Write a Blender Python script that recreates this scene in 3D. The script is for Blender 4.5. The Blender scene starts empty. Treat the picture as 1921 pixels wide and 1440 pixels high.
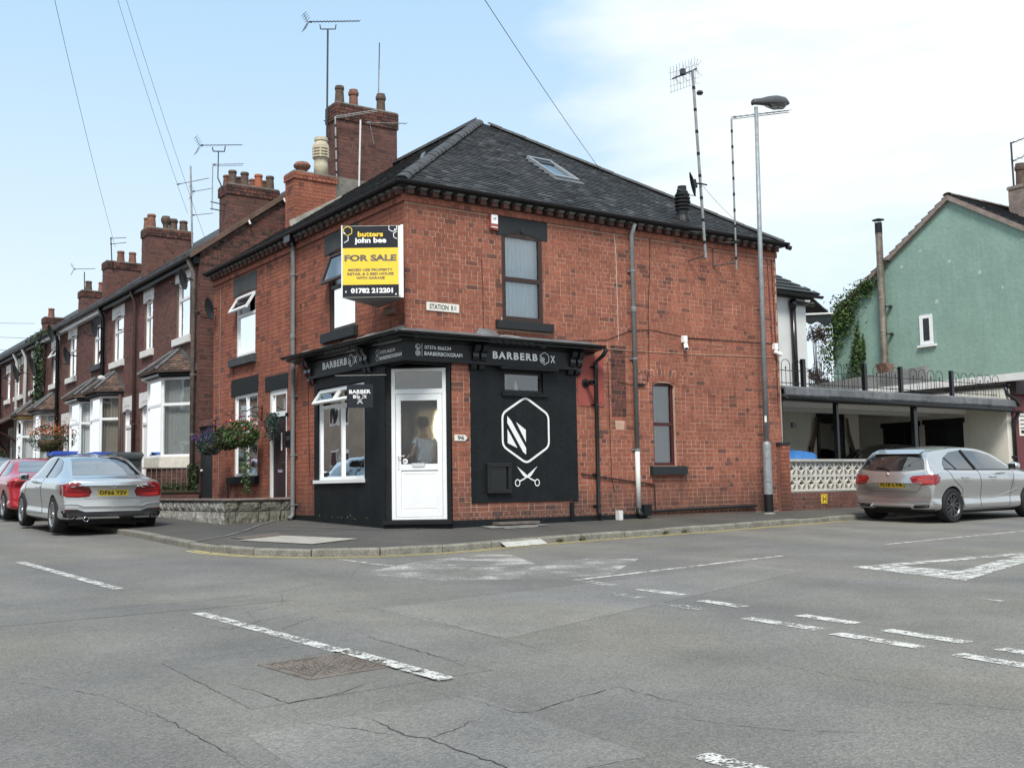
import bpy, bmesh, math, random
from mathutils import Vector, Matrix, noise
from mathutils.bvhtree import BVHTree
R = math.radians
rnd = random.Random(7)
sc = bpy.context.scene
col = sc.collection

# ------------------------------------------------------------------ camera
CAM = Vector((-8.56, -15.21, 0.68))
yaw = math.atan2(.818, .572); pit = math.atan(191/2050); rol = R(.95)
fw = Vector((math.cos(yaw)*math.cos(pit), math.sin(yaw)*math.cos(pit), math.sin(pit)))
r0 = Vector((math.sin(yaw), -math.cos(yaw), 0)); u0 = r0.cross(fw)
rt = r0*math.cos(rol) - u0*math.sin(rol); up = u0*math.cos(rol) + r0*math.sin(rol)
cd = bpy.data.cameras.new('camera'); cam = bpy.data.objects.new('camera', cd); col.objects.link(cam)
m3 = Matrix((rt, up, -fw)).transposed()
cam.matrix_world = Matrix.Translation(CAM) @ m3.to_4x4()
cd.sensor_width = 36; cd.lens = 2050/1921*36; cd.clip_end = 3000; cd.clip_start = .1
sc.camera = cam

# ------------------------------------------------------------------ light
SUN_EL, SUN_AZ = R(52), R(232)      # direction the light comes from (azimuth counter-clockwise from +x)
w = bpy.data.worlds.new('World'); sc.world = w; w.use_nodes = True
nt = w.node_tree; nt.nodes.clear()
def wn(t, **k):
    n = nt.nodes.new(t)
    for a, b in k.items(): setattr(n, a, b)
    return n
out = wn('ShaderNodeOutputWorld'); bg = wn('ShaderNodeBackground'); bg.inputs[1].default_value = .092
sky = wn('ShaderNodeTexSky', sky_type='NISHITA', sun_disc=False, sun_elevation=SUN_EL, sun_rotation=math.pi/2-SUN_AZ, air_density=1.0, dust_density=1.6, ozone_density=1.0)
tc = wn('ShaderNodeTexCoord'); mp = wn('ShaderNodeMapping'); mp.inputs['Scale'].default_value = (1.0, 1.0, 3.4); mp.inputs['Location'].default_value = (3.60, .4, .2)
nz = wn('ShaderNodeTexNoise'); nz.inputs['Scale'].default_value = 1.15; nz.inputs['Detail'].default_value = 7; nz.inputs['Roughness'].default_value = .52; nz.inputs['Distortion'].default_value = .35
rp = wn('ShaderNodeValToRGB'); rp.color_ramp.elements[0].position = .44; rp.color_ramp.elements[1].position = .62
sx = wn('ShaderNodeSeparateXYZ'); mr = wn('ShaderNodeMapRange'); mr.inputs[1].default_value = .0; mr.inputs[2].default_value = .56; mr.inputs[3].default_value = .95; mr.inputs[4].default_value = .0
mx = wn('ShaderNodeMath', operation='MULTIPLY'); ad = wn('ShaderNodeMath', operation='ADD'); ad.use_clamp = True
haze = wn('ShaderNodeMixRGB'); haze.inputs[2].default_value = (4.5, 7.5, 10.4, 1); haze.inputs[0].default_value = .75
mix = wn('ShaderNodeMixRGB'); mix.inputs[2].default_value = (9.6, 10.1, 10.3, 1)
L = nt.links.new
L(tc.outputs['Generated'], mp.inputs[0]); L(mp.outputs[0], nz.inputs['Vector']); L(nz.outputs[0], rp.inputs[0])
L(tc.outputs['Generated'], sx.inputs[0]); L(sx.outputs[2], mr.inputs[0])
L(rp.outputs[0], mx.inputs[0]); mx.inputs[1].default_value = .9
m2 = wn('ShaderNodeMath', operation='POWER'); L(mr.outputs[0], m2.inputs[0]); m2.inputs[1].default_value = 1.45
L(mx.outputs[0], ad.inputs[0]); L(m2.outputs[0], ad.inputs[1])
L(sky.outputs[0], haze.inputs[1]); L(haze.outputs[0], mix.inputs[1]); L(ad.outputs[0], mix.inputs[0])
L(mix.outputs[0], bg.inputs[0]); L(bg.outputs[0], out.inputs[0])

sd = bpy.data.lights.new('sun', 'SUN'); sd.energy = 3.3; sd.angle = R(16); sd.color = (1, .96, .9)
so = bpy.data.objects.new('sun', sd); col.objects.link(so)
sdir = Vector((math.cos(SUN_AZ)*math.cos(SUN_EL), math.sin(SUN_AZ)*math.cos(SUN_EL), math.sin(SUN_EL)))
so.rotation_euler = sdir.to_track_quat('Z', 'Y').to_euler(); so.location = sdir*60
sc.view_settings.view_transform = 'Standard'; sc.view_settings.look = 'None'; sc.view_settings.gamma = 1
sc.view_settings.use_curve_mapping = False; sc.view_settings.exposure = 0.28
sc.render.engine = 'CYCLES'

# ------------------------------------------------------------------ materials
def mat(name, colr, rough=.8, metal=0, var=.12, vscale=3.0, grain=.0, gscale=60, bump=0, bscale=40, island=None, spec=.3, coat=0, extra=None, isl_ramp=None, streak=0):
    m = bpy.data.materials.new(name); m.use_nodes = True; t = m.node_tree; N = t.nodes; K = t.links.new
    b = N['Principled BSDF']; b.inputs['Roughness'].default_value = rough; b.inputs['Metallic'].default_value = metal
    b.inputs['Specular IOR Level'].default_value = spec; b.inputs['Coat Weight'].default_value = coat; b.inputs['Coat Roughness'].default_value = .04
    g = N.new('ShaderNodeNewGeometry'); cur = None
    if isl_ramp:
        oi = N.new('ShaderNodeObjectInfo'); a = N.new('ShaderNodeMath'); a.operation = 'ADD'; f = N.new('ShaderNodeMath'); f.operation = 'FRACT'
        K(oi.outputs['Random'], a.inputs[0]); K(g.outputs['Random Per Island'], a.inputs[1]); K(a.outputs[0], f.inputs[0])
        r = N.new('ShaderNodeValToRGB'); r.color_ramp.interpolation = 'LINEAR'; K(f.outputs[0], r.inputs[0])
        els = r.color_ramp.elements
        els[0].position, els[0].color = isl_ramp[0][0], (*isl_ramp[0][1], 1); els[1].position, els[1].color = isl_ramp[-1][0], (*isl_ramp[-1][1], 1)
        for p, c in isl_ramp[1:-1]:
            e = els.new(p); e.color = (*c, 1)
        cur = r.outputs[0]
    def mul(fac_out, lo, hi, cur):
        mr_ = N.new('ShaderNodeMapRange'); mr_.inputs[1].default_value = .3; mr_.inputs[2].default_value = .7; mr_.inputs[3].default_value = lo; mr_.inputs[4].default_value = hi
        K(fac_out, mr_.inputs[0]); v = N.new('ShaderNodeVectorMath'); v.operation = 'SCALE'
        if cur is None: v.inputs[0].default_value = colr[:3]
        else: K(cur, v.inputs[0])
        K(mr_.outputs[0], v.inputs['Scale']); return v.outputs[0]
    if var:
        n = N.new('ShaderNodeTexNoise'); n.inputs['Scale'].default_value = vscale; n.inputs['Detail'].default_value = 5; n.inputs['Roughness'].default_value = .6
        K(g.outputs['Position'], n.inputs['Vector']); cur = mul(n.outputs[0], 1-var, 1+var, cur)
    if streak:
        mpp = N.new('ShaderNodeMapping'); mpp.inputs['Scale'].default_value = (7, 7, .5); K(g.outputs['Position'], mpp.inputs[0])
        n = N.new('ShaderNodeTexNoise'); n.inputs['Scale'].default_value = 1.2; n.inputs['Detail'].default_value = 4; K(mpp.outputs[0], n.inputs['Vector'])
        cur = mul(n.outputs[0], 1-streak, 1+streak*.5, cur)
    if grain:
        n = N.new('ShaderNodeTexNoise'); n.inputs['Scale'].default_value = gscale; n.inputs['Detail'].default_value = 2
        K(g.outputs['Position'], n.inputs['Vector']); cur = mul(n.outputs[0], 1-grain, 1+grain, cur)
    if cur is None: b.inputs['Base Color'].default_value = (*colr[:3], 1)
    else: K(cur, b.inputs['Base Color'])
    if bump:
        n = N.new('ShaderNodeTexNoise'); n.inputs['Scale'].default_value = bscale; n.inputs['Detail'].default_value = 4
        K(g.outputs['Position'], n.inputs['Vector']); bp = N.new('ShaderNodeBump'); bp.inputs['Strength'].default_value = bump; bp.inputs['Distance'].default_value = .02
        K(n.outputs[0], bp.inputs['Height']); K(bp.outputs[0], b.inputs['Normal'])
    if extra: extra(m, t, b, g, cur)
    return m

def dirt_base(strength=.55, top=.9, height=0.9):
    """splash-back dirt: a band of soil on the lowest courses, its edge broken by noise"""
    def f(m, t, b, g, cur):
        N = t.nodes; K = t.links.new
        s = N.new('ShaderNodeSeparateXYZ'); K(g.outputs['Position'], s.inputs[0])
        n = N.new('ShaderNodeTexNoise'); n.inputs['Scale'].default_value = 2.2; n.inputs['Detail'].default_value = 5; K(g.outputs['Position'], n.inputs['Vector'])
        a = N.new('ShaderNodeMath'); a.operation = 'MULTIPLY_ADD'; K(n.outputs[0], a.inputs[0]); a.inputs[1].default_value = 1.3; K(s.outputs[2], a.inputs[2])
        r = N.new('ShaderNodeMapRange'); r.inputs[1].default_value = .75; r.inputs[2].default_value = .75+height; r.inputs[3].default_value = strength; r.inputs[4].default_value = 0; K(a.outputs[0], r.inputs[0])
        mx = N.new('ShaderNodeMixRGB'); K(r.outputs[0], mx.inputs[0]); K(cur, mx.inputs[1]); mx.inputs[2].default_value = (.055, .042, .036, 1); K(mx.outputs[0], b.inputs['Base Color'])
    return f

def glassmat(name, tint=(.6, .65, .66), refl=1.0, dark=.55, rough=.02):
    m = bpy.data.materials.new(name); m.use_nodes = True; t = m.node_tree; N = t.nodes; K = t.links.new; N.clear()
    o = N.new('ShaderNodeOutputMaterial'); tr = N.new('ShaderNodeBsdfTransparent'); tr.inputs[0].default_value = (*tint, 1)
    gl = N.new('ShaderNodeBsdfGlossy'); gl.inputs['Roughness'].default_value = rough; gl.inputs[0].default_value = (refl, refl, refl, 1)
    fr = N.new('ShaderNodeFresnel'); fr.inputs[0].default_value = 1.7
    g = N.new('ShaderNodeNewGeometry'); n = N.new('ShaderNodeTexNoise'); n.inputs['Scale'].default_value = 1.6; K(g.outputs['Position'], n.inputs['Vector'])
    bp = N.new('ShaderNodeBump'); bp.inputs['Strength'].default_value = .05; bp.inputs['Distance'].default_value = .05; K(n.outputs[0], bp.inputs['Height']); K(bp.outputs[0], gl.inputs['Normal']); 
    a = N.new('ShaderNodeMath'); a.operation = 'MULTIPLY_ADD'; a.inputs[1].default_value = 1.1; a.inputs[2].default_value = .08; K(fr.outputs[0], a.inputs[0]); a.use_clamp = True
    mx = N.new('ShaderNodeMixShader'); K(a.outputs[0], mx.inputs[0]); K(tr.outputs[0], mx.inputs[1]); K(gl.outputs[0], mx.inputs[2]); K(mx.outputs[0], o.inputs[0])
    return m

BR = [(0, (.19, .072, .050)), (.035, (.13, .062, .048)), (.09, (.26, .094, .061)), (.45, (.305, .107, .067)), (.72, (.335, .118, .074)), (.9, (.28, .096, .062)), (1, (.235, .084, .057))]
BRD = [(0, (.072, .043, .038)), (.12, (.112, .056, .047)), (.5, (.137, .064, .053)), (.8, (.157, .072, .058)), (1, (.105, .052, .045))]
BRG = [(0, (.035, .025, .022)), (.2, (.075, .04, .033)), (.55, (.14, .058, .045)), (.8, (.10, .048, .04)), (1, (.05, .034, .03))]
M = {}
def soot_top(m, t, b, g, cur):
    pass
M['brick'] = mat('brick_red', (.3, .09, .06), .85, var=.16, vscale=.9, grain=.16, gscale=28, bump=.5, bscale=60, streak=.2, isl_ramp=BR, extra=dirt_base(.68, height=.8))
M['brick_dark'] = mat('brick_plum', (.2, .07, .05), .85, var=.15, vscale=1.2, grain=.15, gscale=28, bump=.4, isl_ramp=BRD)
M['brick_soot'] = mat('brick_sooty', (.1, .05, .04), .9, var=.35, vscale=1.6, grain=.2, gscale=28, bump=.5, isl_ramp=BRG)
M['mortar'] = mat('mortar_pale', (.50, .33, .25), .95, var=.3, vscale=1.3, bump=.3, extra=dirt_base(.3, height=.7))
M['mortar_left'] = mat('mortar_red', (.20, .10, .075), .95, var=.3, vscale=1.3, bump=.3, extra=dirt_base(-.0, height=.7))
M['mortar_dark'] = mat('mortar_dark', (.15, .105, .088), .95, var=.3, vscale=1.3, bump=.3)
M['tile'] = mat('blue_clay_tile', (.06, .06, .06), .55, var=.3, vscale=1.1, grain=.25, gscale=25, bump=.35, bscale=50, spec=.5, isl_ramp=[(0, (.020, .020, .021)), (.5, (.034, .034, .035)), (.85, (.052, .052, .052)), (1, (.10, .10, .098))])
M['tile_brown'] = mat('brown_clay_tile', (.1, .07, .055), .7, var=.3, vscale=3, grain=.25, gscale=25, bump=.3, isl_ramp=[(0, (.06, .045, .038)), (.6, (.13, .085, .065)), (1, (.17, .11, .085))])
M['slate'] = mat('slate', (.045, .045, .047), .7, var=.3, vscale=2, bump=.2)
M['black'] = mat('black_masonry_paint', (.0105, .0122, .0135), .55, var=.22, vscale=2.5, grain=.1, gscale=20, bump=.35, bscale=30, streak=.18, spec=.22)
M['gloss'] = mat('black_gloss_paint', (.008, .009, .010), .22, var=.2, vscale=6, spec=.5)
M['satin'] = mat('black_satin', (.016, .017, .018), .45, var=.2, vscale=6)
M['sill'] = mat('grey_black_sill_paint', (.022, .024, .026), .6, var=.15, grain=.08, gscale=30)
M['lintel'] = mat('grey_stone_lintel', (.06, .063, .066), .75, var=.2, grain=.1, gscale=20, bump=.2)
M['white'] = mat('white_plastic_frame', (.78, .79, .79), .35, var=.04, vscale=4, spec=.4)
M['cream_sill'] = mat('cream_painted_stone', (.62, .58, .50), .7, var=.12, vscale=6, grain=.08, gscale=30)
M['whitestone'] = mat('white_painted_stone', (.68, .67, .64), .7, var=.08, vscale=5)
M['brownframe'] = mat('brown_plastic_frame', (.045, .026, .022), .4, var=.1)
M['maroon'] = mat('maroon_frame', (.06, .017, .018), .4, var=.1)
M['glass'] = glassmat('window_glass', tint=(.93, .96, .96))
M['glass_dark'] = glassmat('dark_glass', tint=(.16, .17, .18))
M['carglass'] = glassmat('car_glass', tint=(.10, .105, .11))
M['curtain'] = mat('net_curtain', (.62, .64, .64), .9, var=.08, vscale=8)
M['curtain_grey'] = mat('grey_net_curtain', (.30, .31, .30), .9, var=.1, vscale=8)
M['curtain_beige'] = mat('beige_curtain', (.24, .21, .17), .9, var=.1, vscale=8)
M['blind'] = mat('blind_blue_white', (.86, .90, .92), .8, var=.05)
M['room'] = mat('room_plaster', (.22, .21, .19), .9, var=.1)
M['pipe_grey'] = mat('grey_plastic_pipe', (.20, .21, .215), .5, var=.14, vscale=5, streak=.1)
M['pipe_white'] = mat('white_plastic_pipe', (.62, .62, .6), .45, var=.08)
M['pipe_brown'] = mat('brown_iron_pipe', (.08, .045, .035), .55, var=.15)
M['galv'] = mat('galvanised_steel', (.27, .295, .31), .5, metal=.25, var=.16, vscale=9, grain=.14, gscale=30)
M['steel_dark'] = mat('dark_steel', (.06, .062, .065), .5, metal=.5, var=.2)
M['alu'] = mat('aluminium', (.32, .32, .31), .45, metal=.6, var=.25, vscale=8)
M['rust'] = mat('rusty_steel', (.22, .13, .10), .8, var=.4, vscale=12, grain=.2, gscale=40)
M['lamp_grey'] = mat('lantern_grey', (.07, .072, .076), .5, var=.1)
M['lamp_glass'] = glassmat('lantern_glass', tint=(.75, .75, .72))
M['render'] = mat('cream_render', (.70, .67, .58), .9, var=.08, vscale=1.5, grain=.05, gscale=40, bump=.4, bscale=50, streak=.05)
M['render_white'] = mat('pale_grey_render', (.62, .62, .60), .9, var=.06, vscale=1.5, bump=.3, bscale=40)
M['green'] = mat('green_masonry_paint', (.225, .335, .285), .85, var=.10, vscale=.8, grain=.05, gscale=8, bump=.5, bscale=9, streak=.05)
M['green_flake'] = mat('pale_flaked_paint', (.36, .46, .42), .9, var=.1)
M['concrete'] = mat('concrete', (.30, .29, .265), .9, var=.2, vscale=3, grain=.18, gscale=30, bump=.35, bscale=30)
M['concrete_dark'] = mat('weathered_concrete', (.20, .20, .195), .9, var=.35, vscale=2, grain=.15, gscale=20, bump=.4, streak=.2)
M['lead'] = mat('lead_sheet', (.125, .128, .133), .55, var=.3, vscale=2.5, grain=.15, gscale=12, bump=.4, bscale=10, streak=.2)
M['stone_pale'] = mat('split_stone_pale', (.27, .26, .235), .9, var=.4, vscale=5, grain=.35, gscale=22, bump=1.0, bscale=16)
M['stone_dark'] = mat('split_stone_dark', (.13, .125, .10), .9, var=.4, vscale=5, grain=.35, gscale=22, bump=1.0, bscale=16)  # same split stone in a darker tone
M['coping'] = mat('coping_stone', (.24, .19, .165), .85, var=.25, vscale=4, grain=.2, gscale=25, bump=.3)
M['screen'] = mat('white_screen_block', (.60, .57, .51), .85, var=.14, vscale=3, grain=.08, gscale=30)
M['pot'] = mat('clay_pot', (.20, .095, .065), .8, var=.3, vscale=6, grain=.15, gscale=20)
M['pot_dark'] = mat('sooty_clay_pot', (.105, .072, .055), .85, var=.3, vscale=8, grain=.15, gscale=20)
M['pot_orange'] = mat('orange_clay_pot', (.34, .11, .06), .75, var=.15, vscale=8)
M['pot_cream'] = mat('cream_clay_pot', (.52, .46, .34), .75, var=.12, vscale=6, grain=.08, gscale=20)
M['flaunch'] = mat('cement_flaunching', (.20, .19, .165), .95, var=.35, vscale=4, bump=.5, bscale=14)
M['redpaint'] = mat('dull_red_paint', (.30, .075, .062), .8, var=.12, vscale=3, grain=.06)
M['maroonpaint'] = mat('maroon_shop_paint', (.15, .042, .047), .6, var=.1)
M['darkmaroon'] = mat('dark_maroon_board', (.035, .02, .022), .5, var=.15)
M['bluetarp'] = mat('blue_tarpaulin', (.05, .17, .42), .5, var=.2, vscale=7, bump=.8, bscale=6)
M['tyre'] = mat('tyre_rubber', (.018, .018, .018), .8, var=.2)
M['alloy'] = mat('alloy_rim', (.42, .43, .44), .3, metal=.8, var=.05)
M['alloy_dark'] = mat('dark_alloy_rim', (.10, .10, .105), .35, metal=.7, var=.05)
M['silver'] = mat('silver_car_paint', (.62, .63, .64), .22, metal=.78, var=.02, coat=.8, spec=.5)
M['silver2'] = mat('warm_silver_car_paint', (.54, .54, .535), .22, metal=.78, var=.02, coat=.8, spec=.5)
M['redcar'] = mat('red_car_paint', (.42, .010, .022), .28, metal=.1, var=.02, coat=1, spec=.5)
M['darkcar'] = mat('dark_car_paint', (.018, .02, .024), .25, metal=.3, var=.02, coat=1, spec=.5)
M['chrome'] = mat('chrome', (.7, .7, .7), .12, metal=1, var=0)
M['trim'] = mat('black_car_trim', (.012, .012, .013), .5, var=.1)
M['redlens'] = mat('red_lamp_lens', (.20, .004, .008), .12, var=.1, vscale=20, coat=1, spec=.6)
M['redlens_hi'] = mat('bright_red_lamp_bar', (.50, .015, .015), .15, var=.05, coat=1)
M['clearlens'] = mat('clear_lamp_lens', (.45, .44, .45), .1, var=.1, coat=1)
M['plate'] = mat('yellow_number_plate', (.78, .55, .05), .4, var=.03)
M['ink'] = mat('black_print', (.01, .01, .011), .5, var=0)
M['whiteprint'] = mat('white_print', (.85, .85, .84), .5, var=.03)
M['boardblack'] = mat('sign_black_print', (.014, .016, .022), .4, var=.05)
M['boardyellow'] = mat('sign_yellow_print', (.88, .60, .06), .4, var=.04)
M['signwhite'] = mat('enamel_sign_white', (.74, .72, .64), .4, var=.05)
M['whitepaint'] = mat('white_wall_paint', (.80, .80, .78), .7, var=.03)
M['iron'] = mat('cast_iron', (.155, .13, .112), .7, var=.3, vscale=9, grain=.2, gscale=40)
M['leaf'] = mat('leaf_green', (.06, .10, .03), .6, var=.35, vscale=14, isl_ramp=[(0, (.030, .060, .018)), (.5, (.06, .11, .03)), (1, (.11, .17, .05))])
M['leaf_dark'] = mat('leaf_dark_green', (.035, .06, .025), .6, var=.3, vscale=14, isl_ramp=[(0, (.014, .028, .012)), (.6, (.035, .06, .022)), (1, (.07, .10, .04))])
M['leaf_blue'] = mat('leaf_blue_green', (.04, .08, .065), .6, var=.3, vscale=14, isl_ramp=[(0, (.018, .04, .034)), (.6, (.04, .075, .06)), (1, (.08, .12, .10))])
M['leaf_plum'] = mat('leaf_plum', (.05, .03, .03), .6, var=.3, vscale=14, isl_ramp=[(0, (.02, .018, .016)), (.6, (.05, .032, .03)), (1, (.08, .06, .045))])
M['moss'] = mat('moss', (.09, .10, .035), .9, var=.3, vscale=14, isl_ramp=[(0, (.05, .055, .03)), (1, (.13, .14, .06))])
M['fl_orange'] = mat('orange_petals', (.50, .12, .03), .6, var=.2, isl_ramp=[(0, (.40, .06, .02)), (.5, (.55, .13, .03)), (1, (.6, .25, .1))])
M['fl_pink'] = mat('pink_petals', (.6, .06, .18), .6, var=.2, isl_ramp=[(0, (.25, .03, .08)), (.7, (.42, .07, .15)), (1, (.5, .2, .2))])
M['fl_purple'] = mat('purple_petals', (.06, .03, .14), .6, var=.2, isl_ramp=[(0, (.03, .02, .07)), (1, (.11, .06, .24))])
M['bark'] = mat('bark', (.06, .05, .04), .9, var=.3)
M['coir'] = mat('coir_liner', (.12, .08, .05), .95, var=.3, vscale=20)
M['bin_blue'] = mat('blue_bin_plastic', (.015, .05, .28), .4, var=.1)
M['bin_grey'] = mat('grey_bin_plastic', (.045, .055, .055), .45, var=.1)
M['ochre'] = mat('ochre_paint', (.36, .22, .06), .6, var=.15)
M['skin'] = mat('skin', (.42, .25, .18), .6, var=.05)
M['tshirt'] = mat('pale_blue_shirt', (.50, .56, .62), .9, var=.05)
M['trousers'] = mat('dark_trousers', (.04, .04, .05), .9, var=.05)
M['hair'] = mat('brown_hair', (.05, .03, .02), .8, var=.1)
M['copper_flue'] = mat('stained_steel_flue', (.24, .205, .165), .45, metal=.5, var=.35, vscale=5, streak=.3)
M['ochrewall'] = mat('pinkish_render', (.36, .28, .22), .9, var=.15, vscale=2)
# frosted glass
def frosted():
    m = bpy.data.materials.new('frosted_glass'); m.use_nodes = True; t = m.node_tree; N = t.nodes; K = t.links.new; N.clear()
    o = N.new('ShaderNodeOutputMaterial'); g = N.new('ShaderNodeNewGeometry')
    rf = N.new('ShaderNodeBsdfRefraction'); rf.inputs['IOR'].default_value = 1.32; rf.inputs['Roughness'].default_value = .42; rf.inputs[0].default_value = (.62, .66, .66, 1)
    gl = N.new('ShaderNodeBsdfGlossy'); gl.inputs['Roughness'].default_value = .28; gl.inputs[0].default_value = (.8, .8, .8, 1)
    v = N.new('ShaderNodeTexVoronoi'); v.inputs['Scale'].default_value = 75; K(g.outputs['Position'], v.inputs['Vector'])
    bp = N.new('ShaderNodeBump'); bp.inputs['Strength'].default_value = .3; bp.inputs['Distance'].default_value = .006; K(v.outputs[0], bp.inputs['Height']); K(bp.outputs[0], rf.inputs['Normal']); K(bp.outputs[0], gl.inputs['Normal'])
    mx = N.new('ShaderNodeMixShader'); mx.inputs[0].default_value = .10; K(rf.outputs[0], mx.inputs[1]); K(gl.outputs[0], mx.inputs[2]); K(mx.outputs[0], o.inputs[0])
    return m
M['frosted'] = frosted()
# road surfaces
def asphalt(name, base, speck, warm=False):
    def ex(m, t, b, g, cur):
        N = t.nodes; K = t.links.new
        v = N.new('ShaderNodeTexVoronoi'); v.inputs['Scale'].default_value = 75; K(g.outputs['Position'], v.inputs['Vector'])
        r = N.new('ShaderNodeValToRGB'); r.color_ramp.elements[0].color = (.45, .45, .45, 1); r.color_ramp.elements[1].color = (1.55, 1.53, 1.48, 1); r.color_ramp.elements[0].position = .1; r.color_ramp.elements[1].position = .9
        sp = N.new('ShaderNodeSeparateXYZ'); K(v.outputs['Color'], sp.inputs[0]); K(sp.outputs[0], r.inputs[0])
        mx_ = N.new('ShaderNodeMixRGB'); mx_.blend_type = 'MULTIPLY'; mx_.inputs[0].default_value = speck; K(cur, mx_.inputs[1]); K(r.outputs[0], mx_.inputs[2])
        # wheel-polished lanes along both roads, their edges broken by noise
        sx_ = N.new('ShaderNodeSeparateXYZ'); K(g.outputs['Position'], sx_.inputs[0])
        nn = N.new('ShaderNodeTexNoise'); nn.inputs['Scale'].default_value = .5; nn.inputs['Detail'].default_value = 4; K(g.outputs['Position'], nn.inputs['Vector'])
        am = N.new('ShaderNodeMath'); am.operation = 'MULTIPLY_ADD'; K(nn.outputs[0], am.inputs[0]); am.inputs[1].default_value = 2.2; K(sx_.outputs[0], am.inputs[2])
        sn = N.new('ShaderNodeMath'); sn.operation = 'MULTIPLY'; K(am.outputs[0], sn.inputs[0]); sn.inputs[1].default_value = 3.3; s2 = N.new('ShaderNodeMath'); s2.operation = 'SINE'; K(sn.outputs[0], s2.inputs[0])
        lr = N.new('ShaderNodeMapRange'); lr.inputs[1].default_value = -1; lr.inputs[2].default_value = 1; lr.inputs[3].default_value = .93; lr.inputs[4].default_value = 1.06; K(s2.outputs[0], lr.inputs[0])
        lv = N.new('ShaderNodeVectorMath'); lv.operation = 'SCALE'; K(cur, lv.inputs[0]); K(lr.outputs[0], lv.inputs['Scale']); K(lv.outputs[0], mx_.inputs[1])
        # broad tonal drift: polished and patched areas
        n = N.new('ShaderNodeTexNoise'); n.inputs['Scale'].default_value = .32; n.inputs['Detail'].default_value = 6; n.inputs['Distortion'].default_value = .8; K(g.outputs['Position'], n.inputs['Vector'])
        r2 = N.new('ShaderNodeValToRGB'); r2.color_ramp.elements[0].position = .36; r2.color_ramp.elements[1].position = .68
        r2.color_ramp.elements[0].color = (.88, .90, .96, 1); r2.color_ramp.elements[1].color = (1.12, 1.11, 1.05, 1); K(n.outputs[0], r2.inputs[0])
        m2_ = N.new('ShaderNodeMixRGB'); m2_.blend_type = 'MULTIPLY'; m2_.inputs[0].default_value = 1; K(mx_.outputs[0], m2_.inputs[1]); K(r2.outputs[0], m2_.inputs[2]); K(m2_.outputs[0], b.inputs['Base Color'])
        bp = N.new('ShaderNodeBump'); bp.inputs['Strength'].default_value = .6; bp.inputs['Distance'].default_value = .012; K(v.outputs['Distance'], bp.inputs['Height']); K(bp.outputs[0], b.inputs['Normal'])
    return mat(name, base, .82, var=.12, vscale=1.4, grain=.22, gscale=120, spec=.35, extra=ex)
M['asphalt'] = asphalt('worn_asphalt', (.170, .161, .145), .34)
M['tarmac'] = asphalt('pavement_tarmac', (.082, .077, .07), .35)
M['kerb'] = mat('kerb_concrete', (.20, .19, .16), .9, var=.28, vscale=5, grain=.22, gscale=40, bump=.4)
M['kerb_light'] = mat('new_concrete', (.42, .41, .38), .9, var=.15, vscale=6, grain=.12, gscale=50)
M['patch'] = mat('pale_concrete_patch', (.33, .31, .27), .9, var=.15, vscale=6, grain=.12, gscale=40)
M['patch_red'] = mat('brown_patch', (.13, .105, .09), .9, var=.15, vscale=6, grain=.12, gscale=40)
M['crack'] = mat('crack_dirt', (.045, .043, .040), .95, var=.1)
M['ground'] = mat('distant_ground', (.09, .10, .06), .95, var=.3, vscale=.1)
def worn(name, c, lo, hi, sc_=9, fs=55):
    m = bpy.data.materials.new(name); m.use_nodes = True; t = m.node_tree; N = t.nodes; K = t.links.new
    b = N['Principled BSDF']; b.inputs['Base Color'].default_value = (*c, 1); b.inputs['Roughness'].default_value = .7
    g = N.new('ShaderNodeNewGeometry'); o = N['Material Output']
    n1 = N.new('ShaderNodeTexNoise'); n1.inputs['Scale'].default_value = sc_; n1.inputs['Detail'].default_value = 3; K(g.outputs['Position'], n1.inputs['Vector'])
    n2 = N.new('ShaderNodeTexNoise'); n2.inputs['Scale'].default_value = fs; n2.inputs['Detail'].default_value = 2; K(g.outputs['Position'], n2.inputs['Vector'])
    a = N.new('ShaderNodeMath'); a.operation = 'ADD'; K(n1.outputs[0], a.inputs[0]); K(n2.outputs[0], a.inputs[1])
    r = N.new('ShaderNodeMapRange'); r.inputs[1].default_value = lo; r.inputs[2].default_value = hi; K(a.outputs[0], r.inputs[0])
    tr = N.new('ShaderNodeBsdfTransparent'); mx_ = N.new('ShaderNodeMixShader'); K(r.outputs[0], mx_.inputs[0]); K(tr.outputs[0], mx_.inputs[1]); K(b.outputs[0], mx_.inputs[2]); K(mx_.outputs[0], o.inputs[0])
    return m
M['line'] = worn('worn_white_line', (.56, .55, .51), .90, 1.04)
M['line_mid'] = worn('half_worn_white_line', (.56, .55, .52), .98, 1.1)
M['line_faint'] = worn('faint_white_line', (.55, .55, .52), 1.05, 1.17)
M['line_yellow'] = worn('worn_yellow_line', (.60, .49, .19), .66, .86)
M['scuff'] = worn('chalky_scuffed_patch', (.46, .45, .42), .93, 1.22, 2.2, 60)

# ------------------------------------------------------------------ geometry helpers
class Fr:
    def __init__(s, o, U, N, V=(0, 0, 1)): s.o = Vector(o); s.U = Vector(U); s.N = Vector(N); s.V = Vector(V)
    def p(s, u, v, n=0): return s.o + s.U*u + s.V*v + s.N*n
FR = Fr((0, 0, 0), (1, 0, 0), (0, -1, 0))      # Station Road wall, u = x
FL = Fr((0, 0, 0), (0, 1, 0), (-1, 0, 0))      # side street walls, u = y
WF = Fr((0, 0, 0), (1, 0, 0), (0, 1, 0))       # plain world frame: (x, z, y)

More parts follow.
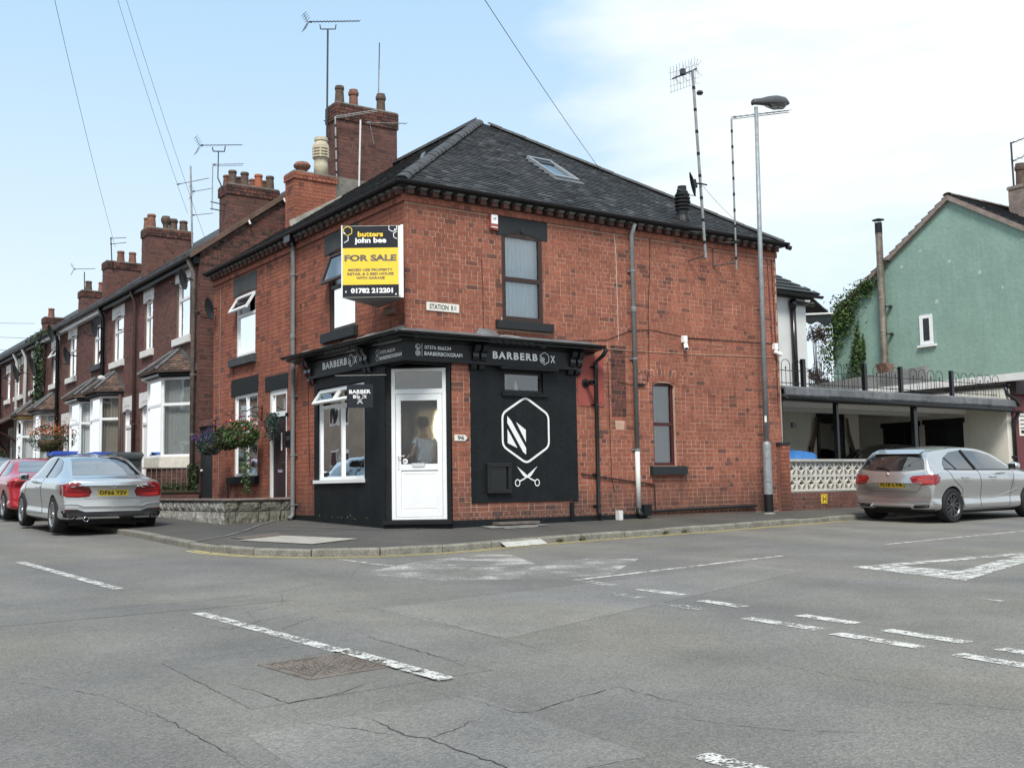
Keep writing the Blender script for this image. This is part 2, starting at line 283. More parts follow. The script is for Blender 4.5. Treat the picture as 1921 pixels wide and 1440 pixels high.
class MB:
    def __init__(s): s.v = []; s.f = []; s.m = []; s.mi = 0
    def add(s, vs, fs):
        k = len(s.v); s.v += [tuple(p) for p in vs]; s.f += [tuple(i+k for i in f) for f in fs]; s.m += [s.mi]*len(fs); return s
    def quad(s, a, b, c, d): return s.add([a, b, c, d], [(0, 1, 2, 3)])
    def fbox(s, fr, u0, u1, v0, v1, n0, n1, open_back=False):
        P = [fr.p(u, v, n) for n in (n0, n1) for v in (v0, v1) for u in (u0, u1)]
        F = [(4, 5, 7, 6), (0, 1, 5, 4), (2, 6, 7, 3), (0, 4, 6, 2), (1, 3, 7, 5)]
        if not open_back: F.append((0, 2, 3, 1))
        return s.add(P, F)
    def box(s, x0, x1, y0, y1, z0, z1): return s.fbox(WF, x0, x1, z0, z1, y0, y1)
    def prism(s, pts, d):      # polygon (3D points) extruded by vector d
        n = len(pts); d = Vector(d); P = [Vector(p) for p in pts]
        return s.add(P+[p+d for p in P], [tuple(range(n))[::-1], tuple(range(n, 2*n))]+[(i, (i+1) % n, n+(i+1) % n, n+i) for i in range(n)])
    def tube(s, path, r, n=8, cap=True, r1=None):
        P = [Vector(p) for p in path]; rings = []; a = None
        for i, p in enumerate(P):
            d = ((P[min(i+1, len(P)-1)]-P[max(i-1, 0)])).normalized()
            if a is None:
                a = d.orthogonal().normalized()
            else: a = (a - d*a.dot(d)).normalized()
            b = d.cross(a); rr = r if r1 is None else r+(r1-r)*i/(len(P)-1)
            rings.append([p+(a*math.cos(t)+b*math.sin(t))*rr for t in [2*math.pi*k/n for k in range(n)]])
        V = [q for rg in rings for q in rg]; F = []
        for i in range(len(P)-1):
            for k in range(n): F.append((i*n+k, i*n+(k+1) % n, (i+1)*n+(k+1) % n, (i+1)*n+k))
        if cap: F += [tuple(range(n))[::-1], tuple(range((len(P)-1)*n, len(P)*n))]
        return s.add(V, F)
    def lathe(s, prof, o, n=16, axis=(0, 0, 1), cap=True):   # prof [(r,h)]
        ax = Vector(axis).normalized(); a = ax.orthogonal().normalized(); b = ax.cross(a); o = Vector(o); V = []
        for r, h in prof:
            for k in range(n): t = 2*math.pi*k/n; V.append(o+ax*h+(a*math.cos(t)+b*math.sin(t))*r)
        F = [(i*n+k, i*n+(k+1) % n, (i+1)*n+(k+1) % n, (i+1)*n+k) for i in range(len(prof)-1) for k in range(n)]
        if cap: F += [tuple(range(n))[::-1], tuple(range((len(prof)-1)*n, len(prof)*n))]
        return s.add(V, F)
    def ribbon(s, pts, w, nrm=(0, 0, 1), closed=False):
        P = [Vector(p) for p in pts]; nrm = Vector(nrm); n = len(P); A = []
        for i, p in enumerate(P):
            q = P[(i+1) % n] if closed or i < n-1 else P[i]; o = P[i-1] if closed or i > 0 else P[i]
            d = (q-o).normalized(); sd_ = nrm.cross(d).normalized(); ww = w[i] if isinstance(w, (list, tuple)) else w
            if 0 < i < n-1 or closed:
                d1 = (p-o).normalized(); c = max(.5, d.dot(d1)); ww = ww/c
            A += [p-sd_*ww/2, p+sd_*ww/2]
        F = [(2*i, 2*i+1, (2*i+3) % (2*n), (2*i+2) % (2*n)) for i in range(n if closed else n-1)]
        return s.add(A, F)
    def build(s, name, mats, parent=None, smooth=False, recalc=True, bevel=0):
        me = bpy.data.meshes.new(name); me.from_pydata(s.v, [], s.f)
        ml = mats if isinstance(mats, (list, tuple)) else [mats]
        for mm in ml: me.materials.append(M[mm] if isinstance(mm, str) else mm)
        me.polygons.foreach_set('material_index', s.m)
        if recalc:
            bm = bmesh.new(); bm.from_mesh(me); bmesh.ops.recalc_face_normals(bm, faces=bm.faces)
            if bevel:
                bmesh.ops.bevel(bm, geom=bm.edges[:], offset=bevel, segments=1, affect='EDGES')
            bm.to_mesh(me); bm.free()
        if smooth: me.polygons.foreach_set('use_smooth', [True]*len(me.polygons))
        me.update(); o = bpy.data.objects.new(name, me); col.objects.link(o); hook(o, parent)
        return o
def hook(o, parent):
    if parent is not None:
        o.parent = parent
        if parent.get('world_built') : o.matrix_parent_inverse = Matrix.Translation(-parent.location)
def thing(name, label, cat, loc=(0, 0, 0), group=None, world=True, kind=None):
    o = bpy.data.objects.new(name, None); col.objects.link(o); o.location = loc; o.empty_display_size = .2
    if label: o['label'] = label
    if cat: o['category'] = cat
    if group: o['group'] = group
    if kind: o['kind'] = kind
    if world: o['world_built'] = 1
    return o
def tag(o, label=None, cat=None, group=None, kind=None):
    if label: o['label'] = label
    if cat: o['category'] = cat
    if group: o['group'] = group
    if kind: o['kind'] = kind
    return o
def inst(src, name, parent, mw):
    o = bpy.data.objects.new(name, src); col.objects.link(o); hook(o, parent); o.matrix_basis = mw; return o
def copy_tree(o, parent=None):
    c = o.copy(); col.objects.link(c)
    if parent: c.parent = parent
    for ch in [x for x in list(kids.get(o.name, []))]: copy_tree(ch, c)
    return c
def kidmap():
    global kids; kids = {}
    for o in bpy.data.objects:
        if o.parent: kids.setdefault(o.parent.name, []).append(o)
kids = {}
def text_mesh(txt, size, bold=0.0, space=1.0, align='CENTER'):
    cu = bpy.data.curves.new('t', 'FONT'); cu.body = txt; cu.size = size; cu.offset = bold; cu.space_character = space; cu.align_x = align; cu.align_y = 'CENTER'; cu.resolution_u = 3
    cu.space_line = .85
    o = bpy.data.objects.new('t', cu); col.objects.link(o); dg = bpy.context.evaluated_depsgraph_get()
    me = bpy.data.meshes.new_from_object(o.evaluated_get(dg)); bpy.data.objects.remove(o); bpy.data.curves.remove(cu); return me
def lettering(txt, fr, u, v, n, width=None, height=None, m='whiteprint', parent=None, name='lettering', bold=.012, space=1.0, flip=False):
    """text fitted to width/height, centred at (u,v), lying on frame fr raised n"""
    me = text_mesh(txt, 1, bold, space); xs = [q.co.x for q in me.vertices]; ys = [q.co.y for q in me.vertices]
    cx, cy = (min(xs)+max(xs))/2, (min(ys)+max(ys))/2; wx, wy = max(xs)-min(xs), max(ys)-min(ys)
    sx_ = width/wx if width else height/wy; sy_ = height/wy if height else sx_
    sg = -1 if flip else 1
    for q in me.vertices:
        q.co = fr.p(u+sg*(q.co.x-cx)*sx_, v+(q.co.y-cy)*sy_, n)
    me.materials.clear(); me.materials.append(M[m]); o = bpy.data.objects.new(name, me); col.objects.link(o); hook(o, parent); return o
def gz(x, y, o=0): return -.157+.0096*x+.0233*y+o
# ------------------------------------------------------------------ ground, road, pavement
def sheet(name, m, x0, x1, y0, y1, o, nx=1, ny=1):
    b = MB()
    for i in range(nx):
        for j in range(ny):
            xa, xb = x0+(x1-x0)*i/nx, x0+(x1-x0)*(i+1)/nx; ya, yb = y0+(y1-y0)*j/ny, y0+(y1-y0)*(j+1)/ny
            b.quad((xa, ya, gz(xa, ya, o)), (xb, ya, gz(xb, ya, o)), (xb, yb, gz(xb, yb, o)), (xa, yb, gz(xa, yb, o)))
    return tag(b.build(name, m, recalc=False), kind='structure')
sheet('ground', 'ground', -900, 900, -900, 900, -.12)
road = sheet('road', 'asphalt', -90, 90, -90, 130, 0)
# kerb line (base of the kerb face on the road side)
def arc(pts, n=6):
    res = []
    for i in range(len(pts)-1):
        p0, p1, p2, p3 = [Vector((*pts[max(0, min(len(pts)-1, k))], 0)) for k in (i-1, i, i+1, i+2)]
        for k in range(n):
            t = k/n; res.append(.5*((2*p1)+(-p0+p2)*t+(2*p0-5*p1+4*p2-p3)*t*t+(-p0+3*p1-3*p2+p3)*t**3))
    res.append(Vector((*pts[-1], 0))); return res
def resample(P, step):
    out_ = [P[0]]; acc = 0
    for a, b in zip(P[:-1], P[1:]):
        d = (b-a).length; t = step-acc
        while t <= d: out_.append(a.lerp(b, t/d)); t += step
        acc = (acc+d) % step if d else acc
    return out_
KP = [(60, -.2), (30, -.9), (16, -1.15), (9.3, -1.29), (4.6, -1.66), (1.1, -1.9), (-.5, -2.17), (-1.6, -2.05), (-2.45, -1.5), (-2.95, -.6), (-3.13, .6), (-3.12, 2.2), (-3.05, 5), (-3.05, 12), (-3.05, 30), (-3.05, 80)]
KL = arc(KP, 8); KS = resample(KL, .46)
def side(P, i):
    a = P[max(i-1, 0)]; b = P[min(i+1, len(P)-1)]; d = (b-a).normalized(); return Vector((d.y, -d.x, 0))
kerb = thing('kerb', None, None, (0, 0, 0), kind='structure', world=False)
near = []; mbk = MB()
step2 = KS[::2]
for i in range(len(step2)-1):
    a, b = step2[i], step2[i+1]; j = 2*i; na, nb = side(KS, j), side(KS, min(j+2, len(KS)-1)); mid = (a+b)/2
    d = (b-a).normalized()*.009; a2, b2 = a+d, b-d; h = .095+rnd.uniform(-.010, .008); tmb = MB()
    a3, b3 = a2+na*.13, b2+nb*.13
    if -.9 < mid.x < 1.6 and 0: pass
    P = []
    for q, off in ((a2, 0), (b2, 0), (b3, .004), (a3, .004)): P.append(Vector((q.x, q.y, gz(q.x, q.y, -.05))))
    T = [Vector((q.x, q.y, gz(q.x, q.y, h))) for q in (a2+na*.018, b2+nb*.018, b3, a3)]
    Mi = [Vector((q.x, q.y, gz(q.x, q.y, h-.02))) for q in (a2, b2)]
    vs = P+T+Mi; fs = [(4, 5, 6, 7), (8, 9, 5, 4), (0, 1, 9, 8), (0, 8, 4, 7, 3), (1, 2, 6, 5, 9)]
    if (mid-Vector((0, -3, 0))).length < 22 and mid.y < 16:
        tmb.add(vs, fs); o = tmb.build('kerbstone', 'kerb_light' if .35 < mid.x < 1.3 and False else 'kerb', kerb, recalc=False)
    else: mbk.add(vs, fs)
o = mbk.build('distant_kerbstones', 'kerb', kerb, recalc=False); o['kind'] = 'stuff'
# pavement surface: from kerb back to the walls
def wallpt(p):
    """nearest point under the buildings for a kerb point"""
    if p.y < 0 and p.x > 0: return Vector((p.x, .3, 0))
    if p.x < 0 and p.y > 0: return Vector((.3, p.y, 0))
    return Vector((.3, .3, 0))
pv = MB()
ki = [k+side(KS, i)*.13 for i, k in enumerate(KS)]
def pz(q, f): return gz(q.x, q.y, .092+.085*f)
for i in range(len(ki)-1):
    a, b = ki[i], ki[i+1]; wa, wb = wallpt(a), wallpt(b)
    for k in range(6):
        f0, f1 = k/6, (k+1)/6; q = [a.lerp(wa, f0), b.lerp(wb, f0), b.lerp(wb, f1), a.lerp(wa, f1)]
        pv.quad(*[(p.x, p.y, pz(p, f)) for p, f in zip(q, (f0, f0, f1, f1))])
pavement = tag(pv.build('pavement', 'tarmac', recalc=False), kind='structure')
# things laid in the pavement
def flat(name, m, pts, o, parent):
    b = MB(); b.add([(x, y, gz(x, y, o)) for x, y in pts], [tuple(range(len(pts)))]); return b.build(name, m, parent, recalc=False)
def on_pave(pts, off):
    return [(x, y) for x, y in pts]
def pave_z(x, y):
    # height of the pavement above the tilted plane, by distance between kerb and wall
    best = min(ki, key=lambda k: (k.x-x)**2+(k.y-y)**2); wv = wallpt(best); d1 = (Vector((x, y, 0))-best).length; d2 = (wv-best).length
    return gz(x, y, .092+.085*min(1, d1/d2))
def pflat(name, m, pts, off, parent=pavement):
    b = MB(); b.add([(x, y, pave_z(x, y)+off) for x, y in pts], [tuple(range(len(pts)))]); return b.build(name, m, parent, recalc=False)
pflat('concrete_cover', 'patch', [(-2.55, .55), (-2.05, -.95), (-1.22, -.72), (-1.75, .75)], .012)
pflat('brown_patch', 'patch_red', [(-2.45, 1.15), (-2.4, .68), (-1.70, .85), (-1.55, 1.45)], .009)
# seam between two lays of tarmac
b = MB(); pts = [(-2.95, 1.1), (-2.4, 1.5), (-1.7, 2.4), (-.95, 3.6), (-.35, 4.3)]; P = [Vector((x, y, pave_z(x, y)+.014)) for x, y in pts]
b.ribbon(P, .035); b.build('cement_seam', 'concrete_dark', pavement, recalc=False)
b = MB(); pts = [(-1.05, 3.0), (-.62, 1.8), (-.35, .7), (-.2, .2)]; b.ribbon([Vector((x, y, pave_z(x, y)+.016)) for x, y in pts], .03); b.build('cement_seam', 'concrete_dark', pavement, recalc=False)
# cellar light grating by the wall and pale cracked flag in front of it
pflat('cellar_flag', 'concrete_dark', [(1.35, -.42), (2.5, -.42), (2.5, -.06), (1.35, -.06)], .012)
pflat('pale_crack', 'kerb_light', [(1.5, -.50), (2.2, -.52), (2.22, -.46), (1.6, -.45)], .010)
# renewed dropped kerb face, pale mortar
b = MB()
for x0_, x1_ in ((.42, 1.24),):
    n = 6
    for i in range(n):
        xa, xb = x0_+(x1_-x0_)*i/n, x0_+(x1_-x0_)*(i+1)/n
        def ky(x): 
            k = min(KL, key=lambda q: abs(q.x-x)+(9 if q.y > 0 else 0)); k2 = [q for q in KL if q.y < -1]; k2.sort(key=lambda q: q.x)
            for p, q in zip(k2[:-1], k2[1:]):
                if p.x <= x <= q.x: return p.y+(q.y-p.y)*(x-p.x)/(q.x-p.x)
            return k.y
        ya, yb = ky(xa), ky(xb)
        b.quad((xa, ya-.16, gz(xa, ya, .006)), (xb, yb-.16, gz(xb, yb, .006)), (xb, yb-.004, gz(xb, yb, .075)), (xa, ya-.004, gz(xa, ya, .075)))
b.build('cement_repair', 'kerb_light', kerb, recalc=False)

# markings -------------------------------------------------------------
def mark(name, m, poly, o=.004): return flat(name, m, poly, o, road)
def strip(name, m, x0, y0, x1, y1, wd, o=.004, n=6):
    b = MB(); P = [Vector((x0+(x1-x0)*i/n, y0+(y1-y0)*i/n, 0)) for i in range(n+1)]
    b.ribbon([Vector((p.x, p.y, gz(p.x, p.y, o))) for p in P], wd); return b.build(name, m, road, recalc=False)
strip('centre_dash', 'line', -5.60, .30, -5.43, -3.72, .12)
strip('centre_dash', 'line', -5.385, -5.98, -5.255, -8.42, .12)
strip('centre_dash', 'line', -5.255, -8.42, -5.205, -9.72, .125, o=.0145)
strip('centre_dash', 'line', -5.17, -11.72, -5.0, -14.5, .13)
strip('centre_dash', 'line_mid', -5.85, 6.0, -5.7, 2.2, .14)

for x0, y0, x1, y1, fa in [(-1.39, -6.25, -1.42, -6.75, 'line_mid'), (-1.43, -7.12, -1.42, -7.72, 'line'), (-1.57, -8.1, -1.60, -8.62, 'line'), (-1.61, -9.24, -1.63, -9.80, 'line'),
                           (-1.72, -10.12, -1.76, -10.8, 'line'), (-1.80, -11.06, -1.86, -11.9, 'line'),
                           (-1.86, -7.15, -1.85, -7.62, 'line_faint'), (-1.97, -8.02, -1.97, -8.70, 'line_faint'), (-2.06, -9.08, -2.07, -9.82, 'line'), (-2.13, -10.0, -2.16, -10.74, 'line'), (-2.2, -11.0, -2.26, -11.9, 'line')]:
    strip('give_way_dash', fa, x0, y0, x1, y1, .15)
strip('worn_dash', 'line_mid', -2.25, -2.25, -2.2, -2.9, .09); strip('worn_dash', 'line_mid', -2.2, -3.0, -2.14, -3.5, .09)
strip('edge_line', 'line', -1.42, -6.10, 2.30, -5.62, .10); strip('edge_line', 'line', 4.75, -5.38, 13.5, -4.95, .10)
def ring(name, m, outer, inner, o=.004):
    n = len(outer); b = MB(); P = [(x, y, gz(x, y, o)) for x, y in outer+inner]
    b.add(P, [(i, (i+1) % n, n+(i+1) % n, n+i) for i in range(n)]); return b.build(name, m, road, recalc=False)
ring('give_way_triangle', 'line', [(1.80, -7.08), (1.53, -8.68), (5.8, -7.45)], [(2.32, -7.34), (2.28, -8.13), (4.5, -7.50)])
mark('worn_dash', 'line', [(.35, -9.55), (.33, -9.78), (.40, -9.78), (.42, -9.55)])
# double yellow line along the kerb
def offset_path(d, lo, hi):
    return [k-side(KS, i)*d for i, k in enumerate(KS) if lo <= i <= hi]
idx = [i for i, k in enumerate(KS) if (k.x > -3.3 and k.y < .9 and k.x < 9.3)]
for d in (.10, .215):
    P = offset_path(d, idx[0], idx[-1]); b = MB(); b.ribbon([Vector((p.x, p.y, gz(p.x, p.y, .004))) for p in P], .055); b.build('yellow_line', 'line_yellow', road, recalc=False)
# chalky scuffed areas in the mouth of the side road
for pts in ([(-2.9, -4.0), (-2.5, -5.2), (-1.4, -5.9), (-.9, -4.9), (-.2, -3.2), (-.5, -2.7), (-1.7, -3.2)], [(-1.7, -5.5), (-.9, -6.0), (.7, -4.7), (.3, -4.2), (-.9, -4.7)]):
    mark('chalky_scuff', 'scuff', pts, .0025)
# cracks: thin ragged ribbons
def crack(pts, w_=.012, seed=0):
    r_ = random.Random(seed); P = []
    for (xa, ya), (xb, yb) in zip(pts[:-1], pts[1:]):
        L_ = math.hypot(xb-xa, yb-ya); n = max(2, int(L_/.045))
        for i in range(n):
            t = i/n; j = .012; P.append(Vector((xa+(xb-xa)*t+r_.uniform(-j, j), ya+(yb-ya)*t+r_.uniform(-j, j), 0)))
    P.append(Vector((*pts[-1], 0))); P = [Vector((p.x, p.y, gz(p.x, p.y, .003))) for p in P]
    ww = [max(.0012, w_*.75*r_.uniform(.15, 1)*math.sin(math.pi*min(1, max(.04, i/(len(P)-1))))) for i in range(len(P))]
    b = MB(); b.ribbon(P, ww); b.build('crack', 'crack', road, recalc=False)
for i, (c, w_) in enumerate([([(-5.99, -10.2), (-6.0, -10.45), (-6.02, -10.66), (-5.96, -10.77), (-5.95, -11.11), (-5.93, -11.35), (-5.96, -11.6)], .024), ([(-5.96, -10.77), (-5.79, -10.71), (-5.55, -10.58)], .018), ([(-6.3, -10.1), (-6.15, -10.4), (-6.02, -10.66)], .01),
        ([(-6.23, -9.0), (-6.19, -9.44), (-6.18, -9.7), (-5.84, -9.63), (-5.5, -9.44)], .02), ([(-5.42, -9.9), (-5.36, -10.18), (-5.35, -10.57), (-5.27, -10.64), (-4.99, -10.54), (-4.53, -10.43), (-4.55, -10.84), (-4.5, -11.2)], .014),
        ([(-6.4, -5.3), (-5.91, -5.22), (-4.98, -5.2), (-4.51, -5.07)], .013), ([(-5.6, -6.59), (-5.5, -7.01), (-5.15, -6.77), (-4.72, -6.54), (-4.57, -6.74)], .012), ([(-5.15, -6.77), (-5.05, -6.2), (-4.6, -5.9), (-4.3, -5.2)], .009), ([(-5.5, -7.0), (-5.2, -7.3), (-4.9, -7.0), (-4.57, -6.74)], .012),
        ([(-4.58, -6.65), (-4.08, -6.65), (-4.03, -7.31), (-4.13, -8.75), (-4.2, -9.6)], .008), ([(-6.84, -9.19), (-6.8, -9.8), (-6.79, -10.13), (-6.8, -10.9)], .011), ([(-4.75, -7.6), (-4.83, -8.09), (-4.84, -8.85), (-4.87, -9.38), (-5.14, -9.46)], .012),
        ([(-3.3, -10.2), (-3.35, -10.9), (-3.3, -11.6)], .008), ([(-2.2, -2.8), (-3.0, -4.1), (-4.2, -5.0), (-6.5, -5.6)], .007), ([(-7.3, -8.0), (-6.9, -8.9), (-6.84, -9.6)], .008), ([(-4.9, -10.9), (-4.6, -11.6), (-4.1, -12.1)], .008), ([(-.9, -7.0), (-.1, -6.6), (.9, -6.8)], .006), ([(-3.9, -11.3), (-3.4, -11.9), (-3.2, -12.5)], .008)]): crack(c, w_, i)

# manhole cover: square frame, two-part lid with raised chequer bars
mh = thing('manhole_cover', 'rusty square iron manhole cover set in the road across the white dashed line', 'manhole cover', (-5.55, -8.85, gz(-5.55, -8.85)), world=True)
cx_, cy_ = -5.545, -8.85; ax = Vector((.995, .10, 0)); ay = Vector((-.10, .995, 0)); hs = .285
def mp_(u, v, o): p = Vector((cx_, cy_, 0))+ax*u+ay*v; return Vector((p.x, p.y, gz(p.x, p.y, o)))
b = MB()
for (ua, ub, va, vb) in ((-hs-.035, hs+.035, -hs-.035, -hs), (-hs-.035, hs+.035, hs, hs+.035), (-hs-.035, -hs, -hs, hs), (hs, hs+.035, -hs, hs)):
    b.prism([mp_(ua, va, .002), mp_(ub, va, .002), mp_(ub, vb, .002), mp_(ua, vb, .002)], (0, 0, .006))
b.build('frame', 'iron', mh)
for sgn in (-1, 1):
    b = MB()
    T = [(-hs+.006, -hs+.006), (hs-.006, -hs+.006), (hs-.006, hs-.018)] if sgn < 0 else [(-hs+.006, -hs+.02), (hs-.02, hs-.006), (-hs+.006, hs-.006)]
    b.prism([mp_(u, v, .001) for u, v in T], (0, 0, .005)); lid = b.build('lid', 'iron', mh)
    b = MB()
    for i in range(12):
        for j in range(12):
            u, v = -hs+.03+i*.0465, -hs+.03+j*.0465
            if (v-u)*sgn < .03: continue
            a_ = math.atan2(v, u)+(math.pi/2 if (i+j) % 2 else .3); du, dv = math.cos(a_)*.017, math.sin(a_)*.017; pu, pv_ = -math.sin(a_)*.006, math.cos(a_)*.006
            b.prism([mp_(u-du-pu, v-dv-pv_, .006), mp_(u+du-pu, v+dv-pv_, .006), mp_(u+du+pu, v+dv+pv_, .006), mp_(u-du+pu, v-dv+pv_, .006)], (0, 0, .006))
    o = b.build('tread_bars', 'iron', lid); o['kind'] = 'stuff'

def patch_rep(pts, m, o=.0016):
    mark('road_repair', m, pts, o)
M['asphalt_new'] = asphalt('repair_asphalt', (.160, .153, .140), .3); M['asphalt_old'] = asphalt('pale_repair_asphalt', (.196, .187, .170), .35)
patch_rep([(-6.35, -8.1), (-4.85, -8.0), (-4.82, -9.6), (-6.38, -9.7)], 'asphalt_new'); patch_rep([(-4.1, -6.7), (1.2, -6.1), (1.1, -7.0), (-4.1, -8.7)], 'asphalt_old'); patch_rep([(-6.6, -10.2), (-5.3, -10.1), (-5.35, -11.6), (-6.7, -11.5)], 'asphalt_old', .0012)
patch_rep([(-8.5, -5.1), (-4.5, -5.08), (-4.4, -5.7), (-8.5, -5.75)], 'asphalt_new'); patch_rep([(3.2, -9.2), (9.5, -8.4), (9.6, -9.0), (3.1, -9.9)], 'asphalt_new', .0012)
crack([(-8.5, -5.1), (-6.6, -5.1), (-4.5, -5.08)], .010, 51); crack([(-8.5, -5.75), (-6.6, -5.75), (-4.4, -5.7)], .008, 52); crack([(-6.35, -8.1), (-4.85, -8.0)], .008, 53); crack([(-4.85, -8.0), (-4.82, -9.6)], .008, 54); crack([(-6.38, -9.7), (-6.35, -8.1)], .007, 55); crack([(-4.1, -6.7), (-1.6, -6.4), (1.2, -6.1)], .006, 56)
# ------------------------------------------------------------------ building helpers
def subtract(iv, holes):
    res = [iv]
    for a, b in holes:
        nr = []
        for p, q in res:
            if b <= p or a >= q: nr.append((p, q)); continue
            if a > p: nr.append((p, a))
            if b < q: nr.append((b, q))
        res = nr
    return res
def bricks(u0, u1, v0, v1, holes, seed=1, pitch=.0822, joint=.0115, L_=.234, offset=0, jit=.0015):
    """brick rectangles in a wall: garden-wall bond of stretchers with headers; holes are (u0,u1,v0,v1)"""
    r_ = random.Random(seed); res = []; k = 0; v = v0; hd = L_/2
    while v+pitch*.6 < v1:
        vt = min(v+pitch, v1); seq = (L_, L_, hd) if k % 4 else (hd, hd, hd); x = u0-r_.choice((.0, L_*.25, L_*.5, hd*.5)) if k % 4 else u0; x += (k % 2)*-hd*.5; i = r_.randrange(3)
        hs_ = [(a, b) for a, b, c, d in holes if min(d, vt)-max(c, v) > pitch*.5]; ps_ = [h for h in holes if .004 < min(h[3], vt)-max(h[2], v) <= pitch*.5]
        while x < u1:
            l = seq[i % 3]; i += 1; a, b = max(x, u0), min(x+l, u1)
            if b-a > .03:
                for p, q in subtract((a, b), hs_):
                    if q-p < .025: continue
                    P_, Q_ = (p+joint/2 if p > u0+.001 else p), (q-joint/2 if q < u1-.001 else q); done = False
                    for ha, hb, hc, hd_ in ps_:
                        if ha < Q_ and hb > P_:
                            for s0, s1 in subtract((P_, Q_), [(ha, hb)]):
                                if s1-s0 > .02: res.append((s0, s1, v+joint/2, vt-joint/2))
                            m0, m1 = max(P_, ha), min(Q_, hb); z0_, z1_ = (max(hd_, v+joint/2), vt-joint/2) if hc <= v else (v+joint/2, min(hc, vt-joint/2))
                            if m1-m0 > .02 and z1_-z0_ > .01: res.append((m0, m1, z0_, z1_))
                            done = True; break
                    if not done: res.append((P_, Q_, v+joint/2, vt-joint/2))
            x += l
        v += pitch; k += 1
    return res
def wall_sheet(mb, fr, u0, u1, v0, v1, holes, n=0, reveal=.12):
    us = sorted({u0, u1, *[h[0] for h in holes], *[h[1] for h in holes]}); vs = sorted({v0, v1, *[h[2] for h in holes], *[h[3] for h in holes]})
    us = [u for u in us if u0 <= u <= u1]; vs = [v for v in vs if v0 <= v <= v1]
    for i in range(len(us)-1):
        for j in range(len(vs)-1):
            cu_, cv = (us[i]+us[i+1])/2, (vs[j]+vs[j+1])/2
            if any(h[0] < cu_ < h[1] and h[2] < cv < h[3] for h in holes): continue
            mb.quad(fr.p(us[i], vs[j], n), fr.p(us[i+1], vs[j], n), fr.p(us[i+1], vs[j+1], n), fr.p(us[i], vs[j+1], n))
    for a, b, c, d in holes:
        if reveal:
            c_ = c
            for (p, q) in (((a, c), (a, d)), ((b, c), (b, d)), ((a, c), (b, c)), ((a, d), (b, d))):
                mb.quad(fr.p(*p, n), fr.p(*q, n), fr.p(*q, n-reveal), fr.p(*p, n-reveal))
UB = MB(); UB.box(-.5, .5, -.5, .5, -.5, .5)
def unit_brick(name, m):
    o = UB.build(name, m); me = o.data; bpy.data.objects.remove(o); return me
def fr_matrix(fr, uc, vc, nc, l, h, d):
    return Matrix.Translation(fr.p(uc, vc, nc)) @ Matrix((fr.U*l, fr.N*d, fr.V*h)).transposed().to_4x4()
def brick_parts(lists, parent, unit, n_ind=300, name='brick', stuff_name='brickwork', m='brick', proud=.005, seed=3):
    """lists: [(frame, rects)] ; the n_ind largest in the photograph become single objects"""
    allb = []; r_ = random.Random(seed)
    for fr, rects in lists:
        for q in rects:
            c = fr.p((q[0]+q[1])/2, (q[2]+q[3])/2); dv = (c-CAM); dist = dv.length
            allb.append((-(q[1]-q[0])*abs(dv.normalized().dot(fr.N))/dist**2, fr, q))
    allb.sort(key=lambda t: t[0]); mb = MB()
    for i, (_, fr, q) in enumerate(allb):
        pr = proud+r_.uniform(-.002, .002); a, b, c, d = q; j = .0012
        if i < n_ind: inst(unit, name, parent, fr_matrix(fr, (a+b)/2, (c+d)/2, pr-.02, b-a, d-c, .04))
        else: mb.fbox(fr, a, b, c+r_.uniform(-j, j), d+r_.uniform(-j, j), -.012, pr, open_back=True)
    if mb.v:
        o = mb.build(stuff_name, m, parent, recalc=False); o['kind'] = 'stuff'

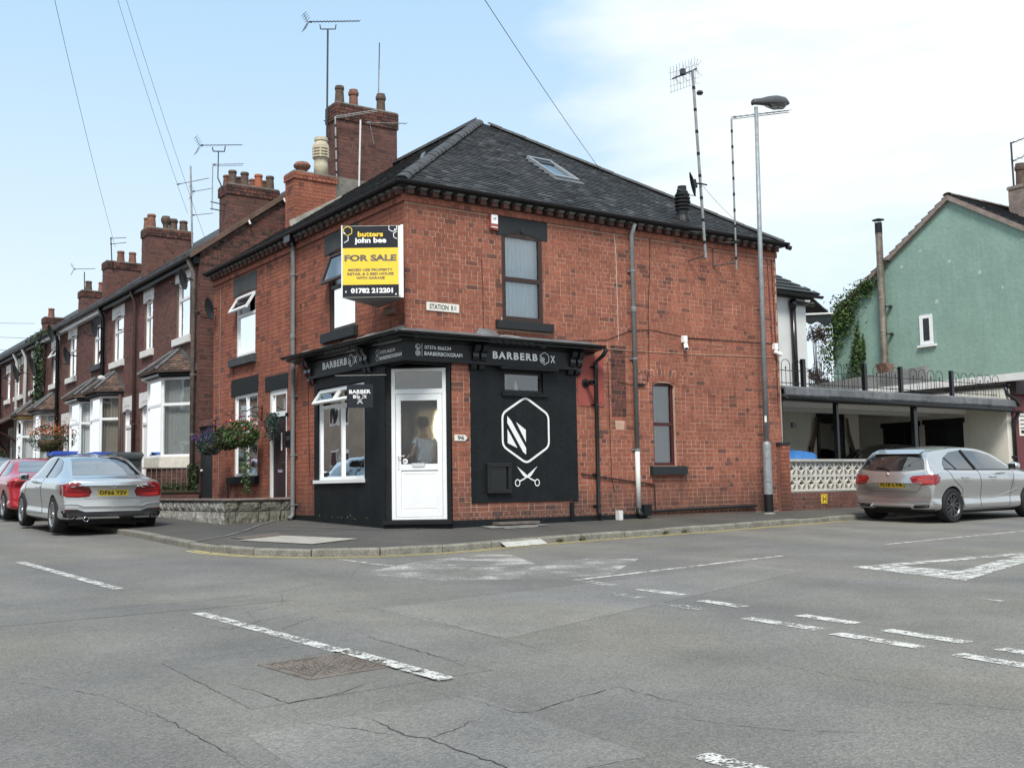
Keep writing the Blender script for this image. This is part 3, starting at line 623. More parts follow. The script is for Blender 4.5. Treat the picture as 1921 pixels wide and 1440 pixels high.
def window(parent, fr, u0, u1, v0, v1, fm='white', back=.09, fw_=.06, bars_v=(), bars_h=(), curtain='curtain', cur_kind='net', glass='glass', open_top=None, dn=.05, name='window', sash=0, curtain_gap=None):
    """frame with glazing; bars as fractions; open_top=(v_split, angle, projecting width)"""
    b = MB(); n1, n0 = -back+dn, -back
    b.fbox(fr, u0, u1, v0, v0+fw_, n0, n1); b.fbox(fr, u0, u1, v1-fw_, v1, n0, n1); b.fbox(fr, u0, u0+fw_, v0+fw_, v1-fw_, n0, n1); b.fbox(fr, u1-fw_, u1, v0+fw_, v1-fw_, n0, n1)
    vs = [v0+(v1-v0)*t for t in bars_h]; us = [u0+(u1-u0)*t for t in bars_v]
    for v in vs: b.fbox(fr, u0+fw_, u1-fw_, v-fw_/2, v+fw_/2, n0, n1+.004)
    for u in us:
        ve = [v0+fw_]+[x for v in vs for x in (v-fw_/2, v+fw_/2)]+[v1-fw_]
        for k in range(0, len(ve), 2): b.fbox(fr, u-fw_*.42, u+fw_*.42, ve[k], ve[k+1], n0, n1+.002)
    wd = b.build(name, fm, parent)
    ue = [u0+fw_]+[x for u in us for x in (u-fw_*.42, u+fw_*.42)]+[u1-fw_]; ve = [v0+fw_]+[x for v in vs for x in (v-fw_/2, v+fw_/2)]+[v1-fw_]
    for i in range(0, len(ue), 2):
        for k in range(0, len(ve), 2):
            if open_top is not None and k == len(ve)-2: continue
            g = MB(); nn = n0+.02; t = rnd.uniform(-.003, .003)
            g.quad(fr.p(ue[i], ve[k], nn), fr.p(ue[i+1], ve[k], nn+t), fr.p(ue[i+1], ve[k+1], nn+t), fr.p(ue[i], ve[k+1], nn)); g.build('pane', glass, wd, recalc=False)
    if open_top is not None:
        vb, vt = ve[-2]-fw_*.3, ve[-1]+fw_*.3; ang = open_top; groups = [(ue[i]-fw_*.3, ue[i+1]+fw_*.3) for i in range(0, len(ue), 2)]
        for (ua, ub) in groups:
            V2 = Vector(fr.V)*-math.cos(ang)+fr.N*math.sin(ang); f2 = Fr(fr.p(0, vt, n1+.01), fr.U, V2.cross(fr.U).normalized()*(1), V2); H_ = vt-vb
            b = MB(); 
            for (a_, b_, c_, d_) in ((ua, ub, 0, .05), (ua, ub, H_-.055, H_), (ua, ua+.055, .05, H_-.055), (ub-.055, ub, .05, H_-.055)): b.fbox(f2, a_, b_, c_, d_, -.02, .025)
            cas = b.build('open_casement', fm, wd)
            g = MB(); g.quad(f2.p(ua+.05, .045, 0), f2.p(ub-.05, .045, 0), f2.p(ub-.05, H_-.05, 0), f2.p(ua+.05, H_-.05, 0)); g.build('pane', glass, wd, recalc=False)
    if curtain:
        c = MB(); nn = n0-.055; N_ = max(8, int((u1-u0)/.02)); amp = {'net': .012, 'blind': .034, 'flat': .002, 'drape': .03}[cur_kind]; per = {'net': .05, 'blind': .088, 'flat': .5, 'drape': .11}[cur_kind]
        rngs = [(u0, u1)] if not curtain_gap else [(u0, u0+(u1-u0)*curtain_gap[0]), (u0+(u1-u0)*curtain_gap[1], u1)]
        for (ca, cb) in rngs:
            pts = []
            for i in range(N_+1):
                u = ca+(cb-ca)*i/N_
                a_ = (abs((u/per) % 1-.5)*2-.5)*amp*1.6 if cur_kind == 'blind' else math.sin(u/per*2*math.pi)*amp+amp*.5*math.sin(u*13)
                pts.append((u, nn+a_))
            for (ua, na), (ub, nb) in zip(pts[:-1], pts[1:]):
                c.quad(fr.p(ua, v0, na), fr.p(ub, v0, nb), fr.p(ub, v1, nb), fr.p(ua, v1, na))
        c.build('curtain', curtain, wd, recalc=False, smooth=cur_kind != 'blind')
    return wd
def sill(parent, fr, u0, u1, v0, v1, proj=.09, m='sill', name='sill'):
    b = MB(); P = [(-.05, v0), (proj, v0), (proj, v1-.02), (-.05, v1)]
    b.prism([fr.p(u0, v, n) for n, v in P], fr.U*(u1-u0)); return b.build(name, m, parent, bevel=.004)
def lintel(parent, fr, u0, u1, v0, v1, m='lintel', proj=.015, arch=.06, w0=None, w1=None, keystone=True, groove=True):
    """flat head with a shallow arch cut over the opening and a small boss"""
    w0 = u0+.09 if w0 is None else w0; w1 = u1-.09 if w1 is None else w1; n = 10; b = MB()
    top = [(u0, v1), (u1, v1)]; bot = [(u1, v0), (w1, v0)]
    for i in range(1, n): t = i/n; bot.append((w1+(w0-w1)*t, v0+arch*math.sin(math.pi*t)))
    bot += [(w0, v0), (u0, v0)]
    b.prism([fr.p(u, v, -.1) for u, v in top+bot], fr.N*(.1+proj)); l = b.build('lintel', m, parent)
    if keystone:
        c = MB(); c.lathe([(.0, 0), (.045, 0), (.045, .03), (.02, .035), (.0, .03)], fr.p((u0+u1)/2, v0+arch+.035, proj), 12, fr.N); c.build('boss', m, l)
    return l
def tiled(mb, fr, edge, pitch_n, gauge=.105, width=.165, seed=1, thick=.012, holes=()):
    """tiles on slope frame fr (U along eave, V upslope, N out); edge(v)->(u0,u1)"""
    r_ = random.Random(seed); v = 0; k = 0; vmax = pitch_n
    while v < vmax-.02:
        a, b = edge(v); a2, b2 = edge(min(v+gauge, vmax)); u = math.floor(a/width)*width-(k % 2)*width/2
        while u < b:
            p, q = max(u, a), min(u+width, b)
            if q-p > .03 and not any(h[0] < (p+q)/2 < h[1] and h[2] < v+gauge/2 < h[3] for h in holes):
                j = r_.uniform(-.003, .003); t = thick+r_.uniform(0, .006); g = .0025; vt = min(v+gauge*1.15, vmax)
                pt, qt = max(p, a2-.0), min(q, b2+.0)
                if qt <= pt: pt, qt = (p+q)/2-.01, (p+q)/2+.01
                vs = [fr.p(p+g, v+j, t+.006), fr.p(q-g, v+j, t+.006+r_.uniform(-.003, .003)), fr.p(qt-g, vt, .004), fr.p(pt+g, vt, .004), fr.p(p+g, v+j, -.006), fr.p(q-g, v+j, -.006), fr.p(qt-g, vt, -.008), fr.p(pt+g, vt, -.008)]
                mb.add(vs, [(0, 1, 2, 3), (4, 5, 1, 0), (5, 6, 2, 1), (7, 4, 0, 3)])
            u += width
        v += gauge; k += 1
def pot(parent, o, h=.45, r=.13, m='pot', style='plain', name='chimney_pot'):
    b = MB(); 
    if style == 'plain': P = [(r*1.12, 0), (r*1.05, h*.1), (r*.88, h*.78), (r*.86, h*.82), (r*1.02, h*.84), (r*1.02, h*.92), (r*.92, h), (r*.78, h), (r*.75, h*.8)]
    elif style == 'tall': P = [(r*1.1, 0), (r, h*.1), (r*.9, h*.7), (r*1.1, h*.72), (r*1.15, h*.86), (r*.95, h*.9), (r*.95, h), (r*.8, h), (r*.75, h*.8)]
    elif style == 'mushroom': P = [(r*.7, 0), (r*.7, h*.35), (r*1.1, h*.6), (r*1.2, h*.75), (r*.9, h), (r*.6, h*.98)]
    b.lathe(P, o, 14); return b.build(name, m, parent, smooth=False)
def stack(parent, x0, x1, y0, y1, z0, z1, mortar='mortar_dark', bm='brick_dark', seed=5, cap=3, capm=None, flaunch=True):
    """brick chimney stack with oversailing courses; returns its body"""
    b = MB(); b.box(x0, x1, y0, y1, z0, z1); body = b.build('chimney', mortar, parent)
    zc = z1-.0822*cap
    for nm, prj, va, vb, mm, sd in (('brickwork', .004, z0, zc, bm, seed), ('cap_brickwork', .035, zc, z1, capm or bm, seed+9)):
        mb = MB()
        fs = [Fr((0, y0, 0), (1, 0, 0), (0, -1, 0)), Fr((x0, 0, 0), (0, 1, 0), (-1, 0, 0)), Fr((x1, 0, 0), (0, 1, 0), (1, 0, 0))]
        for k, f in enumerate(fs):
            a, bb = (x0-prj, x1+prj) if k == 0 else (y0-prj, y1+prj)
            for q in bricks(a, bb, va, vb, (), sd+k): mb.fbox(f, *q, -.01, prj+rnd.uniform(-.002, .002), True)
        o = mb.build(nm, mm, body, recalc=False); o['kind'] = 'stuff'
    if flaunch:
        c = MB(); c.prism([(x0-.02, y0-.02, z1), (x1+.02, y0-.02, z1), (x1+.02, y1+.02, z1), (x0-.02, y1+.02, z1)], (0, 0, .03)); c.build('flaunching', 'flaunch', body)
    return body
def gutter(mb, p, q, r=.055, n=6):
    """half-round channel from p to q"""
    p, q = Vector(p), Vector(q); d = (q-p).normalized(); s_ = d.cross(Vector((0, 0, 1))).normalized(); A = []
    for e in (p, q):
        for i in range(n+1): t = math.pi*i/n; A.append(e+s_*math.cos(t)*r-Vector((0, 0, 1))*math.sin(t)*r)
    for e in (p, q):
        for i in range(n+1): t = math.pi*i/n; A.append(e+s_*math.cos(t)*(r-.006)-Vector((0, 0, 1))*math.sin(t)*(r-.006))
    m_ = n+1; F = [(i, i+1, m_+i+1, m_+i) for i in range(n)]+[(2*m_+i, 3*m_+i, 3*m_+i+1, 2*m_+i+1) for i in range(n)]
    F += [(0, m_, 3*m_, 2*m_), (n, 2*m_+n, 3*m_+n, m_+n)]; mb.add(A, F)
def downpipe(parent, path, r=.04, m='pipe_grey', brackets=(), name='downpipe', N_=Vector((0, -1, 0)), joints=()):
    b = MB(); b.tube(path, r, 10); d = b.build(name, m, parent, smooth=True)
    for z in brackets:
        c = MB(); p = min(path, key=lambda q: 0); x, y = path[0][0], path[0][1]
        # position on path at height z
        for a_, b_ in zip(path[:-1], path[1:]):
            if min(a_[2], b_[2]) <= z <= max(a_[2], b_[2]): t = (z-a_[2])/(b_[2]-a_[2]+1e-9); x, y = a_[0]+(b_[0]-a_[0])*t, a_[1]+(b_[1]-a_[1])*t
        c.lathe([(r+.01, -.02), (r+.01, .02)], (x, y, z), 10); sd_ = Vector((0, 0, 1)).cross(N_)
        f = Fr((x, y, z), sd_, N_); c.fbox(f, -.085, .085, -.014, .014, -.06, -.045); c.build('bracket', m, d)
    for z in joints:
        c = MB(); c.lathe([(r+.008, -.05), (r+.012, 0), (r+.008, .05)], (path[1][0], path[1][1], z), 10); c.build('joint', m, d)
    return d
ubrick = unit_brick('brick', 'brick'); ubrick_l = unit_brick('brick', 'brick_dark')
# ------------------------------------------------------------------ the corner building
shop = thing('corner_shop', 'red brick corner building with hipped tile roof, black shopfront and white corner door', 'building', (2.5, 2.5, 0))
E0 = 8.8; ZE = 5.3
RH = {'up': (1.90, 2.76, 3.50, 5.03), 'low': (5.28, 5.84, 1.01, 2.57), 'small': (1.90, 2.72, 2.27, 2.62)}
LH = {'up1': (6.32, 7.42, 3.52, 4.86), 'up2': (1.74, 2.80, 3.50, 4.94), 'low': (6.18, 7.50, .98, 2.70), 'door': (4.68, 5.56, .0, 2.66), 'shop': (1.36, 3.20, .82, 2.50)}
b = MB()
wall_sheet(b, FR, .82, E0, -.3, 2.74, [RH['low'], RH['small']]); wall_sheet(b, FR, 0, E0, 2.74, 5.6, [RH['up']])
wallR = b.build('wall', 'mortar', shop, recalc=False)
b = MB(); wall_sheet(b, FL, .64, E0, -.3, 2.74, [LH['low'], LH['door'], LH['shop']]); wall_sheet(b, FL, 0, E0, 2.74, 5.6, [LH['up1'], LH['up2']])
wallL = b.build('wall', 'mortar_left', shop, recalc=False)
b = MB(); b.box(E0, E0+.02, 0, E0, -.3, 5.6); b.box(0, E0, E0, E0+.02, -.3, 5.6); b.box(.03, E0-.03, .03, E0-.03, 2.66, 2.74); b.box(0.1, E0-.1, .1, E0-.1, 5.45, 5.5)
b.build('back_wall', 'mortar_dark', shop)
# brick faces ---------------------------------------------------------
ARCH = (5.23, 5.89, 2.56, 2.79)
hR = [RH['up'], RH['low'], RH['small'], (1.80, 2.88, 5.03, 5.31), (1.76, 2.93, 3.32, 3.50), (1.22, 3.45, -1, .40), (5.15, 6.04, .83, 1.01), ARCH]
hR_low = [h for h in hR if h != (1.22, 3.45, -1, .40)]+[(1.22, 3.45, .41, 2.8)]
r1 = bricks(0, E0, 2.8126, ZE, hR_low, 11) + bricks(.86, E0, .10, 2.8126, hR_low, 12)
hL = [LH['up1'], LH['up2'], LH['low'], LH['door'], (6.24, 7.56, 4.84, 5.25), (6.24, 7.66, 3.30, 3.52), (1.64, 2.96, 4.92, 5.31), (1.64, 2.98, 3.30, 3.50), (6.14, 7.66, 2.66, 3.06), (6.1, 7.68, .80, .98), (4.62, 5.76, 2.60, 2.96)]
r2 = bricks(0, E0, 2.8126, ZE, hL, 13, joint=.007) + bricks(3.36, E0, .10, 2.8126, hL, 14, joint=.007)
# a few dark and missing bricks are part of the colour ramp; the faces follow
brick_parts([(FR, r1)], wallR, ubrick, 190, stuff_name='brickwork')
brick_parts([(FL, r2)], wallL, ubrick, 110, stuff_name='brickwork')
# soot-dark vertical patch of replaced bricks beside the downpipe, and soldier arch
b = MB()
for q in bricks(4.28, 4.62, 1.9, 3.25, (), 21): b.fbox(FR, *q, .004, .0075, True)
b.build('sooty_bricks', 'brick_soot', wallR, recalc=False)['kind'] = 'stuff'
for row in range(2):
    for i in range(9):
        cu_, w_ = (RH['low'][0]+RH['low'][1])/2, .074; t = (i-4)/4; rr = 1.05+row*.12
        a = t*.33; cz = 2.60-.95+.0; cx0 = cu_+math.sin(a)*(rr+.06-.0)*.92; cz0 = cz+math.cos(a)*(rr+.0)
        o = inst(ubrick if row == 0 or i % 3 else ubrick_l, 'arch_brick', wallR, Matrix.Translation(FR.p(cx0, cz0-.045, -.012)) @ Matrix.Rotation(a, 4, 'Y') @ Matrix.Diagonal((w_, .04, .108, 1)))
# string course: projecting moulded bricks
b = MB(); sR = bricks(-.03, E0+.03, ZE, ZE+.075, (), 31, pitch=.076, joint=.006); sL = bricks(-.03, E0+.03, ZE, ZE+.075, (), 32, pitch=.076, joint=.006)
for fr, rr in ((FR, sR), (FL, sL)):
    for i, q in enumerate(rr): inst(ubrick, 'string_course_brick', wallR if fr is FR else wallL, fr_matrix(fr, (q[0]+q[1])/2, (q[2]+q[3])/2, .012, q[1]-q[0], q[3]-q[2], .05))
b = MB(); b.fbox(FR, -.045, E0+.045, ZE+.076, ZE+.115, -.02, .022); b.fbox(FL, .0, E0+.045, ZE+.076, ZE+.115, -.02, .022); b.build('string_course_top', 'brick', shop)
# dentil bricks under the eaves
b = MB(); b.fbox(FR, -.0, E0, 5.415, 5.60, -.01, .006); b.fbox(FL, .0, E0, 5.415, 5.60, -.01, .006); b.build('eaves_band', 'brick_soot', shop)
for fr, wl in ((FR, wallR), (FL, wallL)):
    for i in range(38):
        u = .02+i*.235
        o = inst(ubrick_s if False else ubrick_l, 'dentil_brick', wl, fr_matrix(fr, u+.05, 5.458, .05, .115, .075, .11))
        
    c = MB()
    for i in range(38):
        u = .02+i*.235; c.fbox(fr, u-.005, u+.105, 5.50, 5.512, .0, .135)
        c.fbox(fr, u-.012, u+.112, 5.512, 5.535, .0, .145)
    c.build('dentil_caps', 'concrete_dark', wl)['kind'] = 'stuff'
b = MB(); b.fbox(FR, -.14, E0+.14, 5.535, 5.60, -.02, .14); b.fbox(FL, .0, E0+.14, 5.535, 5.60, -.02, .14); b.build('soffit', 'slate', shop)
# gutters
b = MB(); z = 5.60
gutter(b, (-.21, -.205, z), (E0+.2, -.205, z)); gutter(b, (-.205, E0+.1, z), (-.205, -.21, z)); gt = b.build('gutter', 'satin', shop)
b = MB(); b.tube([(E0+.25, -.22, 5.50), (E0+.15, -.2, 5.52)], .05, 8); b.build('gutter_end', 'satin', shop)
# roof: hipped at the street end, ridge parallel to the side street ----
K_ = .677; zr0 = 5.6; ov = .2; AP = 4.40+ov; cs = 1/math.sqrt(1+K_*K_); SL = AP/cs   # slope length
base_z = lambda x: 5.6+K_*(x+.15)
eave = -ov; ze = base_z(eave)
apex = Vector((AP-ov, AP-ov, base_z(AP-ov)))
fH = Fr((0, -ov, ze), (1, 0, 0), Vector((0, -K_, 1)).normalized(), Vector((0, 1, K_)).normalized())
fW = Fr((-ov, 0, ze), (0, 1, 0), Vector((-K_, 0, 1)).normalized(), Vector((1, 0, K_)).normalized())
b = MB(); A, B_, C_, D_ = Vector((-ov, -ov, ze)), Vector((E0+ov, -ov, ze)), Vector((E0+ov, E0+.1, ze)), Vector((-ov, E0+.1, ze)); RB = Vector((apex.x, E0+.1, apex.z)); dz = Vector((0, 0, -.03))
b.add([A+dz, B_+dz, apex+dz, C_+dz, D_+dz, RB+dz], [(0, 1, 2), (0, 2, 5, 4), (1, 3, 5, 2), (4, 5, 3)]); roof = b.build('roof', 'slate', shop, recalc=False)
SKY = (4.13, 4.74, 1.90, 3.04)   # u range, slope range of the roof window
SKYF = (SKY[0]-.06, SKY[1]+.06, SKY[2]-.06, SKY[3]+.06)
tb = MB(); tiled(tb, fH, lambda v: (-ov+v*cs, E0+ov-v*cs), SL, seed=4, holes=[SKYF]); o = tb.build('roof_tiles', 'tile', roof, recalc=False); o['kind'] = 'stuff'
tb = MB(); tiled(tb, fW, lambda v: (-ov+v*cs, E0+.1), SL, seed=5, holes=[(3.0, 3.35, 1.7, 3.2)]); o = tb.build('roof_tiles', 'tile', roof, recalc=False); o['kind'] = 'stuff'
# hip and ridge tiles
def ridge_tiles(p, q, name, parent, m='tile', L_=.30, w=.125, h=.085, nrm=Vector((0, 0, 1))):
    p, q = Vector(p), Vector(q); n = int((q-p).length/L_); d = (q-p).normalized(); s_ = d.cross(nrm).normalized(); up_ = s_.cross(d).normalized(); me = None
    b = MB(); A = []
    for e, kk in ((0, 1.0), (L_*1.02, .93)):
        for i in range(7): t = math.pi*i/6; A.append(Vector((math.cos(t)*w*kk, e, math.sin(t)*h*kk-.02)))
    A += [a+Vector((0, 0, -.02)) for a in A[:7]]
    b.add(A, [(i, i+1, 8+i, 7+i) for i in range(6)]+[(14+i, 15+i, i+1, i) for i in range(6)]); o0 = b.build('t', m, recalc=False, smooth=False); me = o0.data; bpy.data.objects.remove(o0)
    for i in range(n):
        c = p+d*(i*L_); rr = rnd.uniform(-.02, .02)
        mw = Matrix.Translation(c+up_*rnd.uniform(-.004, .006)) @ Matrix((s_, d, up_)).transposed().to_4x4() @ Matrix.Rotation(rr, 4, 'Z'); inst(me, name, parent, mw)
M['ridge'] = mat('grey_ridge_clay', (.058, .058, .058), .6, var=.3, vscale=4, grain=.2, gscale=30, bump=.3)
ridge_tiles(A+Vector((.06, .06, .06)), apex+Vector((0, 0, .03)), 'hip_tile', roof, 'ridge'); ridge_tiles(B_+Vector((-.06, .06, .05)), apex+Vector((0, 0, .03)), 'hip_tile', roof, 'ridge', h=.07)
ridge_tiles(apex+Vector((0, .1, .03)), RB+Vector((0, 0, .03)), 'ridge_tile', roof, 'ridge')
# snapped-up verge boards standing along the ridge (seen as a jagged raised line)
b = MB()
for i in range(14):
    y = apex.y+.1+i*.31; b.prism([(apex.x-.10, y, apex.z-.06), (apex.x-.10, y+.29, apex.z-.06), (apex.x-.02, y+.29, apex.z+.14), (apex.x-.02, y, apex.z+.14)], (.012, 0, .004))
b.build('ridge_flashing', 'tile', roof)
# lead flashing strip on the side slope
b = MB(); b.prism([fW.p(1.8, 1.9, .02), fW.p(1.8, 1.98, .02), fW.p(4.4, 3.9, .02), fW.p(4.4, 3.78, .02)], fW.N*.03)
b.build('lead_flashing', 'lead', roof)
# roof window
rwf = Fr(fH.p(0, 0, 0), fH.U, fH.N, fH.V); b = MB(); a, c, d, e = SKY
b.fbox(rwf, a, c, d, d+.07, -.05, .07); b.fbox(rwf, a, c, e-.07, e, -.05, .075); b.fbox(rwf, a, a+.06, d+.07, e-.07, -.05, .07); b.fbox(rwf, c-.06, c, d+.07, e-.07, -.05, .07)
rw = b.build('roof_window', 'galv', roof); b = MB(); b.fbox(rwf, a-.05, c+.05, d-.12, d, .0, .03); b.build('flashing', 'lead', rw) if False else None
b = MB(); b.quad(rwf.p(a+.06, d+.07, .03), rwf.p(c-.06, d+.07, .03), rwf.p(c-.06, e-.25, .03), rwf.p(a+.06, e-.25, .03))
g_ = b.build('roof_window_pane', 'glass', roof, recalc=False)
b = MB(); b.quad(rwf.p(a+.06, d+.07, -.03), rwf.p(c-.06, d+.07, -.03), rwf.p(c-.06, e-.07, -.03), rwf.p(a+.06, e-.07, -.03)); b.build('roof_window_blind', 'whiteprint', roof, recalc=False)
b = MB(); b.fbox(rwf, a+.06, c-.06, e-.25, e-.07, -.02, .045); b.build('roof_window_rail', 'steel_dark', roof)
b = MB(); b.fbox(rwf, a-.06, c+.06, d-.14, d, .008, .03); b.build('lead_apron', 'lead', roof)
# black ribbed flue terminal through the roof
fx, fy, fz = 6.50, .30, base_z(.30)-.02
b = MB(); b.lathe([(.19, -.12), (.17, -.02), (.125, .08), (.12, .18), (.13, .19)], (fx, fy, fz), 18); 
fl_ = b.build('roof_flue', 'satin', roof, smooth=False); b = MB()
P = []
for i in range(5): z = .19+i*.072; P += [(.115, z), (.150+.012*math.sin(i*.8), z+.010), (.150+.012*math.sin(i*.8), z+.038), (.115, z+.05)]
P += [(.12, .56), (.09, .60), (.09, .68), (.07, .68)]; b.lathe(P, (fx, fy, fz), 18); b.build('roof_flue_cowl', 'satin', roof, smooth=False)
# windows -------------------------------------------------------------
wd = window(shop, FR, *RH['up'], fm='brownframe', back=.045, fw_=.075, bars_h=(.47,), curtain='blind', cur_kind='blind')
lintel(shop, FR, 1.80, 2.88, 5.03-.06, 5.30, m='sill', arch=.07, w0=1.92, w1=2.74); sill(shop, FR, 1.75, 2.93, 3.34, 3.50, .10)
wd = window(shop, FR, 5.28, 5.84, 1.01, 2.57, fm='maroon', back=.10, fw_=.06, bars_h=(.50,), curtain='curtain_grey', cur_kind='drape')
b = MB(); b.prism([FR.p(5.26, 2.50, -.02), FR.p(5.26, 2.62, -.02), FR.p(5.86, 2.62, -.02), FR.p(5.86, 2.50, -.02), FR.p(5.72, 2.555, -.02), FR.p(5.56, 2.575, -.02), FR.p(5.40, 2.555, -.02)], FR.N*.018); b.build('arch_mortar', 'mortar_left', shop)
sill(shop, FR, 5.16, 6.04, .84, 1.01, .10)
wd = window(shop, FR, 1.90, 2.72, 2.27, 2.62, fm='satin', back=.07, fw_=.04, curtain=None)
b = MB(); b.fbox(FR, 1.76, 2.97, 2.645, 2.70, 0, .15); b.fbox(FR, 1.84, 2.80, 2.20, 2.27, 0, .06); b.build('window_hood', 'black', shop)
# room behind the small window: pale wall, curtain edge and a bottle
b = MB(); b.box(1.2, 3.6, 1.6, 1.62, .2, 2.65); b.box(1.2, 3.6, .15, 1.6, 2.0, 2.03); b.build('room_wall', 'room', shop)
b = MB(); b.fbox(FR, 1.93, 2.08, 2.27, 2.62, -.2, -.17); b.build('curtain', 'curtain_beige', shop)
b = MB(); b.lathe([(.035, 0), (.04, .05), (.035, .13), (.02, .17), (.012, .2)], (2.27, .17, 2.28), 10); bt = b.build('bottle', 'whiteprint', smooth=True); tag(bt, 'white bottle standing inside the small window over the black painted panel', 'bottle')
# left wall windows
wd = window(shop, FL, *LH['up1'], back=.07, fw_=.06, bars_h=(.66,), open_top=R(31), curtain='curtain', cur_kind='drape', curtain_gap=(.3, .62))
lintel(shop, FL, 6.24, 7.56, 4.86, 5.25, m='lintel', arch=.03, w0=6.34, w1=7.40, keystone=False); sill(shop, FL, 6.24, 7.66, 3.33, 3.52, .10, m='lintel')
wd = window(shop, FL, *LH['up2'], fm='brownframe', back=.07, fw_=.06, bars_h=(.56,), open_top=R(20), curtain='blind', cur_kind='flat')
lintel(shop, FL, 1.64, 2.96, 4.94, 5.30, m='lintel', arch=.03, w0=1.76, w1=2.78, keystone=False); sill(shop, FL, 1.64, 2.98, 3.31, 3.50, .10)
wd = window(shop, FL, *LH['low'], back=.07, fw_=.06, bars_h=(.62,), bars_v=(.5,), curtain='curtain', cur_kind='net')
b = MB()
for t in (.2, .36, .64, .8): b.fbox(FL, 6.18+1.32*t-.008, 6.18+1.32*t+.008, 1.04, 2.02, -.068, -.058)
for t in (.3, .6): b.fbox(FL, 6.24, 7.44, 1.04+t, 1.05+t, -.067, -.058)
b.build('glazing_bars', 'white', shop)
lintel(shop, FL, 6.14, 7.66, 2.70, 3.05, m='black', arch=.0, w0=6.2, w1=7.48, keystone=False); sill(shop, FL, 6.08, 7.70, .81, .98, .10, m='black')
lintel(shop, FL, 4.62, 5.76, 2.66, 2.95, m='black', arch=.0, w0=4.68, w1=5.56, keystone=False)
# house door on the side street
b = MB(); f = FL; n0, n1 = -.09, -.02
b.fbox(f, 4.68, 4.78, 0, 2.66, n0, n1); b.fbox(f, 5.46, 5.56, 0, 2.66, n0, n1); b.fbox(f, 4.78, 5.46, 2.56, 2.66, n0, n1); b.fbox(f, 4.78, 5.46, 2.12, 2.22, n0, n1); dfr = b.build('door_frame', 'white', shop)
b = MB(); b.quad(f.p(4.78, 2.22, -.06), f.p(5.46, 2.22, -.06), f.p(5.46, 2.56, -.06), f.p(4.78, 2.56, -.06)); b.build('fanlight_pane', 'glass_dark', dfr, recalc=False)
b = MB(); b.fbox(f, 4.79, 5.45, .16, 2.11, -.08, -.045); hd_ = b.build('house_door', 'darkmaroon', shop)
b = MB(); b.fbox(f, 4.98, 5.20, 1.02, 1.06, -.05, -.035); b.fbox(f, 4.97, 5.21, 1.065, 1.075, -.05, -.03); b.build('letterbox', 'chrome', hd_)
b = MB(); b.tube([f.p(4.86, 1.22, -.045), f.p(4.86, 1.22, -.01), f.p(4.98, 1.22, -.005)], .011, 6); b.build('handle', 'chrome', hd_)
b = MB(); b.fbox(f, 5.02, 5.07, 1.45, 1.80, -.05, -.04); b.build('letter_slot', 'whitestone', hd_)
# downpipes
P = [(4.80, -.17, 5.50), (4.80, -.08, 5.30), (4.80, -.075, 1.25)]
d1 = downpipe(shop, P, .042, 'pipe_grey', brackets=(4.62, 2.98, 1.3), joints=(3.9,)); b = MB(); b.tube([(4.80, -.075, 1.27), (4.80, -.075, .24)], .046, 12); b.build('white_downpipe_foot', 'pipe_white', shop, smooth=True)
b = MB(); b.tube([(4.80, -.075, .24), (4.80, -.085, .15), (4.80, -.16, .11)], .05, 10); b.build('gully_shoe', 'satin', shop, smooth=True)
P = [(-.17, 4.22, 5.48), (-.085, 4.22, 5.36), (-.08, 4.22, .26), (-.09, 4.22, .18), (-.17, 4.17, .14)]
d2 = downpipe(shop, P, .042, 'pipe_grey', brackets=(4.80, 2.45, 1.33, .40), N_=Vector((-1, 0, 0)), joints=(3.6,))
b = MB(); b.fbox(FL, 4.08, 4.36, 5.42, 5.60, .02, .22); b.tube([(-.12, 4.22, 5.44), (-.1, 4.22, 5.34)], .06, 8); b.build('hopper', 'gloss', shop)
b = MB(); b.tube([(-.12, 4.38, 5.55), (-.16, 4.62, 5.62)], .03, 8); b.build('pipe_stub', 'pipe_grey', shop)
P = [(3.94, -.30, 3.08), (3.94, -.20, 2.98), (3.86, -.08, 2.86), (3.86, -.07, .20), (3.86, -.12, .10)]
d3 = downpipe(shop, P, .038, 'gloss', brackets=(2.78, 2.10, .86, .3))
# plinth and low pipe along the foot of the wall
b = MB(); b.fbox(FR, .82, 5.05, -.1, .135, -.01, .02); b.build('plinth', 'black', shop); b = MB(); b.fbox(FL, 3.36, 4.45, -.05, .20, -.01, .02); b.build('plinth', 'black', shop)
b = MB(); b.tube([(5.0, -.06, .17), (5.9, -.06, .185), (7.9, -.06, .21)], .028, 8); b.build('low_pipe', 'satin', shop)
b = MB(); b.fbox(FR, 4.88, 5.06, .10, .30, 0, .14); b.build('gully_housing', 'black', shop)
b = MB(); b.fbox(FR, 4.29, 4.38, .04, .21, .02, .12); b.build('white_plastic_box', 'pipe_white', shop)
b = MB(); b.fbox(FR, 3.26, 3.33, .06, .38, .0, .05); b.build('vent_stub', 'black', shop)
b = MB()
for i in range(22): b.fbox(FR, 1.0+i*.123, 1.012+i*.123, .215, .227, .004, .010)
b.build('injection_plugs', 'concrete', shop)['kind'] = 'stuff'
b = MB(); b.fbox(FR, 1.62, 2.45, .045, .085, .0, .22); b.build('cellar_grate', 'iron', shop)
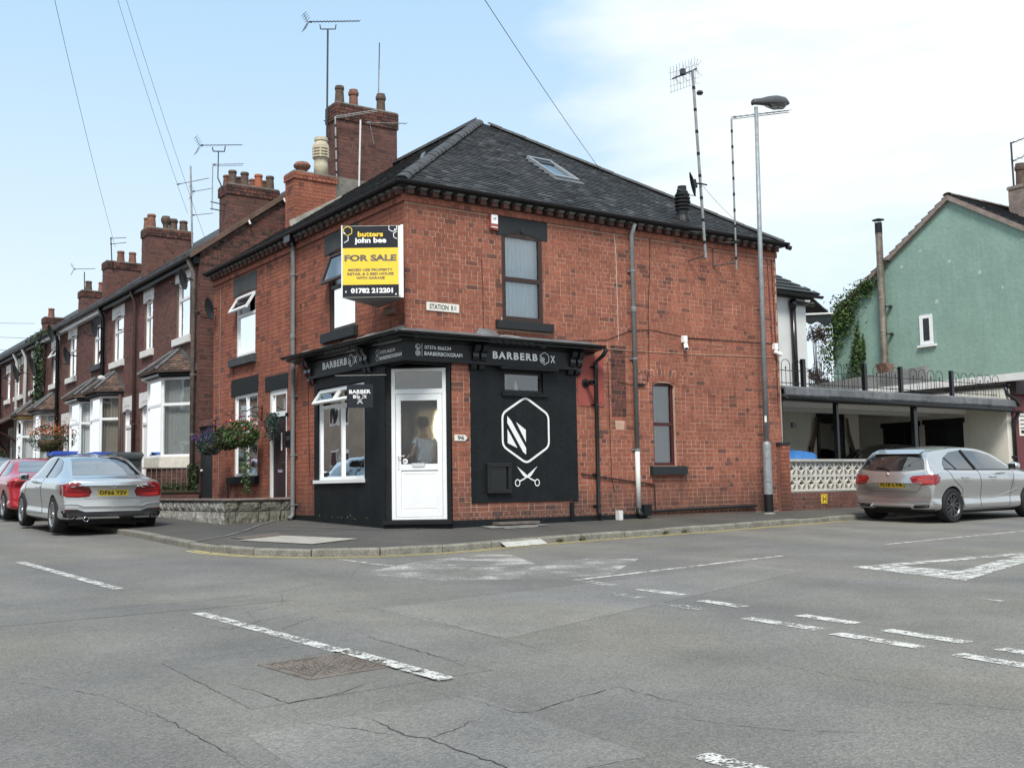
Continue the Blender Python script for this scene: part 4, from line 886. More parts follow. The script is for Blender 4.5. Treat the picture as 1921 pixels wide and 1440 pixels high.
# slanting pipe and cables
b = MB(); b.tube([FR.p(3.52, .87, .03), FR.p(3.9, .82, .035), FR.p(5.24, .66, .03)], .013, 6); b.tube([FR.p(5.24, .66, .03), FR.p(5.25, .17, .03)], .010, 6); b.build('slanting_conduit', 'satin', shop)
def cable(name, pts, r=.006, m='satin', parent=None, fr=FR, n=.014, sag=0):
    b = MB(); P = []
    for (a, c), (a2, c2) in zip(pts[:-1], pts[1:]):
        for k in range(6): t = k/6; P.append(fr.p(a+(a2-a)*t, c+(c2-c)*t-sag*math.sin(math.pi*t), n))
    P.append(fr.p(*pts[-1], n)); b.tube(P, r, 5); return b.build(name, m, parent or shop)
cable('cable', [(5.32, 5.35), (5.30, 4.9), (5.22, 3.9), (5.20, 2.7)]); cable('cable', [(4.42, 5.38), (4.46, 4.9), (4.47, 3.3)], .004, 'pipe_white')
cable('cable', [(3.0, 3.20), (4.2, 3.30), (4.75, 3.50), (5.25, 3.56), (6.2, 3.47), (8.75, 3.50)], .005); cable('cable', [(6.15, 3.46), (8.65, 3.50)], .007)
cable('cable', [(3.9, 3.14), (4.8, 3.13), (6.2, 3.15), (8.72, 3.22), (8.79, 3.1), (8.79, 1.6)], .006, 'mortar'); cable('cable', [(1.48, 4.5), (1.50, 4.0), (1.50, 3.2)], .005)
cable('cable', [(4.20, 2.9), (4.21, 1.9), (4.23, .8), (4.28, .55)], .005); cable('cable', [(8.55, 5.25), (8.62, 3.4)], .009, 'maroonpaint'); cable('cable', [(8.68, 5.25), (8.72, 3.1), (8.70, 2.0)], .007)
cable('cable', [(4.9, 2.72), (5.1, 2.76), (5.17, 2.62), (5.1, 2.5), (4.95, 2.48)], .004, sag=0); cable('cable', [(4.4, 2.55), (4.7, 2.50), (4.92, 2.5)], .004)
cable('cable', [(3.72, 2.98), (3.68, 2.8), (3.64, 1.6), (3.6, .9)], .005, fr=FL); cable('cable', [(8.35, 5.2), (8.36, 3.0), (8.4, .6)], .008, 'pipe_grey', fr=FL)
b = MB(); b.tube([FR.p(4.86, 2.51, .03), FR.p(5.06, 2.51, .03)], .024, 8); b.build('cable_joint', 'satin', shop)
# ornamental pale air brick
b = MB(); b.prism([FR.p(4.36, 1.66, .0), FR.p(4.55, 1.66, 0), FR.p(4.57, 1.83, 0), FR.p(4.34, 1.83, 0)], FR.N*.014)
for i in range(3):
    for j in range(3): b.fbox(FR, 4.385+i*.055, 4.415+i*.055, 1.68+j*.045, 1.71+j*.045, .01, .020)
b.build('air_vent', 'mortar', shop)
# extension of the chimneys ------------------------------------------
big = stack(shop, 2.78, 4.42, 8.2, 8.75, 7.2, 9.98, 'mortar_dark', 'brick_dark', 41, cap=5, capm='brick_soot')
b = MB(); b.box(2.72, 4.48, 8.14, 8.80, 6.6, 8.12); b.build('rendered_base', 'flaunch', shop)
for x, m_, st, h in ((2.98, 'pot_dark', 'plain', .50), (3.36, 'pot', 'tall', .48), (4.12, 'pot_dark', 'tall', .52)): pot(shop, (x, 8.47, 10.0), h, .115, m_, st)
sm = stack(shop, 1.42, 2.45, 7.6, 8.1, 6.2, 7.92, 'mortar_left', 'brick', 43, cap=2)
b = MB(); b.prism([(1.30, 7.5, 6.50), (2.6, 7.5, 7.38), (2.6, 7.6, 7.48), (1.30, 7.6, 6.72)], (0, .0, .04)); b.build('lead_flashing', 'flaunch', roof)
pot(shop, (1.72, 7.85, 7.94), .28, .17, 'pot', 'mushroom')
b = MB(); P = [(.17, 0), (.165, .30), (.15, .42), (.17, .44)]; b.lathe(P, (2.20, 7.85, 7.94), 16); pc_ = b.build('chimney_pot', 'pot_cream', shop, smooth=True)
b = MB(); P = [(.17, .44)]
for i in range(4): z = .46+i*.07; P += [(.16, z), (.205, z+.008), (.205, z+.038), (.16, z+.046)]
P += [(.17, .75), (.15, .84), (.13, .86), (.16, .88), (.16, .95), (.10, .95)]; b.lathe(P, (2.20, 7.85, 7.94), 16)
for k in range(6): a = k*math.pi/3; b.box(2.20+math.cos(a)*.18-.02, 2.20+math.cos(a)*.18+.02, 7.85+math.sin(a)*.18-.02, 7.85+math.sin(a)*.18+.02, 7.94+.45, 7.94+.76)
b.build('louvres', 'pot_cream', pc_)
# ------------------------------------------------------------------ shopfront
b = MB(); wall_sheet(b, FL, .62, 3.36, -.1, 2.76, [LH['shop']], n=.035, reveal=.14); b.quad(FL.p(3.36, .12, .035), FL.p(3.36, 2.76, .035), FL.p(3.36, 2.76, -.01), FL.p(3.36, .12, -.01))
shopfr = b.build('black_front_wall', 'black', shop, recalc=False)
b = MB(); b.fbox(FR, 1.22, 3.45, .41, 2.72, .002, .02); pn = b.build('painted_panel', 'black', shop)
# cut the small window through the panel
bm = bmesh.new(); bm.clear(); bpy.data.meshes.remove(pn.data) if False else None
pn_me = MB(); wall_sheet(pn_me, FR, 1.22, 3.45, .41, 2.72, [RH['small']], n=.02, reveal=.06)
for e in ((1.22, .41, 1.22, 2.72), (3.45, .41, 3.45, 2.72), (1.22, .41, 3.45, .41)): pn_me.quad(FR.p(e[0], e[1], .02), FR.p(e[2], e[3], .02), FR.p(e[2], e[3], 0), FR.p(e[0], e[1], 0))
k_ = pn_me.build('painted_panel', 'black', shop, recalc=False); bpy.data.objects.remove(pn); pn = k_; pn.name = 'painted_panel'
# white emblem on the panel
def pr(pts, n=.024): return [FR.p(u, v, n) for u, v in pts]
def hexpts(cx, cz, hw, ht, hs_, rad=.0): return [(cx, cz+ht), (cx+hw, cz+hs_), (cx+hw, cz-hs_), (cx, cz-ht), (cx-hw, cz-hs_), (cx-hw, cz+hs_)]
def rounded(pts, r, n=4):
    res = []; N_ = len(pts)
    for i in range(N_):
        p, a, c = Vector(pts[i]), Vector(pts[i-1]), Vector(pts[(i+1) % N_]); d0, d1 = (a-p).normalized()*r, (c-p).normalized()*r
        for k in range(n+1): t = k/n; res.append(tuple((p+d0)*(1-t)**2+p*2*t*(1-t)+(p+d1)*t*t))
    return res
b = MB(); b.ribbon(pr(rounded(hexpts(2.335, 1.625, .485, .565, .275), .09)), .036, (0, -1, 0), closed=True); em = b.build('emblem', 'whitepaint', pn, recalc=False)
b = MB()
def ply(pts, n=.0245): b.add(pr(pts, n), [tuple(range(len(pts)))])
ply([(1.95, 1.86), (2.03, 1.78), (2.33, 1.32), (2.33, 1.21), (2.27, 1.25), (1.95, 1.74)]); ply([(1.95, 1.64), (2.15, 1.32), (1.95, 1.40)]); ply([(2.13, 1.76), (2.33, 1.63), (2.33, 1.42)])
b.build('emblem_stripes', 'whitepaint', pn, recalc=False)
b = MB(); cx, cz = 2.345, .845
for s_ in (-1, 1):
    P = [(cx-s_*.215, cz+.165), (cx-s_*.05, cz+.05), (cx+s_*.03, cz-.02), (cx-s_*.0, cz-.035), (cx-s_*.08, cz+.0)]
    b.add([FR.p(u, v, .0245+.0008*s_) for u, v in (P if s_ > 0 else P[::-1])], [tuple(range(5))])
    b.ribbon([FR.p(u, v, .0262+.0008*s_) for u, v in ((cx-s_*.02, cz+.01), (cx+s_*.07, cz-.05), (cx+s_*.155, cz-.085))], .024, (0, -1, 0))
    b.ribbon([FR.p(cx+s_*.205+math.cos(t)*.047, cz-.115+math.sin(t)*.055, .0275+.0008*s_) for t in [k*math.pi/8 for k in range(16)]], .017, (0, -1, 0), closed=True)
b.build('scissors_emblem', 'whitepaint', pn, recalc=False)
# meter cupboard on the panel
b = MB(); f = FR; a, c, d, e = 1.50, 1.99, .56, 1.07
for q in ((a, c, e-.07, e), (a, c, d, d+.07), (a, a+.07, d+.07, e-.07), (c-.07, c, d+.07, e-.07)): b.fbox(f, *q, .02, .085)
cb = b.build('meter_cupboard_frame', 'satin', pn, bevel=.006); b = MB(); b.fbox(f, a+.07, c-.07, d+.07, e-.07, .02, .045); b.build('meter_cupboard_door', 'gloss', pn)
# fascia boards, cornice, corbels
b = MB(); b.fbox(FR, -.0975, 3.45, 2.70, 3.00, -.02, .10); b.fbox(FL, -.0975, 3.50, 2.703, 2.997, -.02, .10)
b.add([(-.09, -.09, 2.694), (.9, -.09, 2.694), (.9, 0, 2.694), (0, .75, 2.694), (-.09, .75, 2.694)], [(0, 1, 2, 3, 4)]); fas = b.build('fascia', 'satin', shop)
b = MB(); b.prism([(-.0, -.0, 2.66), (.86, 0, 2.66), (.86, .05, 2.66), (.05, .70, 2.66), (0, .70, 2.66)], (0, 0, .035)); b.build('door_soffit', 'black', shop)
def cornice(prof, name, m):
    """profile (out, z) swept round the corner"""
    b = MB(); A = []
    for o_, z in prof: A.append([Vector((3.75+o_*.3, -o_, z)), Vector((-o_, -o_, z)), Vector((-o_, 4.0+o_*.3, z+.03))])
    n = len(A)
    for i in range(n):
        j = (i+1) % n
        for k in range(2): b.quad(A[i][k], A[i][k+1], A[j][k+1], A[j][k])
    b.add([a[0] for a in A], [tuple(range(n))]); b.add([a[2] for a in A], [tuple(range(n))]); return b.build(name, m, shop)
cornice([(.0, 3.0), (.12, 3.0), (.16, 3.03), (.24, 3.05), (.30, 3.06), (.30, 3.085), (.0, 3.22)], 'cornice', 'gloss')
b = MB(); gutter(b, (-.35, -.345, 3.13), (3.86, -.345, 3.13), .05); gutter(b, (-.345, 4.10, 3.16), (-.345, -.35, 3.13), .05); b.build('shop_gutter', 'gloss', shop)
cornice([(.0, 3.22), (.30, 3.12), (.30, 3.135), (.0, 3.24)], 'cornice_flashing', 'lead')
b = MB(); b.ribbon([Vector((-.02, y, 3.245+.01*math.sin(y*7))) for y in [k*.12 for k in range(34)]], .05, (-1, 0, .2)); b.build('mortar_fillet', 'kerb_light', shop, recalc=False)
b = MB(); b.prism([(1.35, -.02, 3.22), (1.55, -.22, 3.17), (1.72, -.20, 3.18), (1.66, -.02, 3.30), (1.42, -.02, 3.31)], (0, .01, .02)); b.build('loose_lead_flap', 'lead', shop)
b = MB(); b.tube([(1.7, -.2, 3.18), (1.9, -.1, 3.22), (2.6, -.03, 3.2), (3.7, -.03, 3.18)], .007, 5); b.build('loose_cable', 'pipe_white', shop)
def corbel(fr, u):
    b = MB(); prof = [(0, 2.60), (.06, 2.62), (.085, 2.68), (.07, 2.73), (.12, 2.76), (.15, 2.82), (.14, 2.88), (.19, 2.92), (.22, 2.98), (.21, 3.02), (0, 3.02)]
    b.prism([fr.p(u-.055, v, n) for n, v in prof], fr.U*.11); c = b.build('corbel', 'gloss', shop)
for u in (1.26, 1.42, 3.30, 3.46): corbel(FR, u)
for u in (1.12, 1.28, 3.36, 3.52): corbel(FL, u)
lettering('BARBERB', FR, 2.085, 2.875, .104, width=.93, height=.125, parent=fas, space=1.25, bold=.035); lettering('X', FR, 2.88, 2.862, .104, height=.125, width=.10, parent=fas, bold=.02)
def small_emblem(fr, cx, cz, s_, n, parent, flip=1, m='whiteprint', mir=1):
    b = MB(); b.ribbon([fr.p(cx+u*s_*mir, cz+v*s_, n) for u, v in rounded(hexpts(0, 0, .5, .58, .28), .08)], .06*s_, fr.N, closed=True); P = lambda pts: b.add([fr.p(cx+u*s_*mir, cz+v*s_, n) for u, v in pts], [tuple(range(len(pts)))])
    P([(-.40, .24), (-.32, .16), (0, -.32), (0, -.44), (-.06, -.4), (-.4, .12)]); P([(-.4, .0), (-.18, -.33), (-.4, -.24)]); P([(-.2, .14), (0, 0), (0, -.2)])
    return b.build('emblem', m, parent, recalc=False)
small_emblem(FR, 2.70, 2.868, .185, .104, fas)
lettering('07376 866534', FR, .55, 2.925, .104, width=.50, height=.058, parent=fas, bold=.004); lettering('BARBERBOXGRAM', FR, .655, 2.825, .104, width=.72, height=.062, parent=fas, bold=.012)
def icons(fr, cx, parent, mir=1):
    b = MB()
    for cz in (2.925, 2.825): b.ribbon([fr.p(cx+math.cos(t)*.042, cz+math.sin(t)*.042, .104) for t in [k*math.pi/9 for k in range(18)]], .007, fr.N, closed=True)
    q = [(-.018, .018), (-.02, .0), (-.006, -.016), (.018, -.02)]; b.ribbon([fr.p(cx+u*mir, 2.925+v, .1045) for u, v in q], .011, fr.N)
    b.ribbon([fr.p(cx+u, 2.825+v, .1045) for u, v in ((-.02, -.02), (.02, -.02), (.02, .02), (-.02, .02))], .007, fr.N, closed=True); b.ribbon([fr.p(cx+math.cos(t)*.009, 2.825+math.sin(t)*.009, .1048) for t in [k*math.pi/4 for k in range(8)]], .005, fr.N, closed=True)
    b.ribbon([fr.p(cx+.075*mir, 2.77, .104), fr.p(cx+.075*mir, 2.985, .104)], .005, fr.N); b.build('contact_icons', 'whiteprint', parent, recalc=False)
icons(FR, .175, fas)
lettering('BARBERB', FL, 2.36, 2.885, .104, width=.98, height=.125, parent=fas, space=1.15, bold=.035, flip=True); lettering('X', FL, 1.545, 2.875, .104, height=.125, width=.12, parent=fas, bold=.02, flip=True); small_emblem(FL, 1.72, 2.878, .185, .104, fas, mir=-1)
lettering('07376 866534', FL, .40, 2.895, .104, width=.50, height=.055, parent=fas, bold=.004, flip=True); lettering('BARBERBOXGRAM', FL, .30, 2.80, .104, width=.74, height=.06, parent=fas, bold=.02, flip=True)
b = MB()
for cz in (2.905, 2.81): b.ribbon([FL.p(.76+math.cos(t)*.04, cz+math.sin(t)*.042, .104) for t in [k*math.pi/9 for k in range(18)]], .007, FL.N, closed=True)
b.ribbon([FL.p(.69, 2.75, .104), FL.p(.69, 2.97, .104)], .005, FL.N); b.build('contact_icons', 'whiteprint', fas, recalc=False)
# shop window with two top casements tilted open
f = Fr((0, 0, 0), (0, 1, 0), (-1, 0, 0)); wd = window(shop, f, 1.37, 3.19, .84, 2.48, back=.045, fw_=.055, bars_v=(.5,), bars_h=(.80,), open_top=R(34), curtain=None)
b = MB(); b.fbox(FL, 1.34, 3.30, .78, .84, -.05, .09); b.build('sill', 'white', wd)
# inside the shop
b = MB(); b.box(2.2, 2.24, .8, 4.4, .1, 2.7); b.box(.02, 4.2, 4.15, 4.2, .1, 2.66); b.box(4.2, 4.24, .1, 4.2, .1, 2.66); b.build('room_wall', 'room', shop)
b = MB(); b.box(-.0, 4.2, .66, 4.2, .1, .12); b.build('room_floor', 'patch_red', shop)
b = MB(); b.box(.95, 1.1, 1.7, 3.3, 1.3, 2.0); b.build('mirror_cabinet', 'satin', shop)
for cy in (1.55, 2.95): 
    c = MB(); N_ = 14
    for i in range(N_): c.quad((.22+.02*math.sin(i*1.7), cy-.2+.4*i/N_*1.0, .9), (.22+.02*math.sin((i+1)*1.7), cy-.2+.4*(i+1)/N_, .9), (.22+.02*math.sin((i+1)*1.7), cy-.2+.4*(i+1)/N_, 2.4), (.22+.02*math.sin(i*1.7), cy-.2+.4*i/N_, 2.4))
    c.build('curtain', 'curtain', shop, recalc=False)
for i, (y, m_, lb) in enumerate(((2.22, 'whiteprint', 'white pump bottle on the shop window sill beside the centre bar'), (1.44, 'whiteprint', 'white pump bottle on the shop window sill nearest the corner door'), (3.02, 'satin', 'black bottle on the shop window sill at its street end'))):
    b = MB(); b.lathe([(.05, 0), (.055, .02), (.055, .16), (.04, .21), (.018, .225), (.018, .26), (.03, .262), (.03, .28), (0, .28)], (.12, y, .86), 12); o = b.build('bottle', m_, smooth=True); tag(o, lb, 'bottle', 'bottles on the shop window sill')
# corner door on the chamfer
cu_ = Vector((.82, -.64, 0)).normalized(); FC = Fr((0, .64, 0), cu_, (cu_.y, -cu_.x, 0)); FC = Fr((0, .64, 0), cu_, Vector((-.615, -.788, 0)).normalized())
b = MB()
for q in ((-.02, .08, .0, 2.72), (.985, 1.06, .0, 2.72), (.08, .985, 2.63, 2.72)): b.fbox(FC, *q, -.10, .012)
b.build('door_jamb', 'black', shop)
b = MB(); b.prism([(.80, -.0, 0), (.86, 0, 0), (.86, .1, 0), (.80, .1, 0)], (0, 0, 2.72)); b.build('door_jamb', 'gloss', shop)
df = MB()
for q in ((.08, .145, .16, 2.63), (.92, .985, .16, 2.63), (.145, .92, 2.575, 2.63), (.145, .92, 2.21, 2.29), (.145, .92, .16, .20)): df.fbox(FC, *q, -.07, .0)
dfo = df.build('shop_door_frame', 'white', shop, bevel=.004)
b = MB(); b.quad(FC.p(.145, 2.29, -.035), FC.p(.92, 2.29, -.035), FC.p(.92, 2.575, -.035), FC.p(.145, 2.575, -.035)); b.build('fanlight_pane', 'glass_dark', dfo, recalc=False)
b = MB()
for q in ((.15, .235, .205, 2.205), (.835, .915, .205, 2.205), (.235, .835, 2.10, 2.205), (.235, .835, .96, 1.06), (.235, .835, .205, .30)): b.fbox(FC, *q, -.06, -.008)
b.fbox(FC, .235, .835, .30, .96, -.05, -.026); sdoor = b.build('shop_door', 'white', shop, bevel=.004)
b = MB()
for q in ((.265, .805, .905, .915), (.265, .805, .345, .355), (.265, .275, .355, .905), (.795, .805, .355, .905)): b.fbox(FC, *q, -.03, -.021)
b.build('panel_moulding', 'white', sdoor)
b = MB(); b.quad(FC.p(.235, 1.06, -.04), FC.p(.835, 1.06, -.04), FC.p(.835, 2.10, -.04), FC.p(.235, 2.10, -.04)); b.build('frosted_pane', 'frosted', sdoor, recalc=False)
b = MB(); b.fbox(FC, .185, .205, .98, 1.22, -.01, .004); b.tube([FC.p(.195, 1.19, .0), FC.p(.195, 1.19, .045), FC.p(.30, 1.195, .045)], .010, 6); b.build('handle', 'pipe_white', sdoor)
b = MB(); b.fbox(FC, .42, .62, 1.015, 1.055, -.01, .004); b.fbox(FC, .41, .63, 1.055, 1.075, -.01, .012); b.build('letterbox', 'chrome', sdoor)
b = MB(); b.add([FC.p(.30+math.cos(t)*.042, 1.11+math.sin(t)*.042, -.034) for t in [k*math.pi/9 for k in range(18)]], [tuple(range(18))]); st = b.build('round_sticker', 'whiteprint', sdoor, recalc=False)
b = MB(); b.ribbon([FC.p(.275, 1.112, -.033), FC.p(.325, 1.112, -.033)], .014, FC.N); b.ribbon([FC.p(.285, 1.088, -.033), FC.p(.315, 1.088, -.033)], .005, FC.N); b.build('sticker_print', 'satin', sdoor, recalc=False)
b = MB(); b.prism([FC.p(-.06, .09, .16), FC.p(1.08, .09, .16), FC.p(1.08, .09, -.1), FC.p(-.06, .09, -.1)], (0, 0, .06)); b.prism([FC.p(-.02, -.1, .09), FC.p(1.04, -.1, .09), FC.p(1.04, -.1, -.1), FC.p(-.02, -.1, -.1)], (0, 0, .19)); b.build('door_step', 'black', shop)
# warm ceiling lamp in the shop (glows through the frosted glass)
lp = FC.p(.84, 1.68, -.95); lamp_thing = thing('room_lamp', 'lit warm lamp inside the shop, glowing through the frosted corner door', 'lamp', tuple(lp)); em_ = bpy.data.materials.new('lit_bulb'); em_.use_nodes = True; pb = em_.node_tree.nodes['Principled BSDF']; pb.inputs['Emission Color'].default_value = (1, .82, .5, 1); pb.inputs['Emission Strength'].default_value = 14; M['bulb'] = em_
b = MB(); b.lathe([(.0, -.30), (.09, -.24), (.13, 0), (.09, .24), (0, .30)], lp, 14); b.build('bulb', 'bulb', lamp_thing, smooth=True); b = MB(); b.tube([lp+Vector((0, 0, .24)), Vector((lp.x, lp.y, 2.655))], .008, 6); b.build('flex', 'satin', lamp_thing)
# ------------------------------------------------------------------ terraced houses along the side street
TZ = 6.22; TS = .743; TR = 4.45
def leaves(mb, n, fn, size, seed=1, flat=0):
    r_ = random.Random(seed)
    for _ in range(n):
        p = fn(r_)
        if p is None: continue
        a = Vector((r_.gauss(0, 1), r_.gauss(0, 1), r_.gauss(0, 1))).normalized(); b_ = a.orthogonal().normalized(); c = a.cross(b_); s_ = size*r_.uniform(.6, 1.3); t = r_.uniform(0, 6.28)
        u = (b_*math.cos(t)+c*math.sin(t)); v = a.cross(u); p = Vector(p)
        mb.add([p-u*s_, p+v*s_*.45, p+u*s_, p-v*s_*.45+a*s_*.15], [(0, 1, 2, 3)])
def ball(c, rx, ry, rz, lo=.5):
    def f(r_):
        d = Vector((r_.gauss(0, 1), r_.gauss(0, 1), r_.gauss(0, 1))).normalized()*(r_.uniform(lo, 1)**.5)
        return Vector(c)+Vector((d.x*rx, d.y*ry, d.z*rz))
    return f
def bay_window(parent, ya, yb, yc, yd, pr, z0=1.50, z1=3.38, roofz=3.52, apexz=4.12, curt='curtain_grey', base='cream_sill', brick='brick_dark', fascia='gloss', gap=None):
    pts = [(0, ya), (-pr, yb), (-pr, yc), (0, yd)]; bay = None
    b = MB(); 
    def slab(P, za, zb, grow):
        g = [(p[0]-(grow if p[0] < 0 else 0), p[1]+(-grow if i < 2 else grow)) for i, p in enumerate(P)]
        return [(x, y, za) for x, y in g], (0, 0, zb-za)
    b.prism(*slab(pts, z0-.26, z0, .05)); bay = b.build('bay_window', base, parent)
    b = MB(); zb = gz(-.5, ya)+.05; b.prism(*slab(pts, zb, z0-.26, -.01)); b.build('bay_base', 'mortar_dark', bay)
    mb = MB()
    for i in range(3):
        p, q = Vector((*pts[i], 0)), Vector((*pts[i+1], 0)); U = (q-p).normalized(); N_ = Vector((-U.y, U.x, 0)); L_ = (q-p).length
        f = Fr(p, U, N_)
        for r in bricks(.01, L_-.01, zb, z0-.26, (), 60+i): mb.fbox(f, *r, -.01, .006, True)
        # white frame of this side: jambs, head, transom, sill and glass
        w_ = MB(); F_ = .055; zt = z0+(z1-z0)*.66
        for r in ((0, L_, z0, z0+F_), (0, L_, z1-F_, z1), (0, F_, z0+F_, z1-F_), (L_-F_, L_, z0+F_, z1-F_), (F_, L_-F_, zt-F_*.6, zt+F_*.6)): w_.fbox(f, *r, -.06, .0)
        w_.build('bay_frame', 'white', bay)
        for (a, c) in ((z0+F_, zt-F_*.6), (zt+F_*.6, z1-F_)):
            g = MB(); g.quad(f.p(F_, a, -.03), f.p(L_-F_, a, -.03), f.p(L_-F_, c, -.03), f.p(F_, c, -.03)); g.build('pane', 'glass', bay, recalc=False)
        c = MB(); N2 = max(6, int(L_/.03)); 
        for k in range(N2):
            ua, ub = L_*k/N2, L_*(k+1)/N2; c.quad(f.p(ua, z0, -.14+.012*math.sin(ua*70)), f.p(ub, z0, -.14+.012*math.sin(ub*70)), f.p(ub, z1, -.14+.012*math.sin(ub*70)), f.p(ua, z1, -.14+.012*math.sin(ua*70)))
        c.build('curtain', curt, bay, recalc=False, smooth=True)
    mb.build('bay_brickwork', brick, bay, recalc=False)['kind'] = 'stuff'
    b = MB(); b.prism(*slab(pts, z1, roofz-.03, .05)); b.prism(*slab(pts, z1+.03, roofz-.05, .12)); b.build('bay_fascia', fascia, bay)
    # tiled half-hexagon roof against the wall, lead hips and stepped flashing
    g = .2; E_ = [Vector((0, ya-g, roofz)), Vector((-pr-g, yb-g*.6, roofz)), Vector((-pr-g, yc+g*.6, roofz)), Vector((0, yd+g, roofz))]; ym = (yb+yc)/2; T1 = Vector((0, ym-.18, apexz)); T2 = Vector((0, ym+.18, apexz))
    b = MB(); d = Vector((0, 0, -.03)); b.add(E_+[T1, T2]+[e+d for e in E_], [(0, 1, 4), (1, 2, 5, 4), (2, 3, 5), (0, 1, 7, 6), (1, 2, 8, 7), (2, 3, 9, 8)]); rf = b.build('bay_roof', 'tile_brown', bay, recalc=False)
    t = MB()
    for A_, B2, top in ((E_[0], E_[1], (T1, T1)), (E_[1], E_[2], (T1, T2)), (E_[2], E_[3], (T2, T2))):
        nrm = (B2-A_).cross(top[0]-A_).normalized(); nrm = nrm if nrm.z > 0 else -nrm; rows_ = 9
        for k in range(rows_):
            f0, f1 = k/rows_, (k+1)/rows_; p0, q0 = A_.lerp(top[0], f0), B2.lerp(top[1], f0); p1, q1 = A_.lerp(top[0], f1), B2.lerp(top[1], f1); n = max(1, int((q0-p0).length/.17))
            for i in range(n):
                a0, a1 = i/n, (i+1)/n; th = .022+rnd.uniform(0, .008)
                V_ = [p0.lerp(q0, a0+.01), p0.lerp(q0, a1-.01), p1.lerp(q1, a1-.01), p1.lerp(q1, a0+.01)]
                t.add([V_[0]+nrm*th, V_[1]+nrm*th, V_[2]+nrm*.006, V_[3]+nrm*.006, V_[0], V_[1]], [(0, 1, 2, 3), (4, 5, 1, 0)])
    t.build('bay_roof_tiles', 'tile_brown', rf, recalc=False)['kind'] = 'stuff'
    b = MB()
    for e, tp in ((E_[1], T1), (E_[2], T2)): b.tube([e+Vector((0, 0, .03)), tp+Vector((0, 0, .03))], .055, 6)
    b.build('lead_hip', 'lead', rf)
    b = MB()
    for k in range(7):
        f0 = k/7; y = (ya-g)+(ym-.18-ya+g)*f0; z = roofz+(apexz-roofz)*f0; b.box(-.035, -.005, y, y+.13, z-.02, z+.16)
    b.box(-.04, -.005, ym-.2, ym+.2, apexz-.03, apexz+.06); b.build('stepped_flashing', 'lead', rf)
    return bay
def cream_head(parent, y0, y1, z0, z1, m='whitestone'):
    l = lintel(parent, FL, y0-.10, y1+.10, z0-.04, z1, m=m, arch=.05, w0=y0+.04, w1=y1-.04, keystone=False)
    b = MB(); ym = (y0+y1)/2
    for s_ in (-1, 1): b.ribbon([FL.p(ym+s_*(.12+.1*math.cos(t)), z0+.05+.07*math.sin(t), .018) for t in (0, .5, 1.0, 1.5, 2.2)], .014, FL.N)
    b.ribbon([FL.p(ym, z0+.05, .018), FL.p(ym, z0+.16, .018)], .012, FL.N); b.build('carved_lines', 'slate', l, recalc=False)
